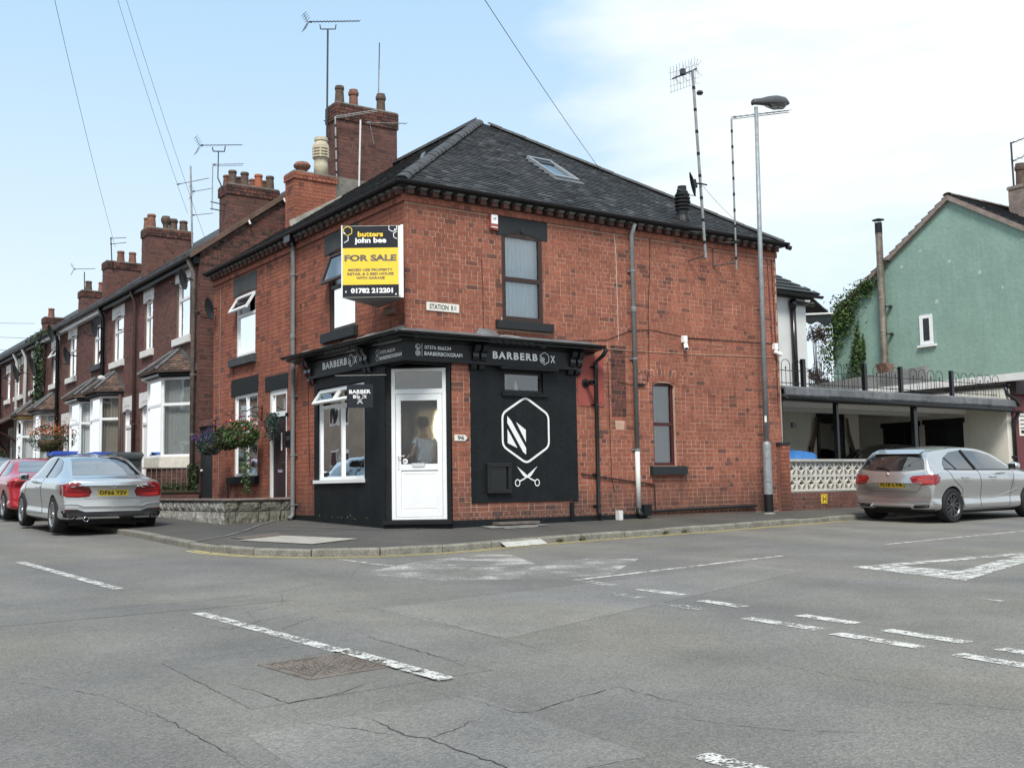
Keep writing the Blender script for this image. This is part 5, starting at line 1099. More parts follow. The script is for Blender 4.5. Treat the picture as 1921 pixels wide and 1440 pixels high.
def terrace(label, y0, y1, wins, bay=None, door=None, brick='brick_dark', white_fascia=False, gap=.66, sill_m='whitestone', seed=70, heads=True):
    t = thing('terraced_house', label, 'house', (1.5, (y0+y1)/2, gz(0, y0)), 'brick terraced houses along the side street'); zb = gz(0, y0)+.05
    holes = [(a, b_, c, d) for a, b_, c, d, *_ in wins]+([door[:4]] if door else [])
    b = MB(); wall_sheet(b, FL, y0, y1, zb-.3, TZ, holes); wl = b.build('wall', 'mortar_dark', t, recalc=False)
    ex = holes+[(a-.10, b_+.10, d-.04, d+.30) for a, b_, c, d, *_ in wins]+[(a-.12, b_+.12, c-.2, c) for a, b_, c, d, *_ in wins]
    if door: ex.append((door[0]-.12, door[1]+.12, door[3]-.04, door[3]+.40))
    if bay: ex.append((bay[0], bay[3], -1, 3.5))
    mb = MB()
    for q in bricks(y0, y1, zb, TZ, ex, seed, joint=.008): mb.fbox(FL, *q, -.01, .005+rnd.uniform(-.002, .002), True)
    mb.build('brickwork', brick, wl, recalc=False)['kind'] = 'stuff'
    b = MB(); b.box(4.0, 4.1, y0, y1, zb-.3, TZ); b.build('back_wall', 'mortar_dark', t)
    for i, wn_ in enumerate(wins):
        a, b_, c, d = wn_[:4]; window(t, FL, a, b_, c, d, back=.10, fw_=.055, bars_h=(gap,), curtain=wn_[4] if len(wn_) > 4 else 'curtain_grey', cur_kind='drape', open_top=R(30) if len(wn_) > 5 and wn_[5] else None)
        if heads: cream_head(t, a, b_, d, d+.30, 'lintel' if len(wn_) > 6 else 'whitestone')
        sill(t, FL, a-.12, b_+.12, c-.19, c, .09, m=sill_m if len(wn_) < 7 else 'lintel')
    if door:
        a, b_, c, d = door[:4]; cream_head(t, a, b_, d, d+.36)
        m_ = MB(); m_.fbox(FL, a, a+.06, c, d, -.14, -.05); m_.fbox(FL, b_-.06, b_, c, d, -.14, -.05); m_.fbox(FL, a+.06, b_-.06, d-.06, d, -.14, -.05); m_.fbox(FL, a+.06, b_-.06, d-.5, d-.42, -.14, -.05); m_.build('door_frame', 'white', t)
        m_ = MB(); m_.fbox(FL, a+.06, b_-.06, c, d-.5, -.12, -.08); m_.build('door', door[4] if len(door) > 4 else 'whitepaint', t)
        m_ = MB(); m_.quad(FL.p(a+.06, d-.42, -.1), FL.p(b_-.06, d-.42, -.1), FL.p(b_-.06, d-.06, -.1), FL.p(a+.06, d-.06, -.1)); m_.build('fanlight_pane', 'glass_dark', t, recalc=False)
    if bay: bay_window(t, *bay[:5], **(bay[5] if len(bay) > 5 else {}))
    # roof, gutter, fascia
    b = MB(); b.prism([(-.22, y0, TZ-.04), (TR, y0, TZ-.04+TS*(TR+.22)), (TR, y1, TZ-.04+TS*(TR+.22)), (-.22, y1, TZ-.04)], (0, 0, .03)); b.prism([(TR, y0, TZ-.04+TS*(TR+.22)), (2*TR+.2, y0, TZ), (2*TR+.2, y1, TZ), (TR, y1, TZ-.04+TS*(TR+.22))], (0, 0, .03)); rf = b.build('roof', 'slate', t)
    f = Fr((-.26, 0, TZ-.06), (0, 1, 0), Vector((-TS, 0, 1)).normalized(), Vector((1, 0, TS)).normalized()); tb = MB(); tiled(tb, f, lambda v: (y0, y1), 2.2, gauge=.2, width=.26, seed=seed); tb.build('roof_tiles', 'tile_brown' if seed % 2 else 'tile', rf, recalc=False)['kind'] = 'stuff'
    b = MB(); b.box(-.16, -.005, y0, y1, TZ-.20, TZ-.05); b.build('fascia_board', 'white' if white_fascia else 'satin', t)
    b = MB(); gutter(b, (-.24, y1, TZ-.04), (-.24, y0-.05, TZ-.04), .06); b.build('gutter', 'satin', t)
    return t
GRP = None
T1_ = terrace('first terraced house beyond the gate, plum brick with white bay window', 9.78, 14.82, [(10.47, 11.46, 4.42, 5.84, 'curtain_grey'), (13.42, 14.14, 4.42, 5.74, 'curtain')], (10.13, 10.80, 11.95, 12.6, .55), (13.50, 14.40, .35, 2.95), seed=71)
T2_ = terrace('second terraced house, plum brick, bay roof with a white stone on its tiles', 14.82, 18.15, [(16.13, 17.21, 4.42, 5.70, 'curtain')], (16.14, 16.55, 17.65, 18.05, .5, dict(curt='curtain_beige', fascia='slate')), (15.25, 16.0, .45, 2.95), seed=72)
T3_ = terrace('third terraced house with dark upper lintel and white eaves board', 18.15, 23.85, [(18.42, 19.43, 4.55, 5.78, 'curtain', 0, 1), (21.56, 22.57, 4.45, 5.78, 'curtain_grey')], (18.2, 18.65, 19.9, 20.4, .55, dict(curt='curtain')), (22.45, 23.3, .55, 2.95), white_fascia=True, seed=73)
T4_ = terrace('fourth terraced house with open upper casement and climbing plant at its party wall', 23.85, 27.0, [(23.95, 25.0, 4.45, 5.72, 'curtain_grey', 1), (26.30, 26.9, 4.5, 5.75, 'curtain')], (24.04, 24.45, 25.3, 25.75, .5, dict(curt='curtain', fascia='lead')), None, white_fascia=True, seed=74)
T5_ = terrace('fifth terraced house, brown brick with pale yellow lintels', 27.0, 30.4, [(27.55, 28.3, 4.5, 5.75, 'curtain'), (29.39, 30.10, 4.5, 5.70, 'curtain')], (27.05, 27.4, 28.2, 28.6, .5, dict(curt='curtain', fascia='ochre')), None, seed=75)
T6_ = terrace('sixth terraced house with canopy on brackets over its ground floor', 30.4, 34.0, [(30.5, 31.2, 4.5, 5.65, 'curtain'), (32.4, 33.1, 4.5, 5.6, 'curtain')], None, (31.6, 32.4, .7, 2.95), seed=76)
T7_ = terrace('seventh terraced house at the far left edge', 34.0, 38.0, [(34.8, 35.6, 4.5, 5.6, 'curtain'), (36.4, 37.2, 4.5, 5.6, 'curtain')], None, None, seed=77)
T8_ = terrace('farthest terraced house, mostly hidden at the street end', 38.0, 60.0, [(40, 41, 4.5, 5.6, 'curtain'), (44, 45, 4.5, 5.6, 'curtain'), (48, 49, 4.5, 5.6)], None, None, seed=78)
# canopy of the sixth house, carried on curved brackets
b = MB(); b.prism([(-1.15, 29.6, 3.15), (0, 29.6, 3.75), (0, 37, 3.75), (-1.15, 37, 3.15)], (0, 0, .06)); cn = b.build('canopy', 'tile_brown', T6_)
b = MB(); gutter(b, (-1.2, 37, 3.17), (-1.2, 29.5, 3.17), .06); b.build('canopy_gutter', 'pipe_grey', cn)
for y in (29.8, 32.6, 35.4):
    b = MB(); b.tube([(-.02, y, 2.35), (-.3, y, 2.75), (-.7, y, 2.98), (-1.1, y, 3.08)], .045, 6); b.build('bracket', 'brownframe', cn)
# gable end of the first house with verge
gy = 9.78
FG = Fr((0, gy, 0), (1, 0, 0), (0, -1, 0)); b = MB(); zt_ = lambda x: TZ-.06+TS*(x+.22 if x < TR else 2*TR-x+.22)
b.add([(0, gy, 0), (2*TR, gy, 0), (2*TR, gy, zt_(2*TR)), (TR, gy, zt_(TR)), (0, gy, zt_(0))], [(0, 1, 2, 3, 4)]); gw = b.build('gable_wall', 'mortar_dark', T1_, recalc=False)
ga = bricks(0, 5.0, .3, 9.6, (), 81); lo_, hi_ = MB(), MB()
for q in ga:
    top = min(zt_(q[0]), zt_(q[1]))-.02
    if q[3] > top: continue
    sooty = q[2] > 5.5 + .6*q[0] + .5*noise.noise((q[0]*1.3, q[2]*1.3, 0)) and q[2] < top-.0
    (hi_ if sooty and noise.noise((q[0]*2, q[2]*2, 5)) > -.45 else lo_).fbox(FG, *q, -.01, .005+rnd.uniform(-.003, .003), True)
lo_.build('brickwork', 'brick_dark', gw, recalc=False)['kind'] = 'stuff'; hi_.build('sooty_brickwork', 'brick_soot', gw, recalc=False)['kind'] = 'stuff'
b = MB(); b.prism([(-.24, gy-.10, TZ-.09), (TR, gy-.10, TZ-.09+TS*(TR+.24)), (TR, gy-.10, TZ+.05+TS*(TR+.24)), (-.24, gy-.10, TZ+.05)], (0, .12, 0)); b.build('verge', 'tile_brown', T1_)
b = MB()
for x in (1.15, 2.05):
    b.tube([(x, gy-.10, zt_(x)-.0), (x+.03, gy-.14, zt_(x)-.10)], .025, 6)
b.build('verge_clips', 'whitestone', T1_)['kind'] = 'stuff'
# chimneys
c1 = stack(T1_, .76, 2.06, 10.06, 10.62, 6.3, 8.12, 'mortar_dark', 'brick_dark', 83, cap=3, capm='brick_soot')
for i, (x, m_) in enumerate(((.93, 'pot_dark'), (1.24, 'pot_dark'), (1.60, 'pot_orange'), (1.90, 'pot_dark'))):
    pot(T1_, (x, 10.2, 8.14), .36, .105, m_); pot(T1_, (x-.04, 10.47, 8.14), .30, .10, 'pot_dark' if i % 2 else 'pot')
def far_stack(par, x0, y, w_, top, sd, pots):
    s_ = stack(par, x0, x0+w_, y-.3, y+.3, TZ+.2+TS*x0-.3, top, 'mortar_dark', 'brick_dark', sd, cap=3, capm='brick_soot')
    for fx_, fy_, m_, st, h in pots: pot(par, (x0+w_*fx_, y+fy_, top+.03), h, .13, m_, st)
far_stack(T2_, 1.12, 18.1, 1.35, 8.68, 85, ((.12, -.12, 'pot', 'plain', .42), (.10, .15, 'pot', 'plain', .36), (.45, -.1, 'pot_dark', 'mushroom', .42), (.62, -.1, 'pot_dark', 'tall', .36), (.88, 0, 'pot_dark', 'plain', .36)))
far_stack(T3_, 1.44, 23.9, 1.35, 8.72, 86, ((.4, 0, 'pot', 'plain', .42), (.7, 0, 'pot', 'plain', .42)))
far_stack(T4_, 1.84, 29.0, 1.0, 8.52, 87, ((.3, 0, 'pot_dark', 'plain', .4), (.8, 0, 'pot', 'plain', .4)))
far_stack(T5_, 1.5, 33.8, 1.0, 8.1, 88, ((.3, 0, 'pot', 'plain', .4),))
# downpipes on the terrace
for par, y, m_, r_, br in ((T1_, 9.95, 'iron', .055, (4.9, 3.4, 2.0)), (T1_, 14.72, 'pipe_brown', .045, (5, 2.5)), (T2_, 18.0, 'gloss', .06, (4.5, 2.4)), (T3_, 23.75, 'gloss', .06, (4.5, 2.4)), (T4_, 26.25, 'pipe_grey', .07, (4,)), (T5_, 28.95, 'pipe_white', .06, (4,)), (T6_, 30.6, 'pipe_white', .06, (4,)), (T7_, 34.1, 'gloss', .06, (4,))):
    downpipe(par, [(-.22, y, TZ-.1), (-.10, y, TZ-.4), (-.09, y, gz(0, y)+.2)], r_, m_, brackets=br, N_=Vector((-1, 0, 0)))
b = MB(); b.tube([(-.09, 16.05, 3.4), (-.09, 16.05, .6)], .045, 8); b.build('downpipe', 'pipe_brown', T2_, smooth=True)
b = MB(); b.lathe([(.02, -.05), (.11, -.03), (.13, .03), (.05, .08)], (-.42, 16.75, 3.90), 7, (.3, 0, 1)); st_ = b.build('loose_stone', 'whitestone'); tag(st_, 'white stone lying on the tiled roof of the second bay', 'stone')
# alley gate between the corner building and the terrace
b = MB()
for i in range(7): b.fbox(Fr((.06, 8.86, 0), (0, 1, 0), (-1, 0, 0)), i*.128, i*.128+.122, .30, 2.16, -.02, .012+.003*(i % 2))
gt_ = thing('alley_gate', 'dark grey boarded gate closing the alley beside the terrace', 'gate', (.06, 9.3, .3))
for i in range(7):
    b = MB(); b.fbox(Fr((.06, 8.86, 0), (0, 1, 0), (-1, 0, 0)), i*.128, i*.128+.122, .30, 2.16, -.02, .012+.003*(i % 2)); b.build('board', 'sill', gt_)
b = MB(); b.box(.08, .12, 8.84, 9.76, 2.05, 2.14); b.box(.08, .12, 8.84, 9.76, .5, .6); b.build('rail', 'satin', gt_)
b = MB(); b.box(0, .3, 8.83, 9.75, 2.16, 2.3); b.build('gate_lintel', 'brick_dark', gt_)
b = MB(); b.lathe([(.02, 0), (.03, .02), (.02, .05)], (.05, 9.62, 1.15), 8, (-1, 0, 0)); b.build('latch', 'whitestone', gt_)
# split-stone garden wall, L-shaped
gwl = thing('garden_wall', 'low split-stone block wall with flat coping in front of the brown house door', 'wall', (-1.35, 4.4, 0))
def stone_run(f, L_, zf, m, seed, nrows=2, H=.40):
    r_ = random.Random(seed); core = MB(); core.fbox(f, .01, L_-.01, zf(0)-.1, .50, -.16, -.03); core.build('wall_core', 'concrete_dark', gwl)
    for k in range(nrows):
        z0 = .09+k*.205; z1 = z0+.195; u = 0
        while u < L_-.05:
            l = min(r_.choice((.42, .38, .45, .28)) if k else r_.choice((.22, .44, .42)), L_-u)
            if L_-u-l < .12: l = L_-u
            a, c = u+.006, u+l-.006; b = MB(); n = 5; zz0 = min(z0, z0) if k else -.1
            V_ = []; 
            for i in range(n+1):
                for j in range(4):
                    uu = a+(c-a)*i/n; vv = (zz0 if k else z0-.12)+(z1-(z0-.12 if not k else zz0))*j/3; edge = i in (0, n) or j in (0, 3); V_.append(f.p(uu, vv, .0 if edge else .018+r_.uniform(-.006, .022)))
            F_ = [(i*4+j, (i+1)*4+j, (i+1)*4+j+1, i*4+j+1) for i in range(n) for j in range(3)]
            b.add(V_, F_); b.fbox(f, a, c, V_[0].z, V_[3].z, -.10, -.0005, False); b.build('stone_block', m, gwl, recalc=False); u += l
fA = Fr((-1.36, 4.36, 0), (1, 0, 0), (0, -1, 0)); fB = Fr((-1.36, 4.36, 0), (0, 1, 0), (-1, 0, 0))
stone_run(fA, 1.30, lambda u: .0, 'stone_dark', 1); stone_run(fB, 7.2, lambda u: .0, 'stone_pale', 2)
b = MB(); b.box(-1.41, -.03, 4.31, 4.56, .50, .535); b.build('coping', 'coping', gwl)
for i in range(9): b = MB(); b.box(-1.41, -1.16, 4.565+i*.78, 4.565+i*.78+.77, .50, .535); b.build('coping', 'coping', gwl)
# railings and planting in front of the first bay
rl = thing('iron_railing', 'rusty black iron railing standing on the low wall below the first bay window', 'railing', (-.7, 9.72, .7))
for i in range(12):
    b = MB(); x = -1.32+i*.115; b.tube([(x, 9.72, .70), (x, 9.72, 1.22)], .011, 5); b.build('bar', 'iron', rl)
b = MB(); b.box(-1.38, -.02, 9.71, 9.73, 1.20, 1.225); b.build('top_rail', 'iron', rl)
pw = thing('front_wall', 'low brick wall with mossy ledge under the iron railing', 'wall', (-.7, 9.72, .2)); b = MB(); b.box(-1.40, -.02, 9.66, 9.80, .0, .66); b.build('core', 'mortar_dark', pw); mb = MB()
for q in bricks(-1.40, -.02, .05, .66, (), 101): mb.fbox(Fr((0, 9.66, 0), (1, 0, 0), (0, -1, 0)), *q, -.01, .006, True)
mb.build('brickwork', 'brick_dark', pw, recalc=False)['kind'] = 'stuff'; b = MB(); b.box(-1.43, -.0, 9.62, 9.84, .661, .70); b.build('ledge', 'moss', pw)
b = MB(); b.box(-1.42, -1.30, 9.80, 12.8, .0, .66); b.build('return_wall', 'brick_dark', pw)
b = MB(); leaves(b, 1300, lambda r: Vector((-1.35+r.random()*1.3, 9.76+r.gauss(0, .05), .72+abs(r.gauss(0, .10)))), .03, 3); leaves(b, 700, lambda r: Vector((-.25+r.random()*.22, 9.74+r.gauss(0, .05), .7+r.random()*.6)), .035, 5)
o = b.build('creeping_plant', 'leaf_dark', recalc=False); tag(o, 'low creeping plant growing through the railing below the first bay', 'plant')
# climbing plant and moss on the terrace
b = MB(); leaves(b, 1300, lambda r: Vector((-.1-abs(r.gauss(0, .09)), 26.3+r.gauss(0, .3), 3.6+r.random()*2.4)), .07, 8); o = b.build('climbing_plant', 'leaf_dark', recalc=False); tag(o, 'climbing plant on the wall between the fourth and fifth terraced houses', 'plant')
b = MB(); leaves(b, 600, lambda r: Vector((-.2+r.gauss(0, .10), 25.0+abs(r.gauss(0, 1.4)), 6.2+abs(r.gauss(0, .08)))), .045, 9); o = b.build('gutter_weeds', 'leaf_dark', recalc=False); tag(o, 'weeds growing in the gutter of the fourth terraced house', 'plant')
# hanging baskets ------------------------------------------------------
def basket(label, c, r, leafm, flm, nl=900, nf=160, bowl=True, trail=None, bracket=None, seed=1, group='hanging flower baskets', fl2=None, sq=.8):
    t = thing('hanging_basket', label, 'hanging basket', c, group); c = Vector(c)
    if bowl: b = MB(); b.lathe([(.0, -r*.62), (r*.35, -r*.55), (r*.58, -r*.25), (r*.62, 0), (r*.5, 0)], c, 16); b.build('coir_bowl', 'coir', t, smooth=True)
    b = MB(); leaves(b, nl, ball(c+Vector((0, 0, .02)), r, r, r*sq), .035, seed)
    if trail: leaves(b, 420, lambda q: c+Vector((trail[0]+q.gauss(0, .045), trail[1]+q.gauss(0, .045), -q.random()*trail[2])), .03, seed+3)
    b.build('foliage', leafm, t, recalc=False); f_ = lambda q: (c+Vector((q.gauss(0, .55)*r, q.gauss(0, .55)*r, abs(q.gauss(0, .45))*r*sq+r*.25)))
    b = MB(); leaves(b, nf, f_, .032, seed+7); b.build('flowers', flm, t, recalc=False)['kind'] = 'stuff'
    if fl2: b = MB(); leaves(b, nf//2, f_, .035, seed+8); b.build('flowers', fl2, t, recalc=False)['kind'] = 'stuff'
    if bracket:
        wy, wz = bracket; w0 = Vector((0, wy, wz)); b = MB(); b.tube([w0+Vector((-.02, 0, .12)), w0+Vector((-.02, 0, -.22))], .010, 5); e = Vector((c.x, c.y, wz-.02))
        b.tube([w0+Vector((-.02, 0, .05)), w0.lerp(e, .35)+Vector((0, 0, .09)), w0.lerp(e, .75)+Vector((0, 0, .0)), e+Vector((0, 0, .0))], .010, 5); b.tube([w0+Vector((-.02, 0, -.2)), w0.lerp(e, .3)+Vector((0, 0, -.03)), w0.lerp(e, .6)], .008, 5)
        b.tube([w0+Vector((-.09+.05*math.cos(k), 0, -.06+.05*math.sin(k))) for k in (0, 1, 2, 3, 4, 5, 6)], .006, 5); b.build('bracket', 'gloss', t)
        b = MB()
        for k in range(3): a = k*2.1; b.tube([e, c+Vector((math.cos(a)*r*.6, math.sin(a)*r*.6, 0))], .004, 4)
        b.build('chain', 'steel_dark', t)
    return t
basket('hanging basket of green foliage with pink flowers and a long trail, by the ground-floor window', (-.50, 5.75, 1.78), .36, 'leaf', 'fl_pink', 1500, 120, trail=(.05, -.12, 1.15), bracket=(5.90, 2.28), seed=1, fl2='fl_orange')
basket('hanging basket of dark green foliage and trailing leaves left of the pink one', (-.48, 6.55, 1.74), .33, 'leaf_dark', 'fl_purple', 1300, 60, seed=21, bracket=(7.65, 2.2))
basket('hanging basket of dark purple flowers beside the alley gate', (-.55, 7.45, 1.64), .30, 'leaf_blue', 'fl_purple', 800, 300, seed=31, bracket=(8.6, 2.15))
basket('hanging basket of bright orange flowers in front of the third house', (-.62, 22.2, 2.40), .62, 'leaf_dark', 'fl_orange', 1500, 700, seed=41, bracket=(23.7, 3.3), trail=(0, 0, .9))
basket('dark foliage basket under the canopy at the far left', (-1.0, 30.2, 2.1), .55, 'leaf_dark', 'fl_orange', 1200, 60, seed=51, group='hanging flower baskets')
t = thing('door_wreath', 'bushy heart-shaped green wreath hanging by the brown house door', 'wreath', (-.14, 5.05, 1.95)); b = MB()
def heart(r_):
    for _ in range(30):
        x, z = r_.uniform(-1.2, 1.2), r_.uniform(-1.1, 1.2)
        if (x*x+z*z-1)**3-x*x*z**3 < 0: return Vector((-.16+r_.gauss(0, .05), 5.04+x*.19, 1.86+z*.27))
leaves(b, 1500, heart, .022, 6); b.build('foliage', 'leaf_blue', t, recalc=False); b = MB(); b.tube([(-.1, 5.04, 2.02), (-.1, 5.04, 2.1)], .004, 4); b.build('hanging_wire', 'satin', t)
# small wall fittings on the side street wall
t = thing('post_box', 'small black letterbox on the brick between the house door and the downpipe', 'letterbox', (-.02, 4.30, 1.7)); b = MB(); b.fbox(FL, 4.28, 4.52, 1.48, 1.80, 0, .10); b.build('box', 'gloss', t); b = MB(); b.fbox(FL, 4.32, 4.48, 1.62, 1.70, .10, .104); b.build('slot', 'steel_dark', t)
for y, z, lb in ((4.63, 2.13, 'small dark door lamp right of the brown house door'), (5.72, 2.02, 'small dark door lamp left of the brown house door')):
    t = thing('door_lamp', lb, 'lamp', (-.03, y, z)); b = MB(); b.fbox(FL, y-.03, y+.03, z-.03, z+.03, 0, .05); b.build('body', 'gloss', t); b = MB(); b.fbox(FL, y-.022, y+.022, z-.045, z-.03, .01, .04); b.build('shade', 'lamp_glass', t)
b = MB(); b.tube([(-.05, 7.72, .3), (-.05, 7.72, .85)], .018, 6); b.lathe([(.03, 0), (.035, .04), (.02, .07)], (-.05, 7.72, .84), 8); o = b.build('boundary_stub', 'gloss'); tag(o, 'short black pipe stub below the ground-floor window', 'pipe')
from mathutils.geometry import tessellate_polygon
# ------------------------------------------------------------------ cars
M['carwin'] = mat('tinted_car_window', (.018, .02, .021), .04, var=0, spec=1.0, coat=1); M['carwin'].node_tree.nodes['Principled BSDF'].inputs['IOR'].default_value = 1.6
M['carwin_light'] = mat('reflective_car_window', (.10, .105, .11), .05, var=0, spec=1.0, coat=1); M['carwin_light'].node_tree.nodes['Principled BSDF'].inputs['IOR'].default_value = 2.1  # lifted grey base stands in for reflected sky
M['seam'] = mat('panel_gap', (.02, .02, .02), .6, var=0)
def cr(vals, n):
    """Catmull-Rom through equally indexed rows"""
    res = []; N_ = len(vals)
    for i in range(N_-1):
        p = [vals[max(0, min(N_-1, k))] for k in (i-1, i, i+1, i+2)]
        for k in range(n):
            t = k/n; res.append([.5*((2*b)+(-a+c)*t+(2*a-5*b+4*c-d)*t*t+(-a+3*b-3*c+d)*t**3) for a, b, c, d in zip(*p)])
    res.append(list(vals[-1])); return res
def car_body(st, bulge_r=.16, bulge_f=.2):
    """st rows: x, zb, hw, zs, gw, ze, zr"""
    rows = cr(st, 4); Lc = st[-1][0]; secs = []
    for x, zb, hw, zs, gw, ze, zr in rows:
        C = [(hw*.82, zb), (hw*.955, zb+.04), (hw*.985, zb+.14), (hw*.968, min(.46, zs-.26)), (hw*1.0, zs-.20), (hw*.985, zs-.055), (hw*.93, zs+.012), (gw+(hw*.93-gw)*.45, zs+(ze-zs)*.55), (gw+.01, ze-.012), (gw*.93, ze+(zr-ze)*.25), (gw*.55, ze+(zr-ze)*.75), (0, zr)]
        P = cr(C, 3)
        cshift = bulge_r*max(0, 1-x/.7)**2 - bulge_f*max(0, 1-(Lc-x)/.8)**2
        half = [(x+cshift*(y/max(hw, .01))**2, y, z) for y, z in P]
        secs.append(half)
    n = len(secs[0]); V = []; ring = []
    for s_ in secs:
        r_ = [p for p in s_]+[(p[0], -p[1], p[2]) for p in s_[-2::-1]]; ring = len(r_); V += r_
    F = []; ns = len(secs)
    for i in range(ns-1):
        for j in range(ring):
            k = (j+1) % ring; F.append((i*ring+j, i*ring+k, (i+1)*ring+k, (i+1)*ring+j))
    for i in (0, ns-1):      # end caps: pair up left and right points
        for j in range(n-2): F.append((i*ring+j, i*ring+j+1, i*ring+ring-2-j, i*ring+ring-1-j))
        F.append((i*ring+n-2, i*ring+n-1, i*ring+n))
    me = bpy.data.meshes.new('body'); me.from_pydata(V, [], F); bm = bmesh.new(); bm.from_mesh(me)
    bmesh.ops.recalc_face_normals(bm, faces=bm.faces); bm.to_mesh(me); bm.free(); return me
def cut_wheels(me, cuts, r, ymin=.50):
    o = bpy.data.objects.new('tmp', me); col.objects.link(o); cs_ = []
    for cx, cz in cuts:
        for s_ in (-1, 1):
            b = MB(); b.lathe([(r, 0), (r, .7)], (cx, s_*ymin, cz), 36, (0, s_, 0)); c = b.build('c', 'trim'); cs_.append(c)
            md = o.modifiers.new('b', 'BOOLEAN'); md.object = c; md.operation = 'DIFFERENCE'; md.solver = 'EXACT'
    dg = bpy.context.evaluated_depsgraph_get(); m2_ = bpy.data.meshes.new_from_object(o.evaluated_get(dg))
    for c in cs_: bpy.data.objects.remove(c)
    bpy.data.objects.remove(o); return m2_
class Shell:
    def __init__(s, me): s.bvh = BVHTree.FromPolygons([v.co[:] for v in me.vertices], [tuple(p.vertices) for p in me.polygons])
    def project(s, a, b, ax, off):
        if ax in 'LR':
            sg = 1 if ax == 'L' else -1; o_, d = Vector((a, 3*sg, b)), Vector((0, -sg, 0))
        elif ax == 'B': o_, d = Vector((-3, a, b)), Vector((1, 0, 0))
        elif ax == 'F': o_, d = Vector((9, a, b)), Vector((-1, 0, 0))
        else: o_, d = Vector((a, b, 4)), Vector((0, 0, -1))
        h = s.bvh.ray_cast(o_, d)
        if h[0] is None: 
            h = s.bvh.find_nearest(o_+d*3)
        n = h[1]; n = n if n.dot(d) < 0 else -n; return h[0]+(n*.6-d*.4).normalized()*off
    def decal(s, name, m, poly, ax, parent, off=.004, step=.05, smooth=True):
        bm = bmesh.new(); vs = [bm.verts.new((x, y, 0)) for x, y in poly]; [bm.faces.new([vs[i] for i in tri]) for tri in tessellate_polygon([[Vector((x, y, 0)) for x, y in poly]])]; xs = [p[0] for p in poly]; ys = [p[1] for p in poly]
        for lo, hi, n in ((min(xs), max(xs), (1, 0, 0)), (min(ys), max(ys), (0, 1, 0))):
            t = math.ceil(lo/step)*step+.0007
            while t < hi: bmesh.ops.bisect_plane(bm, geom=bm.verts[:]+bm.edges[:]+bm.faces[:], plane_co=(t*n[0], t*n[1], 0), plane_no=n, dist=1e-5); t += step
        me = bpy.data.meshes.new(name); 
        for v in bm.verts: v.co = s.project(v.co.x, v.co.y, ax, off)
        bm.to_mesh(me); bm.free(); me.materials.append(M[m]); me.polygons.foreach_set('use_smooth', [smooth]*len(me.polygons)); o = bpy.data.objects.new(name, me); col.objects.link(o); o.parent = parent; return o
    def line(s, name, m, pts, ax, parent, w=.006, off=.0025, closed=False):
        P = []
        q = list(pts)+([pts[0]] if closed else [])
        for (a, b), (c, d) in zip(q[:-1], q[1:]):
            n = max(2, int(math.hypot(c-a, d-b)/.04))
            for i in range(n): P.append(s.project(a+(c-a)*i/n, b+(d-b)*i/n, ax, off))
        P.append(s.project(*q[-1], ax, off)); nr = {'L': (0, 1, 0), 'R': (0, -1, 0), 'B': (-1, 0, 0), 'F': (1, 0, 0), 'T': (0, 0, 1)}[ax]
        b = MB(); b.tube(P, w/2, 4); o = b.build(name, m, recalc=False); o.parent = parent; return o
def wheel_mesh(parent, x, y, r, w, rim_m, spokes=5, double=True, z=None):
    sg = 1 if y > 0 else -1; z = r if z is None else z; b = MB(); R_ = r; ri = r*.70
    b.lathe([(ri, -w/2), (R_*.93, -w/2), (R_*.99, -w*.36), (R_, -w*.2), (R_, w*.2), (R_*.99, w*.36), (R_*.93, w/2), (ri, w/2), (ri-.01, w/2-.02), (ri-.02, 0)], (x, y, z), 32, (0, sg, 0)); t = b.build('wheel', 'tyre', smooth=False); t.parent = parent
    b = MB(); b.lathe([(ri+.002, w/2-.004), (ri-.012, w/2+.004), (ri-.03, w/2-.02), (ri-.035, 0)], (x, y, z), 32, (0, sg, 0), cap=False); b.lathe([(.0, w/2-.012), (.045, w/2-.012), (.055, w/2-.035), (.05, .0)][::-1], (x, y, z), 16, (0, sg, 0))
    for k in range(spokes):
        for dd in ((-.16, .16) if double else (0,)):
            a = 2*math.pi*k/spokes; a0 = a+dd*.7; a1 = a+dd*1.5; yo = y+sg*(w/2-.022)
            p = Vector((x+math.cos(a0)*.04, yo, z+math.sin(a0)*.04)); q = Vector((x+math.cos(a1)*(ri-.012), yo+sg*.004, z+math.sin(a1)*(ri-.012))); d = (q-p).normalized(); s_ = Vector((0, 1, 0)).cross(d); w0, w1 = .012, .019
            b.prism([p-s_*w0, p+s_*w0, q+s_*w1, q-s_*w1], (0, -sg*.03, 0))
    rm = b.build('rim', rim_m, smooth=False); rm.parent = t
    b = MB(); b.lathe([(0, 0), (ri-.036, 0), (ri-.036, .01)], (x, y-sg*.02, z), 24, (0, sg, 0)); d_ = b.build('brake_disc', 'steel_dark'); d_.parent = t
def plate(parent, sh, txt, cx, cz, x, tilt=0, w=.52, h=.111, ax='B'):
    p0 = sh.project(0, cz, 'B', .012); f = Fr((p0.x, cx, cz), (0, -1, 0), Vector((-1, 0, .12)).normalized(), Vector((.12, 0, 1)).normalized()); b = MB(); b.fbox(f, -w/2, w/2, -h/2, h/2, -.012, .004); o = b.build('number_plate', 'plate', bevel=.002); o.parent = parent
    t = lettering(txt, f, 0, 0, .006, width=w*.9, height=h*.70, m='ink', name='lettering', bold=.03, space=1.1); t.parent = o
def finish_car(root, x, y, z, rz, pitch=0, roll_=0):
    root.location = (x, y, z); root.rotation_euler = (roll_, pitch, rz)
def mirror2(pts): return [(-a, b) for a, b in pts][::-1]
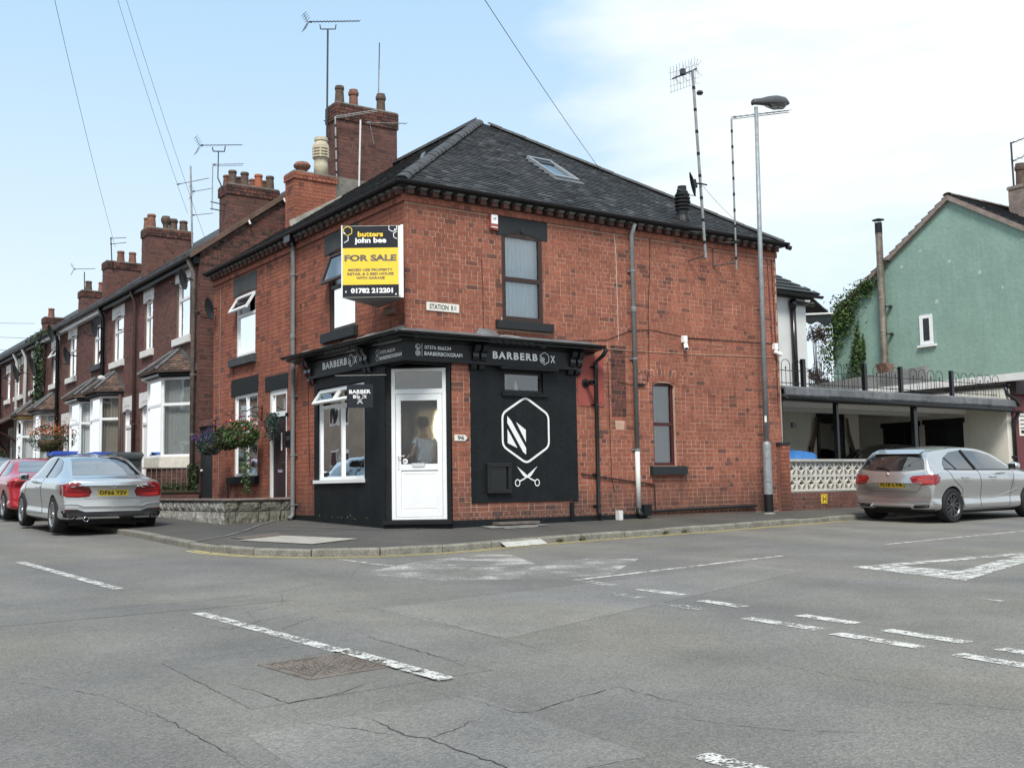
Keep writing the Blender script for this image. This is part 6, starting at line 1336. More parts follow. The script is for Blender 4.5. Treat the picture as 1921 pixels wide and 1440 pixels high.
# --- silver two-door coupe, rear view
ST = [(0, .30, .82, .80, .66, .84, .85), (.05, .26, .86, .86, .70, .925, .945), (.22, .23, .88, .90, .70, .965, .985), (.50, .21, .887, .925, .67, .985, 1.005), (.85, .19, .887, .935, .625, 1.12, 1.155), (1.25, .185, .887, .935, .58, 1.28, 1.325), (1.7, .185, .887, .935, .56, 1.35, 1.40), (2.2, .185, .885, .93, .555, 1.365, 1.418), (2.6, .185, .885, .925, .56, 1.335, 1.385), (2.95, .185, .884, .92, .58, 1.235, 1.28), (3.25, .185, .88, .905, .63, 1.09, 1.115), (3.5, .19, .87, .88, .66, .975, .995), (3.9, .20, .85, .80, .63, .885, .905), (4.2, .22, .80, .70, .58, .78, .80), (4.38, .25, .72, .58, .52, .66, .68), (4.43, .30, .66, .50, .48, .58, .60)]
def coupe():
    t = thing('parked_car', 'silver two-door coupe parked half on the pavement, seen from behind with yellow plate DP66 YSV', 'car', world=False, group='cars parked along the side street')
    me0 = car_body(ST); me = cut_wheels(me0, [(.83, .32), (3.52, .32)], .362); me.materials.clear(); me.materials.append(M['silver']); sh = Shell(me0)
    me.polygons.foreach_set('use_smooth', [True]*len(me.polygons)); body = bpy.data.objects.new('body', me); col.objects.link(body); body.parent = t
    try: me.set_sharp_from_angle(angle=R(38))
    except Exception: pass
    sh.decal('rear_window', 'carwin_light', [(-.60, 1.03), (.60, 1.03), (.56, 1.12), (.47, 1.325), (.3, 1.345), (-.3, 1.345), (-.47, 1.325), (-.56, 1.12)], 'B', t)
    sh.decal('rear_window_painted_shade', 'carwin', [(-.60, 1.03), (-.36, 1.03), (-.34, 1.15), (-.20, 1.345), (-.3, 1.345), (-.47, 1.325), (-.56, 1.12)], 'B', t, off=.007)  # darker copy of the glass paints shade onto one side of the window
    for ax in 'LR':
        sh.decal('side_window', 'carwin', [(1.05, .985), (3.02, .965), (2.72, 1.19), (2.45, 1.31), (2.0, 1.352), (1.6, 1.338), (1.3, 1.27), (1.08, 1.12)], ax, t)
        sh.line('window_bar', 'trim', [(1.72, .98), (1.80, 1.345)], ax, t, .03, .006); sh.line('door_gap', 'seam', [(1.78, .96), (1.80, .6), (1.72, .32), (3.2, .30), (3.28, .6), (3.12, .95)], ax, t)
        sh.decal('sill_trim', 'trim', [(1.25, .185), (3.12, .185), (3.12, .235), (1.25, .235)], ax, t, off=.006)
        sg = 1 if ax == 'L' else -1
        h = sh.project(1.98, .80, ax, .02); b = MB(); b.tube([h+Vector((-.09, 0, 0)), h+Vector((-.05, sg*.02, 0)), h+Vector((.05, sg*.02, 0)), h+Vector((.09, 0, 0))], .014, 6); o = b.build('door_handle', 'silver', smooth=True); o.parent = t
        b = MB(); b.lathe([(0, -.10), (.05, -.09), (.075, -.02), (.07, .05), (.03, .10), (0, .10)], (2.92, sg*.96, .985), 12, (0, 1, 0)); o = b.build('wing_mirror', 'silver', smooth=True); o.parent = t
        b = MB(); b.fbox(Fr((2.86, sg*.96, .985), (0, 1, 0), (-1, 0, 0)), -.065, .065, -.04, .04, -.01, .012); b.tube([(2.95, sg*.86, .94), (2.95, sg*.93, .96)], .02, 6); o = b.build('mirror_glass', 'trim'); o.parent = t
    sh.line('boot_gap', 'seam', [(-.62, .96), (-.66, .80), (-.53, .66), (-.48, .615), (.48, .615), (.53, .66), (.66, .80), (.62, .96)], 'B', t); sh.line('bumper_gap', 'seam', [(-.86, .66), (-.72, .655)], 'B', t); sh.line('bumper_gap', 'seam', [(.86, .66), (.72, .655)], 'B', t)
    for s_ in (-1, 1):
        L_ = [(.87, .86), (.72, .905), (.60, .90), (.52, .83), (.42, .815), (.37, .74), (.41, .65), (.60, .635), (.80, .645), (.88, .69)]; L_ = [(s_*a, b_) for a, b_ in L_]
        tl = sh.decal('tail_lamp', 'redlens', L_ if s_ > 0 else L_[::-1], 'B', t, off=.006, step=.03)
        for q in ([(.80, .71), (.55, .70), (.43, .72), (.43, .705), (.55, .675), (.80, .68)], [(.82, .79), (.66, .80), (.56, .755), (.43, .745), (.43, .735), (.57, .742), (.68, .785), (.82, .775)]):
            q = [(s_*a, b_) for a, b_ in q]; o = sh.decal('lamp_bar', 'redlens_hi', q if s_ > 0 else q[::-1], 'B', t, off=.009, step=.05); o.parent = tl
        q = [(s_*a, b_) for a, b_ in [(.62, .43), (.83, .435), (.83, .39), (.58, .395)]]; sh.decal('reflector', 'redlens', q, 'B', t, off=.007)
    sh.decal('lower_bumper', 'trim', [(-.86, .40), (-.82, .43), (-.60, .425), (-.48, .385), (.48, .385), (.60, .425), (.82, .43), (.86, .40), (.80, .195), (-.80, .195)], 'B', t, off=.010)
    sh.line('bumper_crease', 'silver', [(-.86, .52), (-.62, .51), (-.50, .47), (.50, .47), (.62, .51), (.86, .52)], 'B', t, .03, .004)
    b = MB()
    for y in (.50,): b.lathe([(.040, -.04), (.045, .05), (.038, .052), (.036, -.03)], (.02, y, .265), 18, (-1, 0, 0))
    o = b.build('exhaust', 'chrome', smooth=True); o.parent = t; b = MB(); b.lathe([(0, .045), (.036, .045)], (.02, .50, .265), 14, (-1, 0, 0)); o = b.build('exhaust_bore', 'ink'); o.parent = t
    p = sh.project(0, .845, 'B', .004); f = Fr(p, (0, -1, 0), Vector((-1, 0, .3)).normalized(), Vector((.3, 0, 1)).normalized()); b = MB(); b.lathe([(.042, 0), (.042, .008), (.035, .011), (.033, .008)], p, 20, f.N); em = b.build('badge', 'chrome'); em.parent = t
    for k, mm in enumerate(('ink', 'whiteprint', 'ink', 'whiteprint')):
        b = MB(); a0 = k*math.pi/2; b.add([f.p(0, 0, .010)]+[f.p(math.cos(a0+i*math.pi/8)*.026, math.sin(a0+i*math.pi/8)*.026, .010) for i in range(5)], [(0, 1, 2, 3, 4, 5)]); o = b.build('badge_quarter', mm, recalc=False); o.parent = em
    b = MB(); b.prism([(1.30, -.02, 1.32), (1.52, -.035, 1.37), (1.52, .035, 1.37), (1.30, .02, 1.32)], (0.02, 0, .05)); o = b.build('roof_aerial', 'silver'); o.parent = t
    plate(t, sh, 'DP66 YSV', 0, .715, 0)
    for x in (.83, 3.52):
        for s_ in (-1, 1): wheel_mesh(t, x, s_*.775, .325, .225, 'alloy', 5, True)
    b = MB(); b.box(.45, 4.0, -.68, .68, .15, .3); o = b.build('underbody', 'trim'); o.parent = t
    return t
c1_ = coupe(); finish_car(c1_, -3.17, 4.88, .0-.055, R(90), pitch=R(-1.1), roll_=R(0))
c1_.rotation_euler = (0, 0, R(90)); c1_.location = (-3.17, 4.88, -.04); c1_.rotation_euler = Matrix.Rotation(R(90), 3, 'Z').to_euler()
c1_.rotation_euler = (R(0), R(-1.3), R(90))
# --- silver five-door hatchback, rear three-quarter view
SH = [(0, .30, .80, .66, .70, .72, .74), (.045, .27, .85, .80, .74, .86, .885), (.10, .25, .868, .885, .745, .96, .985), (.20, .23, .88, .93, .70, 1.09, 1.13), (.32, .215, .885, .95, .64, 1.225, 1.28), (.46, .205, .888, .96, .60, 1.29, 1.345), (.85, .195, .89, .965, .575, 1.335, 1.395), (1.4, .19, .89, .955, .575, 1.37, 1.430), (1.9, .19, .89, .945, .59, 1.365, 1.42), (2.35, .19, .89, .935, .59, 1.31, 1.36), (2.75, .19, .888, .925, .61, 1.20, 1.245), (3.1, .19, .885, .915, .66, 1.06, 1.085), (3.35, .195, .875, .90, .69, .985, 1.005), (3.8, .21, .85, .83, .66, .91, .93), (4.1, .23, .80, .72, .60, .80, .82), (4.25, .26, .72, .58, .52, .66, .68), (4.30, .30, .66, .50, .48, .58, .60)]
def hatch():
    t = thing('parked_car', 'silver five-door hatchback parked by the garage with yellow plate FL18 CVA', 'car', world=False)
    me0 = car_body(SH, .20); me = cut_wheels(me0, [(.77, .315), (3.47, .315)], .362); me.materials.clear(); me.materials.append(M['silver2']); sh = Shell(me0)
    me.polygons.foreach_set('use_smooth', [True]*len(me.polygons)); body = bpy.data.objects.new('body', me); col.objects.link(body); body.parent = t
    try: me.set_sharp_from_angle(angle=R(38))
    except Exception: pass
    sh.decal('rear_window', 'carwin', [(-.68, .99), (-.40, .96), (0, .95), (.40, .96), (.68, .99), (.62, 1.15), (.54, 1.25), (.3, 1.268), (-.3, 1.268), (-.54, 1.25), (-.62, 1.15)], 'B', t)
    for ax in 'LR':
        sg = 1 if ax == 'L' else -1
        sh.decal('side_window', 'carwin', [(.62, 1.0), (1.0, .985), (2.0, .975), (2.92, .965), (2.75, 1.10), (2.42, 1.25), (2.0, 1.325), (1.5, 1.345), (1.08, 1.305), (.80, 1.20), (.66, 1.09)], ax, t)
        sh.decal('rear_quarter_trim', 'carwin', [(.36, 1.04), (.50, 1.0), (.50, 1.30), (.40, 1.24)], ax, t) if False else None
        sh.line('window_bar', 'trim', [(1.62, .975), (1.46, 1.34)], ax, t, .055, .006); sh.line('window_bar', 'trim', [(.98, .985), (.82, 1.20)], ax, t, .022, .006)
        sh.line('window_surround', 'trim', [(.60, .99), (1.0, .975), (2.0, .965), (2.95, .955)], ax, t, .014, .005)
        sh.line('door_gap', 'seam', [(.66, .98), (.80, .80), (1.10, .62), (1.15, .26), (1.75, .24)], ax, t); sh.line('door_gap', 'seam', [(1.66, .96), (1.72, .7), (1.70, .24)], ax, t); sh.line('door_gap', 'seam', [(1.7, .24), (2.7, .24), (2.78, .6), (2.92, .95)], ax, t)
        for hx in (1.18, 2.12): h = sh.project(hx, .83, ax, .018); b = MB(); b.tube([h+Vector((-.10, 0, .005)), h+Vector((-.06, sg*.02, 0)), h+Vector((.05, sg*.02, 0)), h+Vector((.10, 0, -.005))], .014, 6); o = b.build('door_handle', 'silver2', smooth=True); o.parent = t
        b = MB(); b.lathe([(0, -.11), (.055, -.10), (.085, -.02), (.08, .05), (.03, .11), (0, .11)], (2.70, sg*.99, 1.03), 12, (0, 1, 0)); o = b.build('wing_mirror', 'silver2', smooth=True); o.parent = t
        b = MB(); b.fbox(Fr((2.63, sg*.99, 1.03), (0, 1, 0), (-1, 0, 0)), -.07, .07, -.045, .045, -.01, .012); b.tube([(2.74, sg*.88, .97), (2.72, sg*.95, 1.0)], .025, 6); o = b.build('mirror_glass', 'trim'); o.parent = t
        sh.line('side_crease', 'silver2', [(1.0, .50), (1.6, .43), (2.3, .44), (3.0, .60)], ax, t, .02, .002)
    sh.line('tailgate_gap', 'seam', [(-.68, .92), (-.70, .78), (-.60, .66), (-.50, .57), (.50, .57), (.60, .66), (.70, .78), (.68, .92)], 'B', t)
    for s_ in (-1, 1):
        L_ = [(.885, .90), (.70, .885), (.50, .87), (.44, .83), (.50, .74), (.62, .70), (.80, .70), (.895, .74)]; L_ = [(s_*a, b_) for a, b_ in L_]
        tl = sh.decal('tail_lamp', 'redlens', L_ if s_ > 0 else L_[::-1], 'B', t, off=.007, step=.03)
        q = [(.20, .905), (.0, .90), (.0, .735), (.12, .70), (.27, .735), (.31, .83)]
        ax = 'L' if s_ > 0 else 'R'; o = sh.decal('tail_lamp_side', 'redlens', [(.215, .885), (.30, .88), (.385, .85), (.34, .76), (.25, .71), (.215, .70)], ax, t, off=.008, step=.03)
        for q in ([(.84, .80), (.66, .815), (.50, .85), (.50, .835), (.64, .79), (.84, .775)], [(.80, .865), (.64, .865), (.55, .86), (.64, .845), (.80, .845)], [(.84, .745), (.66, .735), (.6, .745), (.66, .76), (.84, .765)]):
            q = [(s_*a, b_) for a, b_ in q]; o = sh.decal('lamp_bar', 'redlens_hi', q if s_ > 0 else q[::-1], 'B', t, off=.010, step=.05); o.parent = tl
        q = [(s_*a, b_) for a, b_ in [(.44, .325), (.78, .34), (.76, .285), (.48, .265)]]; sh.decal('exhaust_trim', 'ink', q, 'B', t, off=.009); sh.line('exhaust_rim', 'chrome', q, 'B', t, .014, .010, closed=True)
    sh.line('bumper_strip', 'chrome', [(-.42, .30), (.42, .30)], 'B', t, .02, .008); sh.decal('diffuser', 'trim', [(-.42, .285), (.42, .285), (.36, .24), (-.36, .24)], 'B', t, off=.006); sh.line('bumper_edge', 'trim', [(-.80, .245), (-.5, .235), (.5, .235), (.80, .245)], 'B', t, .03, .004)
    p = sh.project(0, .89, 'B', .006); f = Fr(p, (0, -1, 0), Vector((-1, 0, .35)).normalized(), Vector((.35, 0, 1)).normalized()); b = MB(); b.ribbon([f.p(math.cos(k*math.pi/10)*.042, math.sin(k*math.pi/10)*.042, .004) for k in range(20)], .007, f.N, closed=True)
    for k in range(3): a = math.pi/2+k*2*math.pi/3; b.prism([f.p(math.cos(a+1.57)*.007, math.sin(a+1.57)*.007, .003), f.p(math.cos(a)*.04, math.sin(a)*.04, .003), f.p(math.cos(a-1.57)*.007, math.sin(a-1.57)*.007, .003)], f.N*.003)
    o = b.build('badge', 'chrome'); o.parent = t
    fl = Fr(sh.project(.57, .865, 'B', .004), (0, -1, 0), Vector((-1, 0, .2)).normalized(), Vector((.2, 0, 1)).normalized()); o = lettering('A180', fl, 0, 0, .004, width=.14, height=.03, m='chrome'); o.parent = t
    b = MB(); b.prism([(.27, -.52, 1.268), (.27, .52, 1.268), (.52, .50, 1.352), (.52, -.50, 1.352)], (-.012, 0, .012)); o = b.build('roof_spoiler', 'silver2', bevel=.006); o.parent = t
    b = MB(); P = [sh.project(-.02, .96, 'B', .02), sh.project(.12, 1.0, 'B', .02), sh.project(.30, 1.01, 'B', .02)]; b.tube(P, .01, 5); o = b.build('rear_wiper', 'trim'); o.parent = t
    plate(t, sh, 'FL18 CVA', 0, .70, 0)
    for x in (.77, 3.47):
        for s_ in (-1, 1): wheel_mesh(t, x, s_*.78, .318, .22, 'alloy_dark', 6, True)
    b = MB(); b.box(.45, 3.9, -.68, .68, .15, .3); o = b.build('underbody', 'trim'); o.parent = t
    return t
c2_ = hatch(); c2_.location = (9.05, -2.27, -.115); c2_.rotation_euler = (R(1.5), R(-.4), R(1.0))
# --- red coupe with folding roof
SR = [(0, .32, .80, .82, .66, .86, .88), (.05, .28, .85, .88, .70, .94, .97), (.22, .24, .872, .92, .70, .985, 1.01), (.60, .22, .88, .945, .68, 1.0, 1.03), (.95, .20, .88, .95, .63, 1.10, 1.14), (1.35, .19, .88, .95, .58, 1.27, 1.31), (1.8, .19, .88, .945, .56, 1.34, 1.385), (2.3, .19, .88, .94, .56, 1.34, 1.39), (2.7, .19, .88, .93, .58, 1.25, 1.295), (3.1, .19, .878, .91, .64, 1.07, 1.10), (3.4, .2, .87, .88, .67, .96, .985), (3.9, .21, .84, .80, .62, .87, .89), (4.3, .24, .74, .64, .54, .72, .74), (4.46, .30, .64, .50, .46, .58, .6)]
def simple_car(label, paint, st, win, rear, lamps, group=None, rim='alloy', cat='car'):
    t = thing('parked_car', label, cat, world=False, group=group); me0 = car_body(st); Lc = st[-1][0]; me = cut_wheels(me0, [(.86, .32), (Lc-.9, .32)], .36); me.materials.clear(); me.materials.append(M[paint]); sh = Shell(me0)
    me.polygons.foreach_set('use_smooth', [True]*len(me.polygons)); body = bpy.data.objects.new('body', me); col.objects.link(body); body.parent = t
    try: me.set_sharp_from_angle(angle=R(38))
    except Exception: pass
    sh.decal('rear_window', 'carwin_light', rear, 'B', t)
    for ax in 'LR':
        sg = 1 if ax == 'L' else -1
        sh.decal('side_window', 'carwin', win, ax, t); sh.line('window_bar', paint, [(1.75, .98), (1.82, 1.33)], ax, t, .035, .006); sh.line('door_gap', 'seam', [(1.8, .96), (1.82, .6), (1.74, .32), (3.1, .30), (3.15, .6), (3.05, .95)], ax, t)
        b = MB(); b.lathe([(0, -.10), (.05, -.09), (.075, -.02), (.07, .05), (.03, .10), (0, .10)], (2.85, sg*.96, .985), 12, (0, 1, 0)); o = b.build('wing_mirror', paint, smooth=True); o.parent = t
    for s_ in (-1, 1): q = [(s_*a, b_) for a, b_ in lamps]; sh.decal('tail_lamp', 'redlens', q if s_ > 0 else q[::-1], 'B', t, off=.006, step=.03)
    sh.line('boot_gap', 'seam', [(-.60, .97), (-.62, .80), (-.50, .62), (.50, .62), (.62, .80), (.60, .97)], 'B', t)
    for x in (.86, Lc-.9):
        for s_ in (-1, 1): wheel_mesh(t, x, s_*.77, .32, .22, rim, 5, True)
    b = MB(); b.box(.3, Lc-.4, -.7, .7, .17, .3); o = b.build('underbody', 'trim'); o.parent = t
    return t
WIN = [(1.05, .995), (3.0, .965), (2.72, 1.16), (2.45, 1.28), (2.0, 1.335), (1.55, 1.32), (1.28, 1.25), (1.1, 1.12)]
c3_ = simple_car('red coupe with folding hard roof parked in front of the silver coupe', 'redcar', SR, WIN, [(-.58, 1.06), (.58, 1.06), (.54, 1.16), (.45, 1.31), (-.45, 1.31), (-.54, 1.16)], [(.87, .88), (.62, .87), (.50, .80), (.56, .74), (.80, .72), (.88, .76)], 'cars parked along the side street')
c3_.location = (-2.95, 10.75, .09); c3_.rotation_euler = (0, R(-1.3), R(90))
c4_ = simple_car('dark car parked beyond the red coupe, only its roof in view at the left edge', 'darkcar', [(a, b, c, d, e, f+.08 if f > 1.0 else f, g+.09 if g > 1.02 else g) for a, b, c, d, e, f, g in SR], WIN, [(-.58, 1.06), (.58, 1.06), (.54, 1.16), (.45, 1.36), (-.45, 1.36), (-.54, 1.16)], [(.87, .88), (.62, .87), (.56, .74), (.88, .76)], 'cars parked along the side street')
c4_.location = (-2.85, 17.2, .24); c4_.rotation_euler = (0, R(-1.3), R(90))
c5_ = simple_car('dark car standing in the shade of the garage behind the silver hatchback', 'darkcar', [(a, b, c, d, e, f+.08 if f > 1.0 else f, g+.09 if g > 1.02 else g) for a, b, c, d, e, f, g in SR], WIN, [(-.58, 1.06), (.58, 1.06), (.54, 1.16), (.45, 1.36), (-.45, 1.36), (-.54, 1.16)], [(.87, .88), (.62, .87), (.56, .74), (.88, .76)])
c5_.location = (13.2, 1.9, .12); c5_.rotation_euler = (0, 0, R(-88))
c5_.location = (14.2, 5.2, .10) if False else (13.3, 1.9, .14); c5_.rotation_euler = (0, 0, R(3)); c5_.scale = (.84, .9, .97)
# ------------------------------------------------------------------ garage, rendered house, green gable and maroon shop on the right
G0 = lambda x: gz(x, 0)+.19
gar = thing('garage', 'open cream rendered garage with flat lead-edged roof, black posts and dark windows', 'garage', (13, 2, .2))
b = MB(); b.box(8.85, 17.2, .35, 4.6, .05, .16); b.build('floor', 'tarmac', gar)  # dark tarmac colour stands in for shade behind the block wall
b = MB(); b.box(8.86, 15.6, 3.3, 3.4, .1, 2.9); b.box(15.5, 15.6, 3.4, 4.6, .1, 2.9); b.box(15.6, 17.1, 4.55, 4.65, .1, 2.9); b.build('rear_wall', 'render', gar)
hol = [(1.22, 2.35, 1.0, 2.12), (2.52, 3.66, .95, 2.10)]
FX = Fr((17.1, 0, 0), (0, 1, 0), (-1, 0, 0)); b = MB(); wall_sheet(b, FX, .02, 4.6, .05, 2.9, hol, reveal=.12); b.quad((17.1, .02, .05), (17.3, .02, .05), (17.3, .02, 2.9), (17.1, .02, 2.9)); b.build('side_wall', 'render', gar, recalc=False)
b = MB(); b.box(8.81, 8.84, .01, 3.3, .1, 2.6); b.build('party_wall', 'render_white', gar)
for a, c, d, e in hol: window(gar, FX, a, c, d, e, fm='gloss', back=.05, fw_=.07, bars_v=(.45,), curtain='ink', cur_kind='flat', glass='gloss')  # flat black sheet and opaque black panes stand in for the dark room
for a, c, d, e in hol: b = MB(); b.fbox(FX, a-.05, c+.05, e-.01, e+.12, 0, .03); b.build('window_head', 'gloss', gar)
# back door, with two fabric swags
FB = Fr((0, 3.3, 0), (1, 0, 0), (0, -1, 0)); b = MB(); b.fbox(FB, 13.95, 14.85, .16, 2.30, 0, .03); dd_ = b.build('garage_door_leaf', 'glass_dark', gar)
b = MB()
for q in ((13.88, 13.96, .16, 2.40), (14.85, 14.93, .16, 2.40), (13.96, 14.85, 2.30, 2.40)): b.fbox(FB, *q, 0, .06)
b.build('door_frame', 'gloss', gar); b = MB(); b.fbox(FB, 13.96, 14.85, .16, 2.30, .001, .02); b.build('dark_door', 'slate', gar)
for s_, x in ((-1, 13.80), (1, 15.02)):
    b = MB(); P = [(x+s_*.0, 2.30), (x+s_*.05, 1.9), (x+s_*.22, 1.45), (x+s_*.24, .5)]; b.ribbon([FB.p(u, v, .08) for u, v in P], [.10, .12, .14, .12], (0, -1, 0)); b.build('fabric_swag', 'coir', gar, recalc=False)
    b = MB(); b.fbox(FB, x+s_*.20-.04, x+s_*.20+.04, 1.15, 1.55, .0, .07); b.build('lantern', 'gloss', gar)
b = MB(); b.fbox(Fr((0, 4.55, 0), (1, 0, 0), (0, -1, 0)), 15.75, 16.5, .16, 2.1, 0, .03); pd = b.build('pale_panelled_door', 'whitestone', gar)
b = MB()
for i in range(2):
    for j in range(3): b.fbox(Fr((0, 4.55, 0), (1, 0, 0), (0, -1, 0)), 15.82+i*.35, 16.08+i*.35, .3+j*.6, .8+j*.6, .03, .04)
b.build('door_panels', 'render_white', pd)['kind'] = 'stuff'
# flat roof, ceiling, lead edge
b = MB(); b.box(8.83, 17.3, .10, 4.65, 2.43, 2.50); b.build('ceiling', 'render', gar)
for y in (1.1, 2.2):
    b = MB(); b.box(8.83, 17.1, y, y+.1, 2.32, 2.43); b.build('ceiling_beam', 'whitestone', gar)
b = MB(); b.box(8.83, 17.3, .12, 4.65, 2.50, 2.62); b.build('flat_roof', 'lead', gar)
b = MB(); xs = [8.82, 10.2, 11.4, 12.3, 13.6, 15.0, 16.2, 17.35]
for i, (xa, xb) in enumerate(zip(xs[:-1], xs[1:])):
    b = MB(); dz = .012*(i % 2); P = [(-.12, 2.42+dz), (-.14, 2.46+dz), (-.125, 2.60), (-.02, 2.645), (.3, 2.65), (.3, 2.62), (-.08, 2.58), (-.10, 2.42+dz)]
    b.prism([(xa+.003, y, z-.018*(xa-8.8)/8.5) for y, z in P], (xb-xa-.006, 0, -.018*(xb-xa)/8.5)); b.build('lead_roof_edge', 'lead', gar)
b = MB(); b.box(8.84, 17.2, -.08, .0, 2.33, 2.42); b.build('eaves_beam', 'gloss', gar)
b = MB(); gutter(b, (8.84, -.16, 2.40), (17.45, -.16, 2.33), .05); b.build('gutter', 'gloss', gar)
downpipe(gar, [(17.38, -.16, 2.33), (17.34, -.12, 2.2), (17.28, -.05, 2.08), (17.28, -.05, .22)], .045, 'gloss', brackets=(1.2,))
for x, y in ((10.78, -.0), (13.55, 0)): b = MB(); b.box(x-.06 if x > 12 else x-.04, x+.06 if x > 12 else x+.03, .14, .24, .16, 2.36); b.build('post', 'gloss', gar)
b = MB(); b.box(8.90, 8.98, .1, .18, .2, 2.4); b.build('post', 'gloss', gar); b = MB(); b.box(9.15, 9.25, .0, .06, 1.78, 1.90); b.build('junction_box', 'satin', gar)
# roof railing with hooped bars
rg = thing('roof_railing', 'black hooped metal railing along the flat garage roof', 'railing', (13, .1, 2.65))
for x in (9.62, 11.66, 12.95, 14.92): b = MB(); b.box(x-.045, x+.045, .03, .11, 2.60, 3.24); b.build('railing_post', 'gloss', rg)
x = 8.95; k = 0
while x < 16.75:
    if not any(abs(x+.13-p) < .16 for p in (9.62, 11.66, 12.95, 14.92)):
        b = MB(); P = [(x, .07, 2.66), (x, .07, 3.10)]+[(x+.13-.13*math.cos(t), .07, 3.10+.11*math.sin(t)) for t in [math.pi*i/8 for i in range(1, 8)]]+[(x+.26, .07, 3.10), (x+.26, .07, 2.66)]; b.tube(P, .0075, 5); b.build('hoop', 'satin', rg)
        b = MB(); b.tube([(x+.13, .07, 2.66), (x+.13, .07, 3.02)], .0065, 4); b.lathe([(.0, -.03), (.02, 0), (0, .05)], (x+.13, .07, 3.03), 6); b.build('bar', 'satin', rg)
    x += .335; k += 1
for z in (2.72, 2.98): b = MB(); b.box(8.9, 16.8, .062, .078, z-.008, z+.008); b.build('rail', 'satin', rg)
# pierced screen-block wall
sw = thing('screen_block_wall', 'low white pierced concrete block wall on dark brick in front of the garage', 'wall', (10.5, 0, .2)); zb = G0(10)
b = MB(); b.box(8.88, 12.9, -.06, .10, zb-.2, .46); b.build('brick_base', 'mortar', sw); mb = MB()
FS = Fr((0, -.06, 0), (1, 0, 0), (0, -1, 0))
for q in bricks(8.80, 12.9, zb-.10, .46, (), 91): mb.fbox(FS, *q, -.01, .006, True)
mb.build('base_brickwork', 'brick_dark', sw, recalc=False)['kind'] = 'stuff'
b = MB(); b.box(8.86, 12.9, -.075, .115, .46, .485); b.build('bed_course', 'kerb_light', sw); b = MB(); b.box(8.86, 12.9, -.08, .12, 1.085, 1.135); b.build('coping', 'kerb_light', sw)
def screen_block():
    s_ = .295; b = MB(); f = Fr((0, 0, 0), (1, 0, 0), (0, -1, 0)); h = s_/2; t = .022
    for q in ((-h, h, h-t, h), (-h, h, -h, -h+t), (-h, -h+t, -h+t, h-t), (h-t, h, -h+t, h-t)): b.fbox(f, *q, -.045, .045)
    for cx, cz in ((-h, -h), (h, -h), (h, h), (-h, h)):     # quarter arcs curving in to a four-point star
        P = []; r_ = h*.98; sx_, sz_ = (1 if cx < 0 else -1), (1 if cz < 0 else -1)
        for i in range(7): a = math.pi/2*i/6; P.append((cx+sx_*r_*math.cos(a), cz+sz_*r_*math.sin(a)))
        for (a, c), (d, e) in zip(P[:-1], P[1:]):
            m_ = Vector((d-a, e-c)); nn = Vector((-m_.y, m_.x)).normalized()*.013
            b.prism([f.p(a-nn.x, c-nn.y, .043), f.p(d-nn.x, e-nn.y, .043), f.p(d+nn.x, e+nn.y, .043), f.p(a+nn.x, c+nn.y, .043)], (0, .086, 0))
    o = b.build('t', 'screen'); me = o.data; bpy.data.objects.remove(o); return me
sbm = screen_block()
for j in range(2):
    for i in range(13): inst(sbm, 'screen_block', sw, Matrix.Translation((9.035+i*.300, .02, .487+.148+j*.300)))
# brick pier at the end of the corner building wall
pr_ = thing('brick_pier', 'short dark brick pier between the corner building and the pierced wall', 'pier', (8.85, -.05, .2)); b = MB(); b.box(8.625, 8.895, -.095, .02, .0, 1.42); b.build('core', 'mortar_left', pr_); mb = MB(); FP = Fr((0, -.10, 0), (1, 0, 0), (0, -1, 0)); FQ = Fr((8.90, 0, 0), (0, 1, 0), (1, 0, 0))
for q in bricks(8.62, 8.90, .1, 1.42, (), 92): mb.fbox(FP, *q, -.01, .006, True)
mb.build('brickwork', 'brick', pr_, recalc=False)['kind'] = 'stuff'; b = MB(); b.box(8.60, 8.92, -.12, .02, 1.42, 1.47); b.build('cap', 'sill', pr_)
# hydrant plate
t = thing('hydrant_sign', 'small yellow hydrant plate with a black H on the low brick wall', 'sign', (9.95, -.07, .3)); b = MB(); b.fbox(FS, 9.86, 10.05, .20, .40, .006, .02); b.build('plate', 'plate', t, bevel=.003); lettering('H', FS, 9.955, .30, .0215, height=.13, width=.11, m='ink', parent=t, bold=.01)
b = MB(); b.ribbon([FS.p(u, v, .0213) for u, v in ((9.875, .214), (10.035, .214), (10.035, .386), (9.875, .386))], .006, (0, -1, 0), closed=True); b.build('border', 'ink', t, recalc=False)
# blue tarpaulin over something behind the wall
b = MB(); nx, ny = 18, 8; V_ = []
for i in range(nx+1):
    for j in range(ny+1):
        x, y = 8.95+1.35*i/nx, .20+.9*j/ny; h = 1.12+.22*math.sin(math.pi*min(1, (i/nx)*.8+.18))**.35*(1-.4*(j/ny-.4)**2)+.035*noise.noise((x*4, y*5, 0))-(.5 if j == 0 or j == ny else 0)-(.25 if i in (0, nx) else 0); V_.append((x, y, h))
b.add(V_, [(i*(ny+1)+j, (i+1)*(ny+1)+j, (i+1)*(ny+1)+j+1, i*(ny+1)+j+1) for i in range(nx) for j in range(ny)])
o = b.build('tarpaulin', 'bluetarp', recalc=False, smooth=True); tag(o, 'crumpled blue tarpaulin draped behind the pierced block wall', 'tarpaulin')
b = MB(); b.box(9.1, 10.4, .45, 1.15, .16, .95); o = b.build('covered_crate', 'slate'); tag(o, 'dark crate hidden under the blue tarpaulin', 'crate')
# grey block parapet behind the garage
b = MB(); b.prism([(17.25, 2.35, 2.6), (17.25, 7.6, 2.6), (17.25, 7.6, 3.45), (17.25, 2.35, 3.70)], (.2, 0, 0)); o = b.build('parapet_wall', 'concrete_dark'); tag(o, 'grey concrete parapet wall rising behind the roof railing', 'wall')
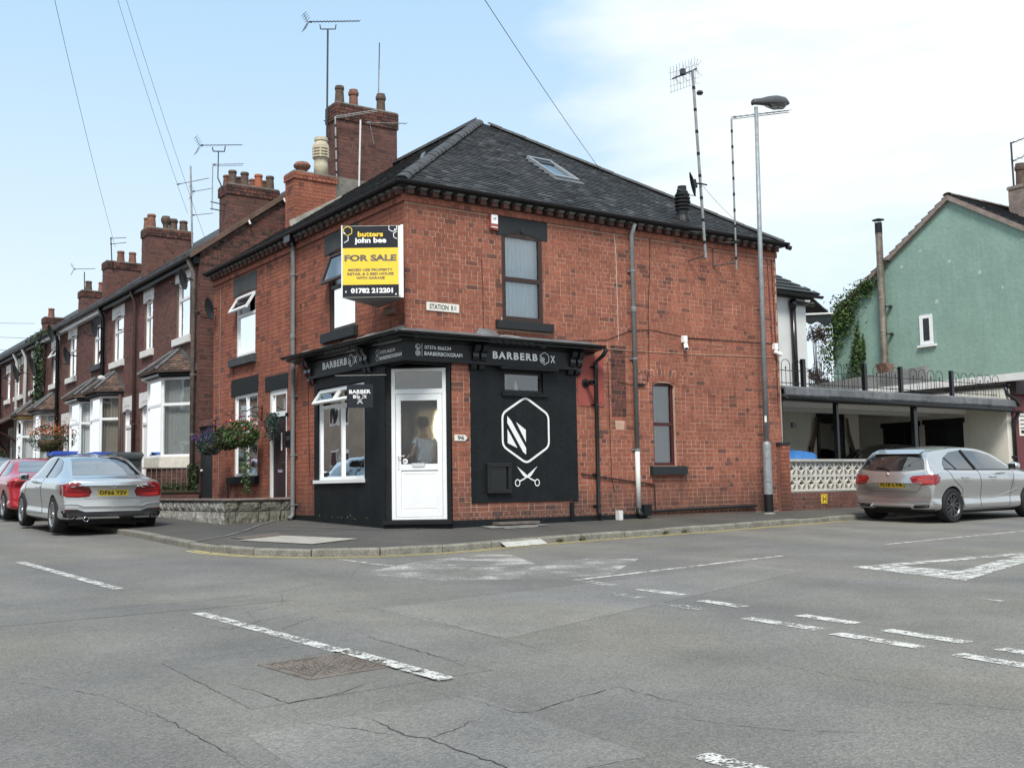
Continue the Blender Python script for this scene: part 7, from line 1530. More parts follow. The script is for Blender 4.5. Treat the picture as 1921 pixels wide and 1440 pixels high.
# maroon shop with roller shutter: side wall, coping, front
ms = thing('maroon_shop', 'maroon fronted single-storey shop with roller shutter at the right edge', 'building', (19, 2, .2))
b = MB(); b.box(17.32, 22.5, .12, 7.5, .0, 3.10); b.build('side_wall', 'ochrewall', ms)
b = MB(); b.prism([(17.16, -.5, 3.08), (17.16, 7.5, 3.05), (17.16, 7.5, 3.20), (17.16, -.5, 3.27)], (.3, 0, 0)); b.build('coping', 'whitestone', ms)
b = MB(); gutter(b, (17.10, 7.2, 3.0), (17.10, -.1, 3.0), .06); b.build('gutter', 'gloss', ms)
downpipe(ms, [(17.1, .02, 2.98), (17.12, -.02, 2.75), (17.3, -.12, 2.62), (17.36, -.16, 2.45)], .045, 'gloss')
b = MB(); b.box(17.32, 17.85, -.02, .11, .1, 2.75); b.build('pilaster', 'maroonpaint', ms); b = MB(); b.box(17.30, 24, -.16, .11, 2.75, 3.25); b.build('fascia', 'darkmaroon', ms)
b = MB()
for i in range(28): b.prism([(17.86, -.0, .2+i*.09), (17.86, .03, .2+i*.09), (17.86, .03, .285+i*.09), (17.86, .015, .285+i*.09)], (4, 0, 0))
b.build('shutter_slats', 'steel_dark', ms)['kind'] = 'stuff'; b = MB(); b.box(17.86, 22, .04, .1, .1, 2.75); b.build('shutter', 'slate', ms)
b = MB(); b.fbox(FR, 17.55, 17.84, 1.72, 2.28, .025, .035); pn2 = b.build('poster', 'signwhite', ms)
b = MB()
for i in range(4): b.fbox(FR, 17.60, 17.79, 2.20-i*.1, 2.225-i*.1, .036, .0375)
b.fbox(FR, 17.62, 17.77, 1.78, 1.86, .036, .0375); b.build('poster_print', 'ink', ms)['kind'] = 'stuff'
# cream rendered two-storey rear house
ch = thing('rendered_house', 'pale rendered two-storey house with tiled roof and black drainpipe behind the garage', 'house', (12, 5, 0))
b = MB(); b.box(8.9, 14.5, 4.0, 8.5, .0, 5.62); b.build('wall', 'render_white', ch)
A_, B2_, C2_, D2_ = [Vector(p) for p in ((8.7, 3.75, 5.62), (14.8, 3.75, 5.62), (14.8, 8.8, 5.62), (8.7, 8.8, 5.62))]; T_ = Vector((11.75, 6.27, 7.6)); b = MB(); b.add([A_, B2_, C2_, D2_, T_], [(0, 1, 4), (1, 2, 4), (2, 3, 4), (3, 0, 4), (3, 2, 1, 0)]); rf = b.build('roof', 'slate', ch)
sl = Vector((0, 2.52, 1.98)); ff = Fr((0, 3.75, 5.63), (1, 0, 0), Vector((0, -1.98, 2.52)).normalized(), sl.normalized()); tb = MB(); tiled(tb, ff, lambda v: (8.7+v*.95, 14.8-v*.95), sl.length-.05, gauge=.2, width=.3, seed=95, thick=.03); tb.build('roof_tiles', 'tile', rf, recalc=False)['kind'] = 'stuff'
b = MB(); b.box(8.8, 14.62, 3.86, 4.0, 5.50, 5.62); b.build('fascia_board', 'satin', ch); b = MB(); gutter(b, (14.85, 3.72, 5.58), (8.8, 3.72, 5.58), .07); b.build('gutter', 'satin', ch)
b = MB(); b.tube([(13.90, 3.92, 5.45), (13.90, 3.90, 2.7)], .075, 10); b.tube([(13.90, 3.92, 5.38), (14.75, 3.92, 5.38)], .055, 8); b.lathe([(.09, -.12), (.11, 0), (.09, .12)], (13.9, 3.91, 5.34), 10); b.build('soil_pipe', 'gloss', ch, smooth=True)
b = MB(); b.tube([(14.2, 3.98, 3.6), (14.3, 3.9, 3.65), (14.42, 3.92, 3.58)], .012, 5); b.build('bracket', 'rust', ch)
# awning beyond it
aw = thing('awning', 'grey scalloped fabric awning projecting past the rendered house', 'awning', (17, 6, 5.5)); b = MB(); b.prism([(15.5, 6.0, 6.25), (16.9, 6.0, 6.30), (18.05, 6.0, 5.68), (18.05, 7.8, 5.68), (16.9, 7.8, 6.30), (15.5, 7.8, 6.25)][:3]+[(18.05, 6.0, 5.64), (16.9, 6.0, 6.25), (15.5, 6.0, 6.2)], (0, 1.8, 0)); b.build('canopy', 'sill', aw)
b = MB(); pts = [(18.05, 5.66)]; n = 20
low = [(18.05-2.5*i/n, 5.36+.05*math.cos(i*1.25)-.05*(i/n)) for i in range(n+1)]
b.prism([(x, 6.0, z) for x, z in [(15.5, 5.60), (18.05, 5.66)]+low], (0, .02, 0)); b.build('valance', 'sill', aw); b = MB(); b.tube([(15.5, 5.98, 5.52), (16.8, 5.98, 5.56), (18.1, 5.98, 5.70)], .03, 6); b.box(15.6, 17.0, 5.9, 6.1, 5.95, 6.2); b.build('frame', 'whitestone', aw)
# green gabled building
gb = thing('green_building', 'green painted gable wall with small white window and pitched tiled roof', 'building', (22, 4, 0)); X = 21.8; ya_, za_, yl, zl, yr_, zr_ = 4.29, 9.30, 8.95, 6.15, -.9, 6.12
b = MB(); b.prism([(X, yl, 0), (X, yr_, 0), (X, yr_, zr_), (X, ya_, za_), (X, yl, zl)], (9, 0, 0)); b.build('gable_wall', 'green', gb)
b = MB(); dz = .16
for (y0_, z0_, y1_, z1_) in ((yl+.25, zl-.17, ya_, za_), (yr_-.35, zr_-.22, ya_, za_)):
    b.prism([(X-.12, y0_, z0_), (X-.12, y1_, z1_), (X-.12, y1_, z1_+dz), (X-.12, y0_, z0_+dz)], (.16, 0, 0))
b.build('verge_mortar', 'coping', gb)
for sgn, (y0_, z0_) in ((1, (yl+.25, zl-.17)), (-1, (yr_-.35, zr_-.22))):
    V_ = Vector((0, ya_-y0_, za_-z0_)); Ls = V_.length; N2 = Vector((0, -V_.z*(1 if V_.y > 0 else -1), abs(V_.y))).normalized(); b = MB(); f = Fr((X-.1, y0_, z0_+dz), (1, 0, 0), N2, V_.normalized()); b.fbox(f, 0, 9, 0, Ls, -.05, 0); r_ = b.build('roof', 'slate', gb)
    tb = MB(); tiled(tb, f, lambda v: (0, 5), Ls, gauge=.3, width=.33, seed=97, thick=.05); tb.build('roof_tiles', 'slate', r_, recalc=False)['kind'] = 'stuff'
ridge_tiles((X-.1, ya_, za_+dz+.02), (X+6, ya_, za_+dz+.02), 'ridge_tile', gb, 'coping', L_=.45, w=.16)
FGr = Fr((X, 0, 0), (0, 1, 0), (-1, 0, 0)); window(gb, FGr, 5.08, 5.54, 4.90, 5.84, back=-.01, fw_=.11, curtain='ink', cur_kind='flat', glass='glass_dark', dn=.03); sill(gb, FGr, 4.98, 5.62, 4.82, 4.90, .10, 'white')
b = MB(); rr = random.Random(4)
for cy, cz in ((3.0, 8.6), (3.15, 8.75), (2.0, 7.6), (1.85, 7.65), (4.4, 7.4), (5.4, 7.9), (3.4, 6.9), (2.7, 6.3), (4.9, 6.2), (6.1, 7.5), (5.0, 5.2)):
    s_ = rr.uniform(.03, .085); b.add([(X-.004, cy+math.cos(a)*s_*rr.uniform(.5, 1.2), cz+math.sin(a)*s_*rr.uniform(.5, 1.2)) for a in [k*math.pi/4 for k in range(8)]], [tuple(range(8))])
b.build('flaked_paint', 'green_flake', gb, recalc=False)['kind'] = 'stuff'
fl2 = thing('metal_flue', 'tall stained steel flue pipe with cap rising up the green gable wall', 'flue', (X-.2, 6.75, 4.4))
for i in range(4): z0_, z1_ = 4.4+i*1.08, 4.4+(i+1)*1.08; b = MB(); b.lathe([(.118, 0), (.113, .03), (.113, z1_-z0_-.03), (.122, z1_-z0_-.02), (.122, z1_-z0_-.003)], (X-.22, 6.75, z0_), 16); b.build('flue_section', 'copper_flue', fl2, smooth=False)
b = MB(); b.lathe([(.118, 0), (.118, .35)], (X-.22, 6.75, 8.72), 16); b.build('sooty_top', 'ink', fl2); b = MB(); b.lathe([(.0, .06), (.20, 0), (.2, -.01)], (X-.22, 6.75, 9.17), 16)
for a in (0, 2, 4): b.tube([(X-.22+math.cos(a)*.11, 6.75+math.sin(a)*.11, 9.05), (X-.22+math.cos(a)*.11, 6.75+math.sin(a)*.11, 9.18)], .008, 4)
b.build('cap', 'ink', fl2); b = MB()
for z in (5.35, 6.25, 7.75): b.box(X-.12, X, 6.52, 6.58, z, z+.07); b.box(X-.25, X, 6.56, 6.64, z+.02, z+.05)
b.build('wall_brackets', 'steel_dark', fl2); b = MB(); b.prism([(X-.42, 6.58, 4.42), (X-.02, 6.58, 4.42), (X-.02, 6.58, 3.8), (X-.16, 6.58, 3.8)], (0, .4, 0)); b.build('base_box', 'rust', fl2)
# chimney and aerial on the far roof
cst = stack(gb, 24.0, 25.4, 2.9, 3.62, 7.0, 9.85, 'coping', 'coping', 98, cap=1); pot(gb, (24.3, 3.35, 9.87), .75, .15, 'pot_dark', 'tall')
# ivy on the green wall
def ivy(label, spots, n, seed, sz=.06):
    b = MB(); r_ = random.Random(seed)
    for _ in range(n):
        y, z, ry, rz_ = r_.choice(spots); leaves(b, 1, lambda q: Vector((X-.05-abs(q.gauss(0, .10)), y+q.gauss(0, ry), z+q.gauss(0, rz_))), sz, r_.randrange(10**6))
    o = b.build('ivy', 'leaf', recalc=False); tag(o, label, 'ivy', None)
ivy('thick ivy hanging down the left edge of the green gable wall', [(8.2+.08*i, 6.75-.19*i, .28, .15) for i in range(5)]+[(8.65, 6.1, .35, .22), (8.75, 5.7, .3, .25), (8.9, 5.2, .25, .25), (9.05, 4.8, .14, .25), (8.8, 5.9, .4, .3), (7.7, 6.95, .25, .14), (7.4, 7.15, .18, .1)], 2800, 5)
ivy('narrow upright ivy growing up the green gable wall above the parapet', [(7.95, 3.7, .2, .2), (7.95, 4.1, .17, .2), (8.0, 4.5, .13, .2), (7.95, 4.9, .07, .22), (7.85, 5.4, .02, .25), (7.65, 5.0, .02, .2)], 1500, 6)
# dark shrubs behind the garage roof
def shrub(label, c, rx, ry, rz_, n, m, seed, cat='shrub', trunk=True):
    t = thing('shrub', label, cat, (c[0], c[1], 2.6)); b = MB(); r_ = random.Random(seed)
    clumps = [(Vector(c)+Vector((r_.uniform(-1, 1)*rx, r_.uniform(-1, 1)*ry, r_.uniform(-1, 1)*rz_)), r_.uniform(.18, .4)) for _ in range(16)]
    for cc, cr_ in clumps: leaves(b, n//16, ball(cc, cr_, cr_, cr_*.8, .1), .055, r_.randrange(10**6))
    b.build('crown', m, t, recalc=False); b = MB()
    for cc, _ in clumps[:9]: b.tube([(c[0], c[1], 0), Vector((c[0], c[1], 2.0)).lerp(cc, .4), cc], .03, 5, r1=.006)
    b.build('trunk', 'bark', t)
shrub('dark plum-leaved shrub behind the garage roof between the two houses', (20.2, 8.6, 3.75), 1.0, .5, .55, 2600, 'leaf_plum', 1)
shrub('dark green bush behind the railing, right of the plum shrub', (21.2, 8.9, 3.7), .7, .5, .5, 1500, 'leaf_dark', 2)
shrub('small loose branch of dark leaves under the awning', (20.75, 8.8, 5.55), .28, .2, .18, 420, 'leaf_plum', 3)
# ------------------------------------------------------------------ street lamp, signs, aerials and small things
lm = thing('street_lamp', 'tall galvanised street lamp at the kerb in front of the brick side wall', 'street lamp', (7.95, -.35, .08)); zl_ = pave_z(7.95, -.35)
b = MB(); b.lathe([(.088, -.02), (.088, .38)], (7.95, -.35, zl_), 20); b.build('painted_foot', 'ink', lm); b = MB(); b.lathe([(.087, .38), (.085, 1.30), (.078, 1.36), (.052, 1.42)], (7.95, -.35, zl_), 20); lo_ = b.build('base_column', 'galv', lm, smooth=False)
b = MB(); b.tube([(7.95, -.35, zl_+1.36), (7.975, -.35, 5.0), (8.02, -.35, 8.28)], .054, 16, r1=.040); b.build('pole', 'galv', lm, smooth=True)
fd = Vector((CAM.x-7.95, CAM.y+.35, 0)).normalized(); fl_ = Fr((7.95, -.35, zl_), Vector((-fd.y, fd.x, 0)), fd); b = MB(); b.fbox(fl_, -.035, .055, .62, 1.18, .075, .092); b.build('access_door', 'galv', lo_, bevel=.004); b = MB(); b.fbox(fl_, -.02, .02, 1.80, 1.92, .045, .056); b.build('number_sticker', 'signwhite', lm)
b = MB(); b.lathe([(.13, .0), (.10, .03), (.085, .035)], (7.95, -.35, zl_-.005), 14); b.build('mortar_collar', 'kerb', lm)
# lantern: streamlined hood with clear bowl
hd = Vector((.94, -.10, .12)).normalized(); up2 = Vector((-.12, 0, 1)).normalized(); sdv = hd.cross(up2).normalized(); up2 = sdv.cross(hd).normalized(); o0 = Vector((7.93, -.35, 8.30))
b = MB(); V_ = []; prof = [(0, .055, .05, .09), (.04, .075, .03, .12), (.25, .085, .03, .15), (.45, .12, .04, .21), (.65, .15, .06, .24), (.85, .135, .05, .20), (.95, .07, .02, .11)]; n = 12
for x, wd_, dn_, up_ in prof:
    for k in range(n): a = 2*math.pi*k/n; V_.append(o0+hd*x+sdv*math.cos(a)*wd_+up2*(max(0, math.sin(a))*up_*.75+min(0, math.sin(a))*dn_+.05))
b.add(V_, [(i*n+k, i*n+(k+1) % n, (i+1)*n+(k+1) % n, (i+1)*n+k) for i in range(len(prof)-1) for k in range(n)]+[tuple(range(n)), tuple(range((len(prof)-1)*n, len(prof)*n))]); b.build('lantern_hood', 'lamp_grey', lm, smooth=True)
b = MB(); V_ = []; prof = [(.36, .06, .0), (.42, .11, .05), (.6, .14, .10), (.8, .125, .09), (.90, .05, .02)]
for x, wd_, dn_ in prof:
    for k in range(9): a = math.pi*k/8; V_.append(o0+hd*x+sdv*math.cos(a)*wd_-up2*(math.sin(a)*dn_+.0)+up2*.03)
b.add(V_, [(i*9+k, i*9+k+1, (i+1)*9+k+1, (i+1)*9+k) for i in range(len(prof)-1) for k in range(8)]); b.build('lantern_bowl', 'lamp_glass', lm, smooth=True)
b = MB(); b.tube([o0+hd*.5-up2*.0, o0+hd*.75-up2*.0], .035, 8); b.build('bulb', 'whiteprint', lm)
# for sale board, a V of two panels -----------------------------------
fsb = thing('for_sale_board', 'black and yellow estate agent for sale board projecting from the upper corner of the shop', 'sign', (-.3, -.3, 4.2))
pR = Vector((-.225, -.365, 0)); pL = Vector((-1.03, .185, 0)); Uu = (pR-pL).normalized(); Nn = Vector((Uu.y, -Uu.x, 0)); W_ = (pR-pL).length; z0, z1 = 3.66, 4.80; FB2 = Fr(pL, Uu, Nn)
b = MB(); b.fbox(FB2, 0, W_, z0, z1, -.02, .0); b.build('panel', 'signwhite', fsb)
b = MB(); b.fbox(FB2, .02, W_-.075, z0+.005, z0+.20, .0, .002); b.build('black_print', 'boardblack', fsb); b = MB(); b.fbox(FB2, .02, W_-.085, z1-.355, z1-.005, .0, .002); b.build('black_print', 'boardblack', fsb); b = MB(); b.fbox(FB2, .02, W_-.08, z0+.20, z1-.355, .0, .0022); b.build('yellow_print', 'boardyellow', fsb)
b = MB(); b.fbox(FB2, W_-.045, W_-.0, z0-.01, z1+.01, -.018, .010); b.fbox(FB2, -.0, .018, z0-.01, z1+.01, -.03, .012); b.build('edge_post', 'whiteprint', fsb)
cxb = (W_-.06)/2
lettering('butters', FB2, cxb+.0, z1-.135, .004, width=.40, height=.085, m='boardyellow', parent=fsb, bold=.04); lettering('john bee', FB2, cxb, z1-.245, .004, width=.50, height=.115, m='whiteprint', parent=fsb, bold=.04)
lettering('bjb', FB2, cxb+.225, z1-.085, .004, width=.06, height=.04, m='steel_dark', parent=fsb)
lettering('FOR SALE', FB2, cxb, z0+.625, .004, width=.82, height=.105, m='iron', parent=fsb, bold=.05)
for i, (s_, w_) in enumerate((('MIXED USE PROPERTY', .70), ('RETAIL & 2 BED HOUSE', .73), ('WITH GARAGE', .45))): lettering(s_, FB2, cxb, z0+.435-i*.064, .004, width=w_, height=.043, m='iron', parent=fsb, bold=.045)
lettering('01782 212201', FB2, cxb+.02, z0+.105, .004, width=.66, height=.082, m='whiteprint', parent=fsb, bold=.05)
def hexring(cx, cz, r, m, clip): 
    b = MB(); P = [(cx+math.sin(k*math.pi/3)*r, cz+math.cos(k*math.pi/3)*r) for k in range(7)]
    for (a, c), (d, e) in zip(P[:-1], P[1:]):
        if min(a, d) < clip[0]-.02 or max(a, d) > clip[1]+.02 or max(c, e) > clip[3]+.03: continue
        b.ribbon([FB2.p(max(clip[0], min(clip[1], a)), min(c, clip[3]), .0035), FB2.p(max(clip[0], min(clip[1], d)), min(e, clip[3]), .0035)], .011, Nn)
    if b.v: b.build('hexagon_print', m, fsb, recalc=False)
cl = (.02, W_-.09, z0, z1-.006)
hexring(.10, z1-.08, .075, 'boardyellow', cl); hexring(.045, z1-.195, .072, 'whiteprint', (.02, 9, z0, z1)); hexring(W_-.165, z1-.03, .07, 'whiteprint', cl); hexring(W_-.10, z1-.155, .06, 'whiteprint', (0, W_-.09, z0, z1))
b = MB()
for u, v in ((.05, z1-.115), (W_-.13, z1-.065), (.07, z0+.09), (W_-.12, z0+.045)): b.add([FB2.p(u+math.cos(k*.7)*.013, v+math.sin(k*.7)*.013, .0045) for k in range(9)], [tuple(range(9))])
b.build('white_dots', 'whiteprint', fsb, recalc=False)['kind'] = 'stuff'
b = MB(); q0, q1 = pL, Vector((-.03, .80, 0)); b.prism([(q0.x, q0.y, z0), (q1.x, q1.y, z0), (q1.x, q1.y, z1), (q0.x, q0.y, z1)], (Vector((.018, .012, 0)))); b.build('rear_panel', 'signwhite', fsb)
b = MB(); b.prism([(pL.x, pL.y, z0+.01), (pR.x, pR.y, z0+.01), (-.12, -.06, z0+.01), (-.03, .80, z0+.01)], (0, 0, .012)); b.build('underside', 'pipe_grey', fsb)
b = MB(); b.fbox(FL, .25, .55, z0-.16, z0-.03, .0, .10); b.build('bracket', 'rust', fsb)
# street name plate, house number
t = thing('street_name_sign', 'cream street name plate reading STATION RD on the upper brick corner', 'sign', (.7, -.02, 3.6)); b = MB(); b.fbox(FR, .395, 1.02, 3.545, 3.685, .006, .02); b.build('plate', 'signwhite', t, bevel=.003)
lettering('STATION', FR, .63, 3.615, .0215, width=.36, height=.085, m='ink', parent=t, bold=.02); lettering('R', FR, .885, 3.615, .0215, width=.045, height=.085, m='ink', parent=t, bold=.02); lettering('D', FR, .945, 3.632, .0215, width=.04, height=.045, m='ink', parent=t, bold=.02); b = MB(); b.fbox(FR, .928, .962, 3.588, 3.597, .02, .0215); b.build('underline', 'ink', t)
t = thing('house_number', 'white arrow-shaped house number plate reading 96 beside the corner door', 'sign', (1.0, -.02, 1.5)); b = MB(); b.prism([FR.p(*p, .008) for p in ((.90, 1.43), (1.10, 1.43), (1.15, 1.48), (1.10, 1.53), (.90, 1.53))], FR.N*.014); b.build('plate', 'signwhite', t); lettering('96', FR, 1.02, 1.48, .0235, width=.13, height=.07, m='ink', parent=t, bold=.02)
# hanging sign on bracket above the shop window
hs = thing('hanging_sign', 'small black square sign reading BARBER BOX hanging from a bracket above the shop window', 'sign', (-.75, .6, 2.2)); c0 = Vector((-.45, 1.02, 0)); Ub = Vector((.818, -.575, 0)); c0 = Vector((-.465, .67, 0)); FH2 = Fr(c0, Ub, Vector((-.575, -.818, 0)))
b = MB(); b.fbox(FH2, -.215, .215, 1.98, 2.36, -.012, .012); b.build('board', 'boardblack', hs)
lettering('BARBER', FH2, 0, 2.24, .014, width=.35, height=.062, parent=hs, bold=.03); lettering('B', FH2, -.085, 2.16, .014, width=.05, height=.055, parent=hs, bold=.03); lettering('X', FH2, .085, 2.16, .014, width=.05, height=.055, parent=hs, bold=.03); small_emblem(FH2, 0, 2.165, .10, .014, hs)
b = MB(); 
for s_ in (-1, 1): b.ribbon([FH2.p(-s_*.03, 2.10, .0142+.0003*s_), FH2.p(s_*.03, 2.06, .0142+.0003*s_)], .008, FH2.N); b.ribbon([FH2.p(s_*.035+.011*math.cos(k), 2.055+.011*math.sin(k), .0145) for k in range(6)], .004, FH2.N, closed=True)
b.build('scissors_emblem', 'whiteprint', hs, recalc=False)
b = MB(); b.tube([FH2.p(-.40, 2.50, -.0), FH2.p(.42, 2.50, -.0)], .016, 8); b.tube([FH2.p(.42, 2.5, 0), (-.03, .62, 2.50)], .016, 8); b.tube([FH2.p(-.13, 2.36, 0), FH2.p(-.13, 2.50, 0)], .006, 4); b.tube([FH2.p(.13, 2.36, 0), FH2.p(.13, 2.50, 0)], .006, 4); b.build('bracket', 'gloss', hs)
# alarm box
t = thing('alarm_box', 'red and white burglar alarm box on the brick left of the upper window lintel', 'alarm', (1.72, -.03, 5.15)); b = MB(); b.prism([FR.p(*p, .0) for p in ((1.64, 5.04), (1.80, 5.02), (1.80, 5.29), (1.64, 5.29))], FR.N*.07); b.build('box', 'redpaint', t, bevel=.008); b = MB(); b.fbox(FR, 1.655, 1.785, 5.13, 5.285, .07, .075); b.fbox(FR, 1.655, 1.785, 5.065, 5.08, .07, .075); b.build('white_label', 'whiteprint', t); lettering('UP', FR, 1.72, 5.215, .077, width=.07, height=.04, m='ink', parent=t)
# red board with flue
t = thing('red_board', 'dull red painted board on the wall beside the black panel', 'board', (3.8, -.02, 2.5)); b = MB(); b.fbox(FR, 3.49, 4.09, 2.08, 2.98, .006, .022); b.build('board', 'redpaint', t); b = MB()
for u in (3.56, 4.02): b.fbox(FR, u-.008, u+.008, 2.13, 2.146, .022, .026)
b.build('screws', 'steel_dark', t)['kind'] = 'stuff'
t = thing('boiler_flue', 'black round boiler flue sticking out of the red board', 'flue', (3.68, -.03, 2.5)); b = MB(); b.lathe([(.085, .022), (.085, .035), (.05, .04)], FR.p(3.66, 2.48, 0), 18, FR.N); b.build('collar', 'satin', t); b = MB(); b.lathe([(.045, .03), (.045, .20), (.052, .20), (.052, .26), (.035, .262), (.03, .2)], FR.p(3.66, 2.48, 0), 16, FR.N); b.build('pipe', 'gloss', t)
# security cameras
def cctv(label, u, z, left):
    t = thing('security_camera', label, 'camera', tuple(FR.p(u, z)), 'white security cameras on the side wall'); b = MB(); b.fbox(FR, u-.05, u+.05, z-.07, z+.06, .0, .09); b.build('box', 'whiteprint', t, bevel=.008)
    d = Vector((-.35, -.5, -.55) if left else (.75, -.35, -.35)).normalized(); p = FR.p(u, z-.10, .06); b = MB(); b.tube([p+Vector((0, 0, .04)), p+Vector((0, -.02, -.02))], .018, 6); b.lathe([(.03, -.06), (.042, -.05), (.042, .10), (.036, .11), (.034, .09)], p+Vector((0, -.02, -.03)), 14, d); b.build('camera_body', 'whiteprint', t, smooth=False)
    b = MB(); b.lathe([(0, .092), (.033, .092)], p+Vector((0, -.02, -.03)), 12, d); b.build('lens', 'ink', t)
cctv('white security camera in the middle of the side wall, pointing down', 6.10, 3.43, True); cctv('white security camera at the right end of the side wall', 8.66, 3.44, False)
# aerials -------------------------------------------------------------
def yagi(b, p, q, n=12, el=.14, r=.006, twin=False, refl=True, updir=Vector((0, 0, 1)), pos=(.10, 1)):
    p, q = Vector(p), Vector(q); d = (q-p).normalized(); s_ = d.cross(updir).normalized(); b.tube([p, q], r*1.3, 5)
    if twin: b.tube([p-updir*.04, q-updir*.04], r, 5)
    L_ = (q-p).length
    for i in range(n): t = pos[0]+(pos[1]-pos[0])*i/(n-1); c = p.lerp(q, t); e = s_*el*(1-.3*i/n); b.tube([c-e, c+e], r*.55, 4)
    if refl:
        for k in (-1, 1):
            for j in range(4): c = p+updir*(k*(.05+.05*j))-d*(.03*j); b.tube([c-s_*.16, c+s_*.16], r*.6, 4)
            b.tube([p, p+updir*k*.22-d*.1], r*.8, 4)
    c = p.lerp(q, .06); b.lathe([(.022, -.03), (.022, .03)], c, 6, d)
def aerial(label, base, top, booms, r=.018, m='alu', brs=(), tapes=0, extra=None):
    t = thing('aerial', label, 'aerial', tuple(base)); b = MB(); b.tube([base, top], r, 8); b.build('mast', m, t)
    for bm_ in booms: b = MB(); yagi(b, *bm_[:2], **(bm_[2] if len(bm_) > 2 else {})); b.build('antenna', bm_[3] if len(bm_) > 3 else 'steel_dark', t)
    if brs:
        for p, q in brs: b = MB(); b.tube([p, q], .014, 5); b.build('bracket', 'steel_dark', t)
    if tapes:
        b = MB(); p, q = Vector(base), Vector(top); d = (q-p).normalized()
        for i in range(tapes): c = p.lerp(q, (i+.7)/(tapes+.5)); b.lathe([(r+.004, -.03), (r+.004, .03)], c, 8, d)
        b.build('tape_bands', 'ink', t)['kind'] = 'stuff'
    return t
aerial('tallest aerial on a dark mast strapped to the big chimney, with long boom', (2.63, 8.45, 8.95), (2.66, 8.45, 11.85), [((2.12, 8.45, 11.93), (3.50, 8.40, 12.26), dict(n=15, el=.10, r=.009))], .024, 'steel_dark', [((2.55, 8.45, 9.55), (2.80, 8.45, 9.52)), ((2.6, 8.45, 9.15), (2.80, 8.45, 9.12)), ((2.45, 8.45, 11.94), (2.47, 8.45, 11.83)), ((2.47, 8.45, 11.83), (2.86, 8.45, 11.92)), ((2.86, 8.45, 11.92), (2.88, 8.45, 12.04))])
aerial('slender pale whip aerial rising behind the big chimney pots', (4.06, 8.5, 9.9), (4.06, 8.45, 11.15), [], .018, 'alu', [((4.06, 8.45, 11.1), (4.08, 8.45, 11.85))])
aerial('white pole with two-rod aerial strapped to the left edge of the big chimney', (2.70, 8.05, 8.0), (2.66, 8.05, 9.56), [((2.66, 8.05, 9.56), (3.72, 7.9, 9.88), dict(n=6, el=.18, r=.008, twin=True, refl=False), 'alu')], .020, 'alu', tapes=5)
aerial('white pole aerial in front of the big chimney with curved elements', (3.21, 7.9, 7.75), (3.26, 7.9, 9.54), [((3.40, 7.9, 9.50), (4.52, 7.9, 9.68), dict(n=8, el=.12, r=.008, refl=False), 'alu'), ((3.5, 7.9, 9.55), (3.62, 7.9, 9.0), dict(n=4, el=.15, r=.006, refl=False), 'alu')], .022, 'whitestone')
aerial('leaning steel aerial mast with grid antenna above the black roof flue', (6.47, -.32, 5.0), (6.28, -.32, 8.70), [], .028, 'alu', [((6.2, -.02, 5.50), (6.46, -.32, 5.48)), ((6.3, -.02, 4.98), (6.47, -.32, 5.05)), ((5.9, -.1, 5.52), (6.44, -.3, 5.50))], tapes=8)
gr_ = [o for o in bpy.data.objects if o.get('label', '').startswith('leaning steel')][0]; b = MB(); p, q = Vector((5.74, -.32, 8.42)), Vector((6.40, -.32, 8.76)); b.tube([p, q], .016, 6); b.lathe([(.06, -.05), (.05, .06)], (6.0, -.34, 8.60), 8, (0, 0, 1))
for s_ in (-.22, -.10, .03, .16): b.tube([p+Vector((-.05, .05, s_-.05)), q+Vector((.12, .05, s_-.02))], .0035, 4)
for i in range(9): c = p.lerp(q, i/8); b.tube([c+Vector((0, .05, -.28)), c+Vector((0, .05, .25))], .003, 4)
for i in range(4): c = p.lerp(q, .1+i*.28); b.tube([c+Vector((-.05, -.12, .16)), c, c+Vector((.05, -.12, .16))], .004, 4); b.tube([c+Vector((-.05, -.12, -.16)), c, c+Vector((.05, -.12, -.16))], .004, 4)
b.build('grid_antenna', 'steel_dark', gr_); b = MB(); b.lathe([(.05, -.03), (.07, 0), (.05, .04)], (6.42, -.36, 8.26), 10, (0, 0, 1)); b.build('amplifier', 'steel_dark', gr_)
aerial('banded aerial pole near the street lamp with long twin-rod boom', (7.31, -.32, 4.86), (7.32, -.32, 7.92), [((7.32, -.32, 7.95), (9.02, -.35, 8.40), dict(n=9, el=.10, r=.009, twin=True, refl=False), 'alu')], .019, 'alu', [((6.98, -.01, 5.42), (7.31, -.32, 5.40)), ((6.98, -.01, 4.95), (7.31, -.32, 5.0)), ((6.98, -.01, 4.92), (6.98, -.01, 5.45))], tapes=9)
aerial('aerial with bent pole on the terrace end chimney, long boom on top', (.70, 9.98, 7.75), (.48, 9.98, 8.20), [((.02, 9.98, 8.93), (1.08, 9.98, 9.12), dict(n=12, el=.08, r=.007))], .016, 'steel_dark', [((.48, 9.98, 8.18), (.49, 9.98, 8.86)), ((.34, 9.98, 8.94), (.36, 9.98, 8.84)), ((.36, 9.98, 8.84), (.64, 9.98, 8.88)), ((.64, 9.98, 8.88), (.66, 9.98, 9.02))])
aerial('thin aerial pole left of the terrace end chimney with short boom', (.42, 10.2, 7.45), (.43, 10.2, 8.55), [((.42, 10.2, 8.58), (1.2, 10.2, 8.72), dict(n=4, el=.05, r=.007, twin=True, refl=False), 'alu')], .013, 'alu', [((.38, 10.2, 7.65), (.76, 10.2, 7.62)), ((.38, 10.2, 7.48), (.76, 10.2, 7.46))])
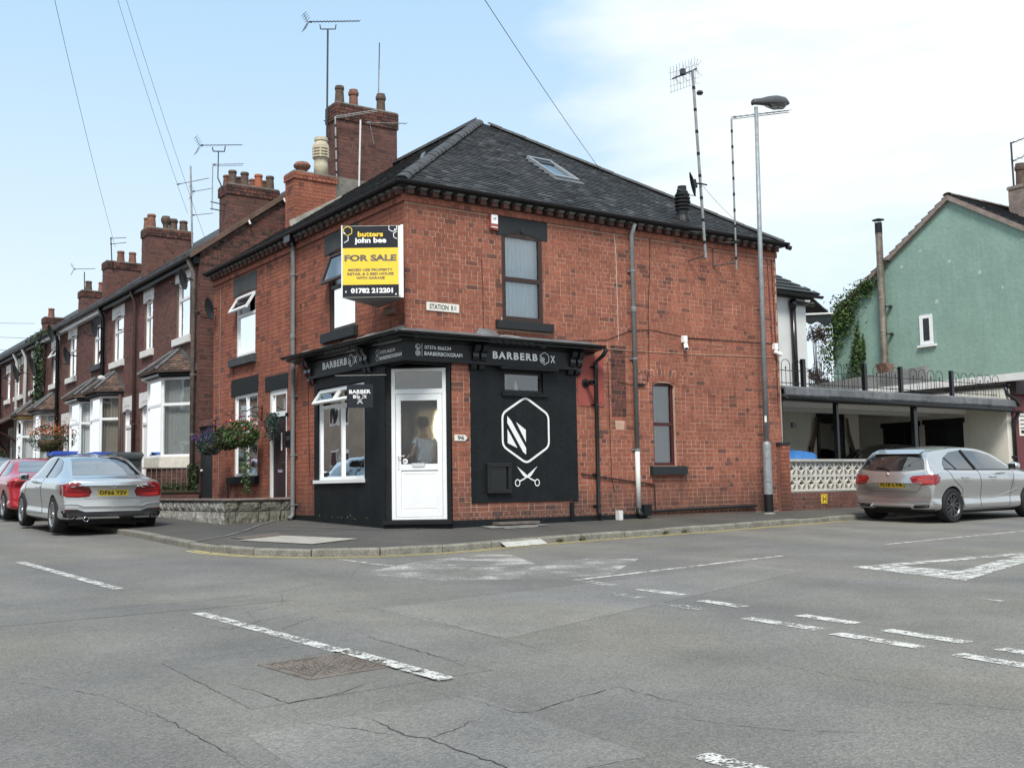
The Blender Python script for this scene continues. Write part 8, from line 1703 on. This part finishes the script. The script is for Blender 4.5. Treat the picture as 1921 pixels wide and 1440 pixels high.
aerial('tall bare mast with several short booms behind the second terrace chimney', (2.46, 17.7, 8.2), (2.38, 17.7, 10.75), [((1.95, 17.7, 10.1), (2.95, 17.7, 10.45), dict(n=4, el=.1, r=.008, refl=False)), ((2.45, 17.7, 9.95), (3.1, 17.7, 10.15), dict(n=5, el=.08, r=.007)), ((2.45, 17.7, 9.2), (3.1, 17.7, 9.35), dict(n=4, el=.08, r=.007, refl=False))], .03, 'alu')
aerial('aerial with two short booms on the third terrace chimney', (1.58, 23.5, 8.5), (1.52, 23.5, 9.55), [((1.50, 23.5, 9.5), (2.05, 23.5, 9.6), dict(n=4, el=.06, r=.009, refl=False)), ((1.50, 23.5, 9.3), (2.05, 23.5, 9.42), dict(n=4, el=.06, r=.009, refl=False))], .02, 'steel_dark')
aerial('small distant aerial with hoop bracket on the fourth terrace chimney', (1.92, 28.7, 8.3), (1.90, 28.7, 9.25), [((1.5, 28.7, 9.32), (2.3, 28.7, 9.42), dict(n=8, el=.1, r=.008))], .02, 'steel_dark')
aerial('aerial on the far chimney of the green building at the right edge', (23.0, 2.85, 9.6), (22.95, 2.83, 10.95), [((22.95, 2.83, 10.92), (22.95, 1.5, 11.05), dict(n=8, el=.12, r=.012, refl=False)), ((22.95, 2.83, 10.35), (22.95, 2.2, 10.45), dict(n=4, el=.2, r=.012, refl=False))], .03, 'steel_dark')
# satellite dishes: one maker, copied along the street
def dish(name_label, group=None):
    t = thing('satellite_dish', name_label, 'satellite dish', (0, 0, 0), group, world=False); b = MB(); n = 22
    V_ = []; rings = [(.0, .06), (.35, .052), (.7, .03), (1.0, .0)]
    for r_, h in rings:
        for k in range(n): a = 2*math.pi*k/n; V_.append((h*1.0, math.cos(a)*.25*r_, math.sin(a)*.30*r_))
    b.add(V_, [(i*n+k, i*n+(k+1) % n, (i+1)*n+(k+1) % n, (i+1)*n+k) for i in range(3) for k in range(n)]); b.ribbon([(0, math.cos(2*math.pi*k/n)*.25, math.sin(2*math.pi*k/n)*.30) for k in range(n)], .018, (1, 0, 0), closed=True)
    o = b.build('reflector', 'sill', t, smooth=True); o.parent = t; o.matrix_parent_inverse = Matrix()
    b = MB(); b.tube([(.02, 0, -.29), (-.22, 0, -.22), (-.34, 0, -.10)], .010, 5); b.lathe([(.03, -.04), (.03, .05)], (-.35, 0, -.06), 8, (-.9, 0, .3)); o = b.build('feed_arm', 'satin', t)
    b = MB(); b.fbox(WF, .05, .10, -.10, .10, -.05, .05); b.tube([(.08, 0, 0), (.22, .06, -.02), (.36, .16, -.06)], .020, 6); o = b.build('mount', 'gloss', t); return t
kidmap()
d0 = dish('dark satellite dish fixed to the top of the first terrace downpipe', 'satellite dishes on the terrace'); kidmap(); first = True
for x, y, z, rz, s_, lb in ((-.45, 9.62, 5.58, 6, 0.82, 'dark satellite dish fixed to the top of the first terrace downpipe'), (-.20, 8.55, 4.75, 6, 0.82, 'grey satellite dish on the far corner of the corner building above the alley'), (-.45, 17.6, 5.45, 6, 0.86, 'dark satellite dish on the black pipe between the second and third house'),
        (-.4, 21.1, 5.02, 6, 0.98, 'lowest satellite dish, in the middle of the third terraced house'), (-.45, 23.2, 6.0, 6, 0.98, 'satellite dish high under the white eaves board of the third house'), (-.4, 26.2, 5.2, 6, 1.11, 'satellite dish beside the climbing plant'), (-.4, 29.1, 5.2, 6, 1.15, 'satellite dish between the two pale pipes further left'), (-.4, 33.6, 4.6, 6, 1.15, 'satellite dish farthest down the terrace, at the left edge')):
    o = d0 if first else copy_tree(d0); first = False; o.location = (x, y, z); o.rotation_euler = (0, R(-14), R(rz)); o.scale = (s_, s_, s_); o['label'] = lb
dd = dish('satellite dish on the leaning aerial mast seen nearly edge-on'); dd.location = (6.20, -.30, 6.42); dd.rotation_euler = (0, R(-12), R(-38)); dd.scale = (.8, .8, .8)
# overhead cables
def wire(label, p, q, r, sag, n=14, grp='overhead cables'):
    b = MB(); p, q = Vector(p), Vector(q); b.tube([p.lerp(q, i/n)-Vector((0, 0, sag*4*(i/n)*(1-i/n))) for i in range(n+1)], r, 5); o = b.build('overhead_cable', 'steel_dark'); tag(o, label, 'cable', grp)

wire('overhead cable crossing the sky down to the hip right of the roof window', (-1.18, -3.94, 7.11), (5.76, 1.75, 6.98), .005, .05)
wire('left one of the two close overhead cables above the terrace', (-1.34, 12.59, 13.51), (2.35, 17.85, 9.28), .005, .12)
wire('right one of the two close overhead cables above the terrace', (-1.16, 12.47, 13.5), (2.85, 17.6, 8.42), .005, .12)
wire('single overhead cable running down to the third terrace chimney', (-3.49, 9.41, 11.7), (3.77, 31.37, 10.94), .006, .2)
for z0_, y1_, z1_, lb in ((10.09, 58.38, 11.43, 'highest'), (9.36, 59.01, 10.56, 'second'), (8.69, 59.51, 9.76, 'third'), (8.40, 59.84, 9.50, 'lowest')): wire(lb+' of the thin distant cables at the left edge of the sky', (1.05, 50.6, z0_), (6, y1_, z1_), .012, 0)
wire('thin slack cable from the satellite dish mast to the right end of the roof', (6.61, -.13, 6.53), (10.83, 2.42, 6.58), .004, .1)
# wheelie bins
def wheelie(label, x, y, z, lid, rz=0):
    t = thing('wheelie_bin', label, 'bin', (x, y, z), 'wheelie bins in front of the terrace', world=False); b = MB(); f0, f1 = .23, .29
    b.add([(-f0, -f0, .06), (f0, -f0, .06), (f0, f0, .06), (-f0, f0, .06), (-f1, -f1, 1.0), (f1, -f1, 1.0), (f1, f1, 1.0), (-f1, f1, 1.0)], [(0, 1, 2, 3), (4, 5, 6, 7), (0, 1, 5, 4), (1, 2, 6, 5), (2, 3, 7, 6), (3, 0, 4, 7)]); b.box(-.31, .31, -.31, .31, .95, 1.0); o = b.build('body', 'bin_grey', t)
    b = MB(); b.prism([(-.33, -.31, 1.0), (-.33, .33, 1.0), (-.31, .33, 1.08), (-.2, .0, 1.12), (-.31, -.29, 1.05)], (.66, 0, 0)); b.tube([(-.25, .36, 1.0), (.25, .36, 1.0)], .02, 6); b.build('lid', lid, t)
    b = MB(); b.lathe([(.10, -.03), (.10, .03)], (-.25, .25, .10), 14, (1, 0, 0)); b.lathe([(.10, -.03), (.10, .03)], (.25, .25, .10), 14, (1, 0, 0)); b.build('wheels', 'tyre', t); t.rotation_euler = (0, 0, rz)
wheelie('grey-lidded wheelie bin nearest the first bay window', -1.35, 11.0, .50, 'bin_grey', .2); wheelie('blue-lidded wheelie bin beside the grey one', -1.35, 12.9, .57, 'bin_blue', .1); wheelie('second blue-lidded wheelie bin, in the middle', -1.35, 14.6, .58, 'bin_blue', .5); wheelie('third blue-lidded wheelie bin, behind the red coupe', -1.35, 17.2, .74, 'bin_blue', 0)
b = MB(); b.box(-1.75, -1.1, 22.5, 24.0, .3, 1.35); o = b.build('front_wall', 'ochre'); tag(o, 'ochre painted low wall behind the red coupe roof', 'wall')
# person behind the frosted corner door, reaching for the handle
def skin_body(name, pts, edges, m, parent):
    me = bpy.data.meshes.new(name); me.from_pydata([p[:3] for p in pts], edges, []); o = bpy.data.objects.new(name, me); col.objects.link(o); md = o.modifiers.new('s', 'SKIN'); sv = me.skin_vertices[0].data
    for v, p in zip(sv, pts): v.radius = (p[3], p[4] if len(p) > 4 else p[3]); 
    sv[0].use_root = True; o.modifiers.new('d', 'SUBSURF').levels = 1; dg = bpy.context.evaluated_depsgraph_get(); m2_ = bpy.data.meshes.new_from_object(o.evaluated_get(dg)); bpy.data.objects.remove(o); m2_.materials.clear(); m2_.materials.append(M[m]); m2_.polygons.foreach_set('use_smooth', [True]*len(m2_.polygons)); o = bpy.data.objects.new(name, m2_); col.objects.link(o); hook(o, parent); return o
per = thing('person', 'person in a pale shirt behind the frosted corner door, reaching for its handle', 'person', (.75, .55, .12))
def W2(s_, z, n): return tuple(FC.p(s_, z, -n))   # along the door, height, depth behind it
hh = []
W0_ = W2; W2 = lambda s_, z, n: W0_(s_, z, n+.16 if n > .15 else n)
P = [(W2(.60, .98, .30)), (W2(.60, 1.20, .30)), (W2(.59, 1.42, .29)), (W2(.58, 1.53, .29)), (W2(.57, 1.62, .28)), (W2(.56, 1.73, .27)), (W2(.44, 1.45, .24)), (W2(.38, 1.22, .20)), (W2(.31, 1.17, .13)), (W2(.74, 1.44, .34)), (W2(.78, 1.20, .36)), (W2(.77, .98, .34)), (W2(.53, .88, .27)), (W2(.52, .52, .24)), (W2(.53, .20, .26)), (W2(.67, .88, .33)), (W2(.68, .52, .31)), (W2(.69, .20, .36)), (W2(.50, .17, .18)), (W2(.66, .17, .28))]
Rr = [(.15, .10), (.14, .10), (.17, .11), (.06, .06), (.055, .055), (.095, .11), (.058, .058), (.042, .042), (.032, .03), (.058, .058), (.042, .042), (.032, .03), (.09, .09), (.06, .06), (.042, .042), (.09, .09), (.06, .06), (.042, .042), (.035, .03), (.035, .03)]
skin_body('body', [(*p, *r) for p, r in zip(P, Rr)], [(0, 1), (1, 2), (2, 3), (3, 4), (4, 5), (2, 6), (6, 7), (7, 8), (2, 9), (9, 10), (10, 11), (0, 12), (12, 13), (13, 14), (0, 15), (15, 16), (16, 17), (14, 18), (17, 19)], 'skin', per)
skin_body('shirt', [(*p, r[0]*1.32+.012, r[1]*1.4+.012) for p, r in zip([P[0], P[1], P[2], P[6], tuple(Vector(P[6]).lerp(Vector(P[7]), .5)), P[9], tuple(Vector(P[9]).lerp(Vector(P[10]), .5))], [Rr[0], Rr[1], Rr[2], Rr[6], (.055, .055), Rr[9], (.055, .055)])], [(0, 1), (1, 2), (2, 3), (3, 4), (2, 5), (5, 6)], 'tshirt', per)
skin_body('trousers', [(*p, r[0]*1.3+.01, r[1]*1.3+.01) for p, r in zip([P[0], P[12], P[13], P[14], P[15], P[16], P[17]], [(.13, .1), Rr[12], Rr[13], (.055, .055), Rr[15], Rr[16], (.055, .055)])], [(0, 1), (1, 2), (2, 3), (0, 4), (4, 5), (5, 6)], 'trousers', per)
b = MB(); hc = Vector(P[5]); b.lathe([(.0, .12), (.06, .11), (.095, .06), (.105, .0), (.09, -.06)], hc+Vector((.0, .0, .015)), 14, (0, 0, 1)); b.build('hair', 'hair', per, smooth=True)
for fx_ in range(4):   # fingers closing on the handle
    pass
hd0 = Vector(P[8]); fing = [( *hd0, .028, .02)]; ed = []
for k in range(4):
    a = W2(.285-.004*k, 1.185-.016*k, .095); c = W2(.262, 1.182-.016*k, .075); e = W2(.268, 1.180-.016*k, .058); i = len(fing); fing += [(*a, .009), (*c, .008), (*e, .007)]; ed += [(0, i), (i, i+1), (i+1, i+2)]
i = len(fing); fing += [(*W2(.30, 1.205, .10), .011), (*W2(.28, 1.215, .08), .009)]; ed += [(0, i), (i, i+1)]; skin_body('hand', fing, ed, 'skin', per)
# buildings across the streets: real neighbours, met in the window reflections
def opposite(label, x0, x1, y0, y1, h, wallm, along, n):
    t = thing('opposite_house', label, 'house', ((x0+x1)/2, (y0+y1)/2, -.4)); b = MB(); b.box(x0, x1, y0, y1, -.8, h); b.build('wall', wallm, t); b = MB()
    if along == 'y': b.prism([(x0-.2, y0, h), (x1+.2, y0, h), ((x0+x1)/2, y0, h+3)], (0, y1-y0, 0)); f = Fr((x1, y0, 0), (0, 1, 0), (1, 0, 0)); L_ = y1-y0
    else: b.prism([(x0, y0, h), (x0, y1, h), (x0, (y0+y1)/2, h+3)], (x1-x0, 0, 0)); f = Fr((x0, y1, 0), (1, 0, 0), (0, 1, 0)); L_ = x1-x0
    b.build('roof', 'slate', t)
    for i in range(n):
        for z in (1.1, 3.8):
            u = L_*(i+.5)/n-.5; b = MB(); b.fbox(f, u, u+1.0, z-.3, z+1.3, .0, .03); w_ = b.build('window', 'white', t); b = MB(); b.fbox(f, u+.08, u+.92, z-.2, z+.45, .031, .035); b.fbox(f, u+.08, u+.92, z+.52, z+1.2, .031, .035); b.build('pane', 'carwin', w_)
opposite('dark brick house row across the side street, met only in window reflections', -19, -13, -4, 14, 5.6, 'concrete', 'y', 8)
opposite('paler brick house row farther along the side street, met only in reflections', -19, -13, 17, 44, 5.4, 'ochrewall', 'y', 10)
opposite('pale rendered house across the main road, met only in the lower window reflection', 4, 16, -34, -26, 5.2, 'render', 'x', 4)
# litter and small stones on the road
b = MB(); r_ = random.Random(12)
for _ in range(40):
    x, y = r_.uniform(-7, 3), r_.uniform(-12, -3); s_ = r_.uniform(.003, .007); z = gz(x, y); b.add([(x-s_, y, z), (x+s_, y-s_, z), (x, y+s_, z), (x, y, z+s_)], [(0, 1, 3), (1, 2, 3), (2, 0, 3)])
tag(b.build('road_grit', 'kerb', recalc=False), kind='stuff')
b = MB()
for _ in range(160):
    k = r_.choice([q for q in KS if q.y < 1 and q.x < 9 and q.x > -3.3]); x, y = k.x+r_.gauss(0, .05), k.y-.03-abs(r_.gauss(0, .05)); s_ = r_.uniform(.008, .02); z = gz(x, y); b.add([(x-s_, y, z), (x+s_, y-s_, z), (x, y+s_, z), (x, y, z+s_*.6)], [(0, 1, 3), (1, 2, 3), (2, 0, 3)])
leaves(b, 260, lambda q: (lambda k: Vector((k.x+q.gauss(0, .03), k.y-.01-abs(q.gauss(0, .015)), gz(k.x, k.y, .02+q.random()*.03))))(q.choice([kk for kk in KS if .8 < kk.x < 2.4 or 3.8 < kk.x < 4.4])), .018, 5)
tag(b.build('gutter_debris', 'moss', recalc=False), kind='stuff')
b = MB(); leaves(b, 26, lambda q: Vector((-.12-abs(q.gauss(0, .05)), .9+q.random()*2.4, .16+abs(q.gauss(0, .035)))), .02, 15); tag(b.build('wall_foot_weeds', 'leaf', recalc=False), kind='stuff')
for o in list(bpy.data.objects):
    if 'world_built' in o: del o['world_built']
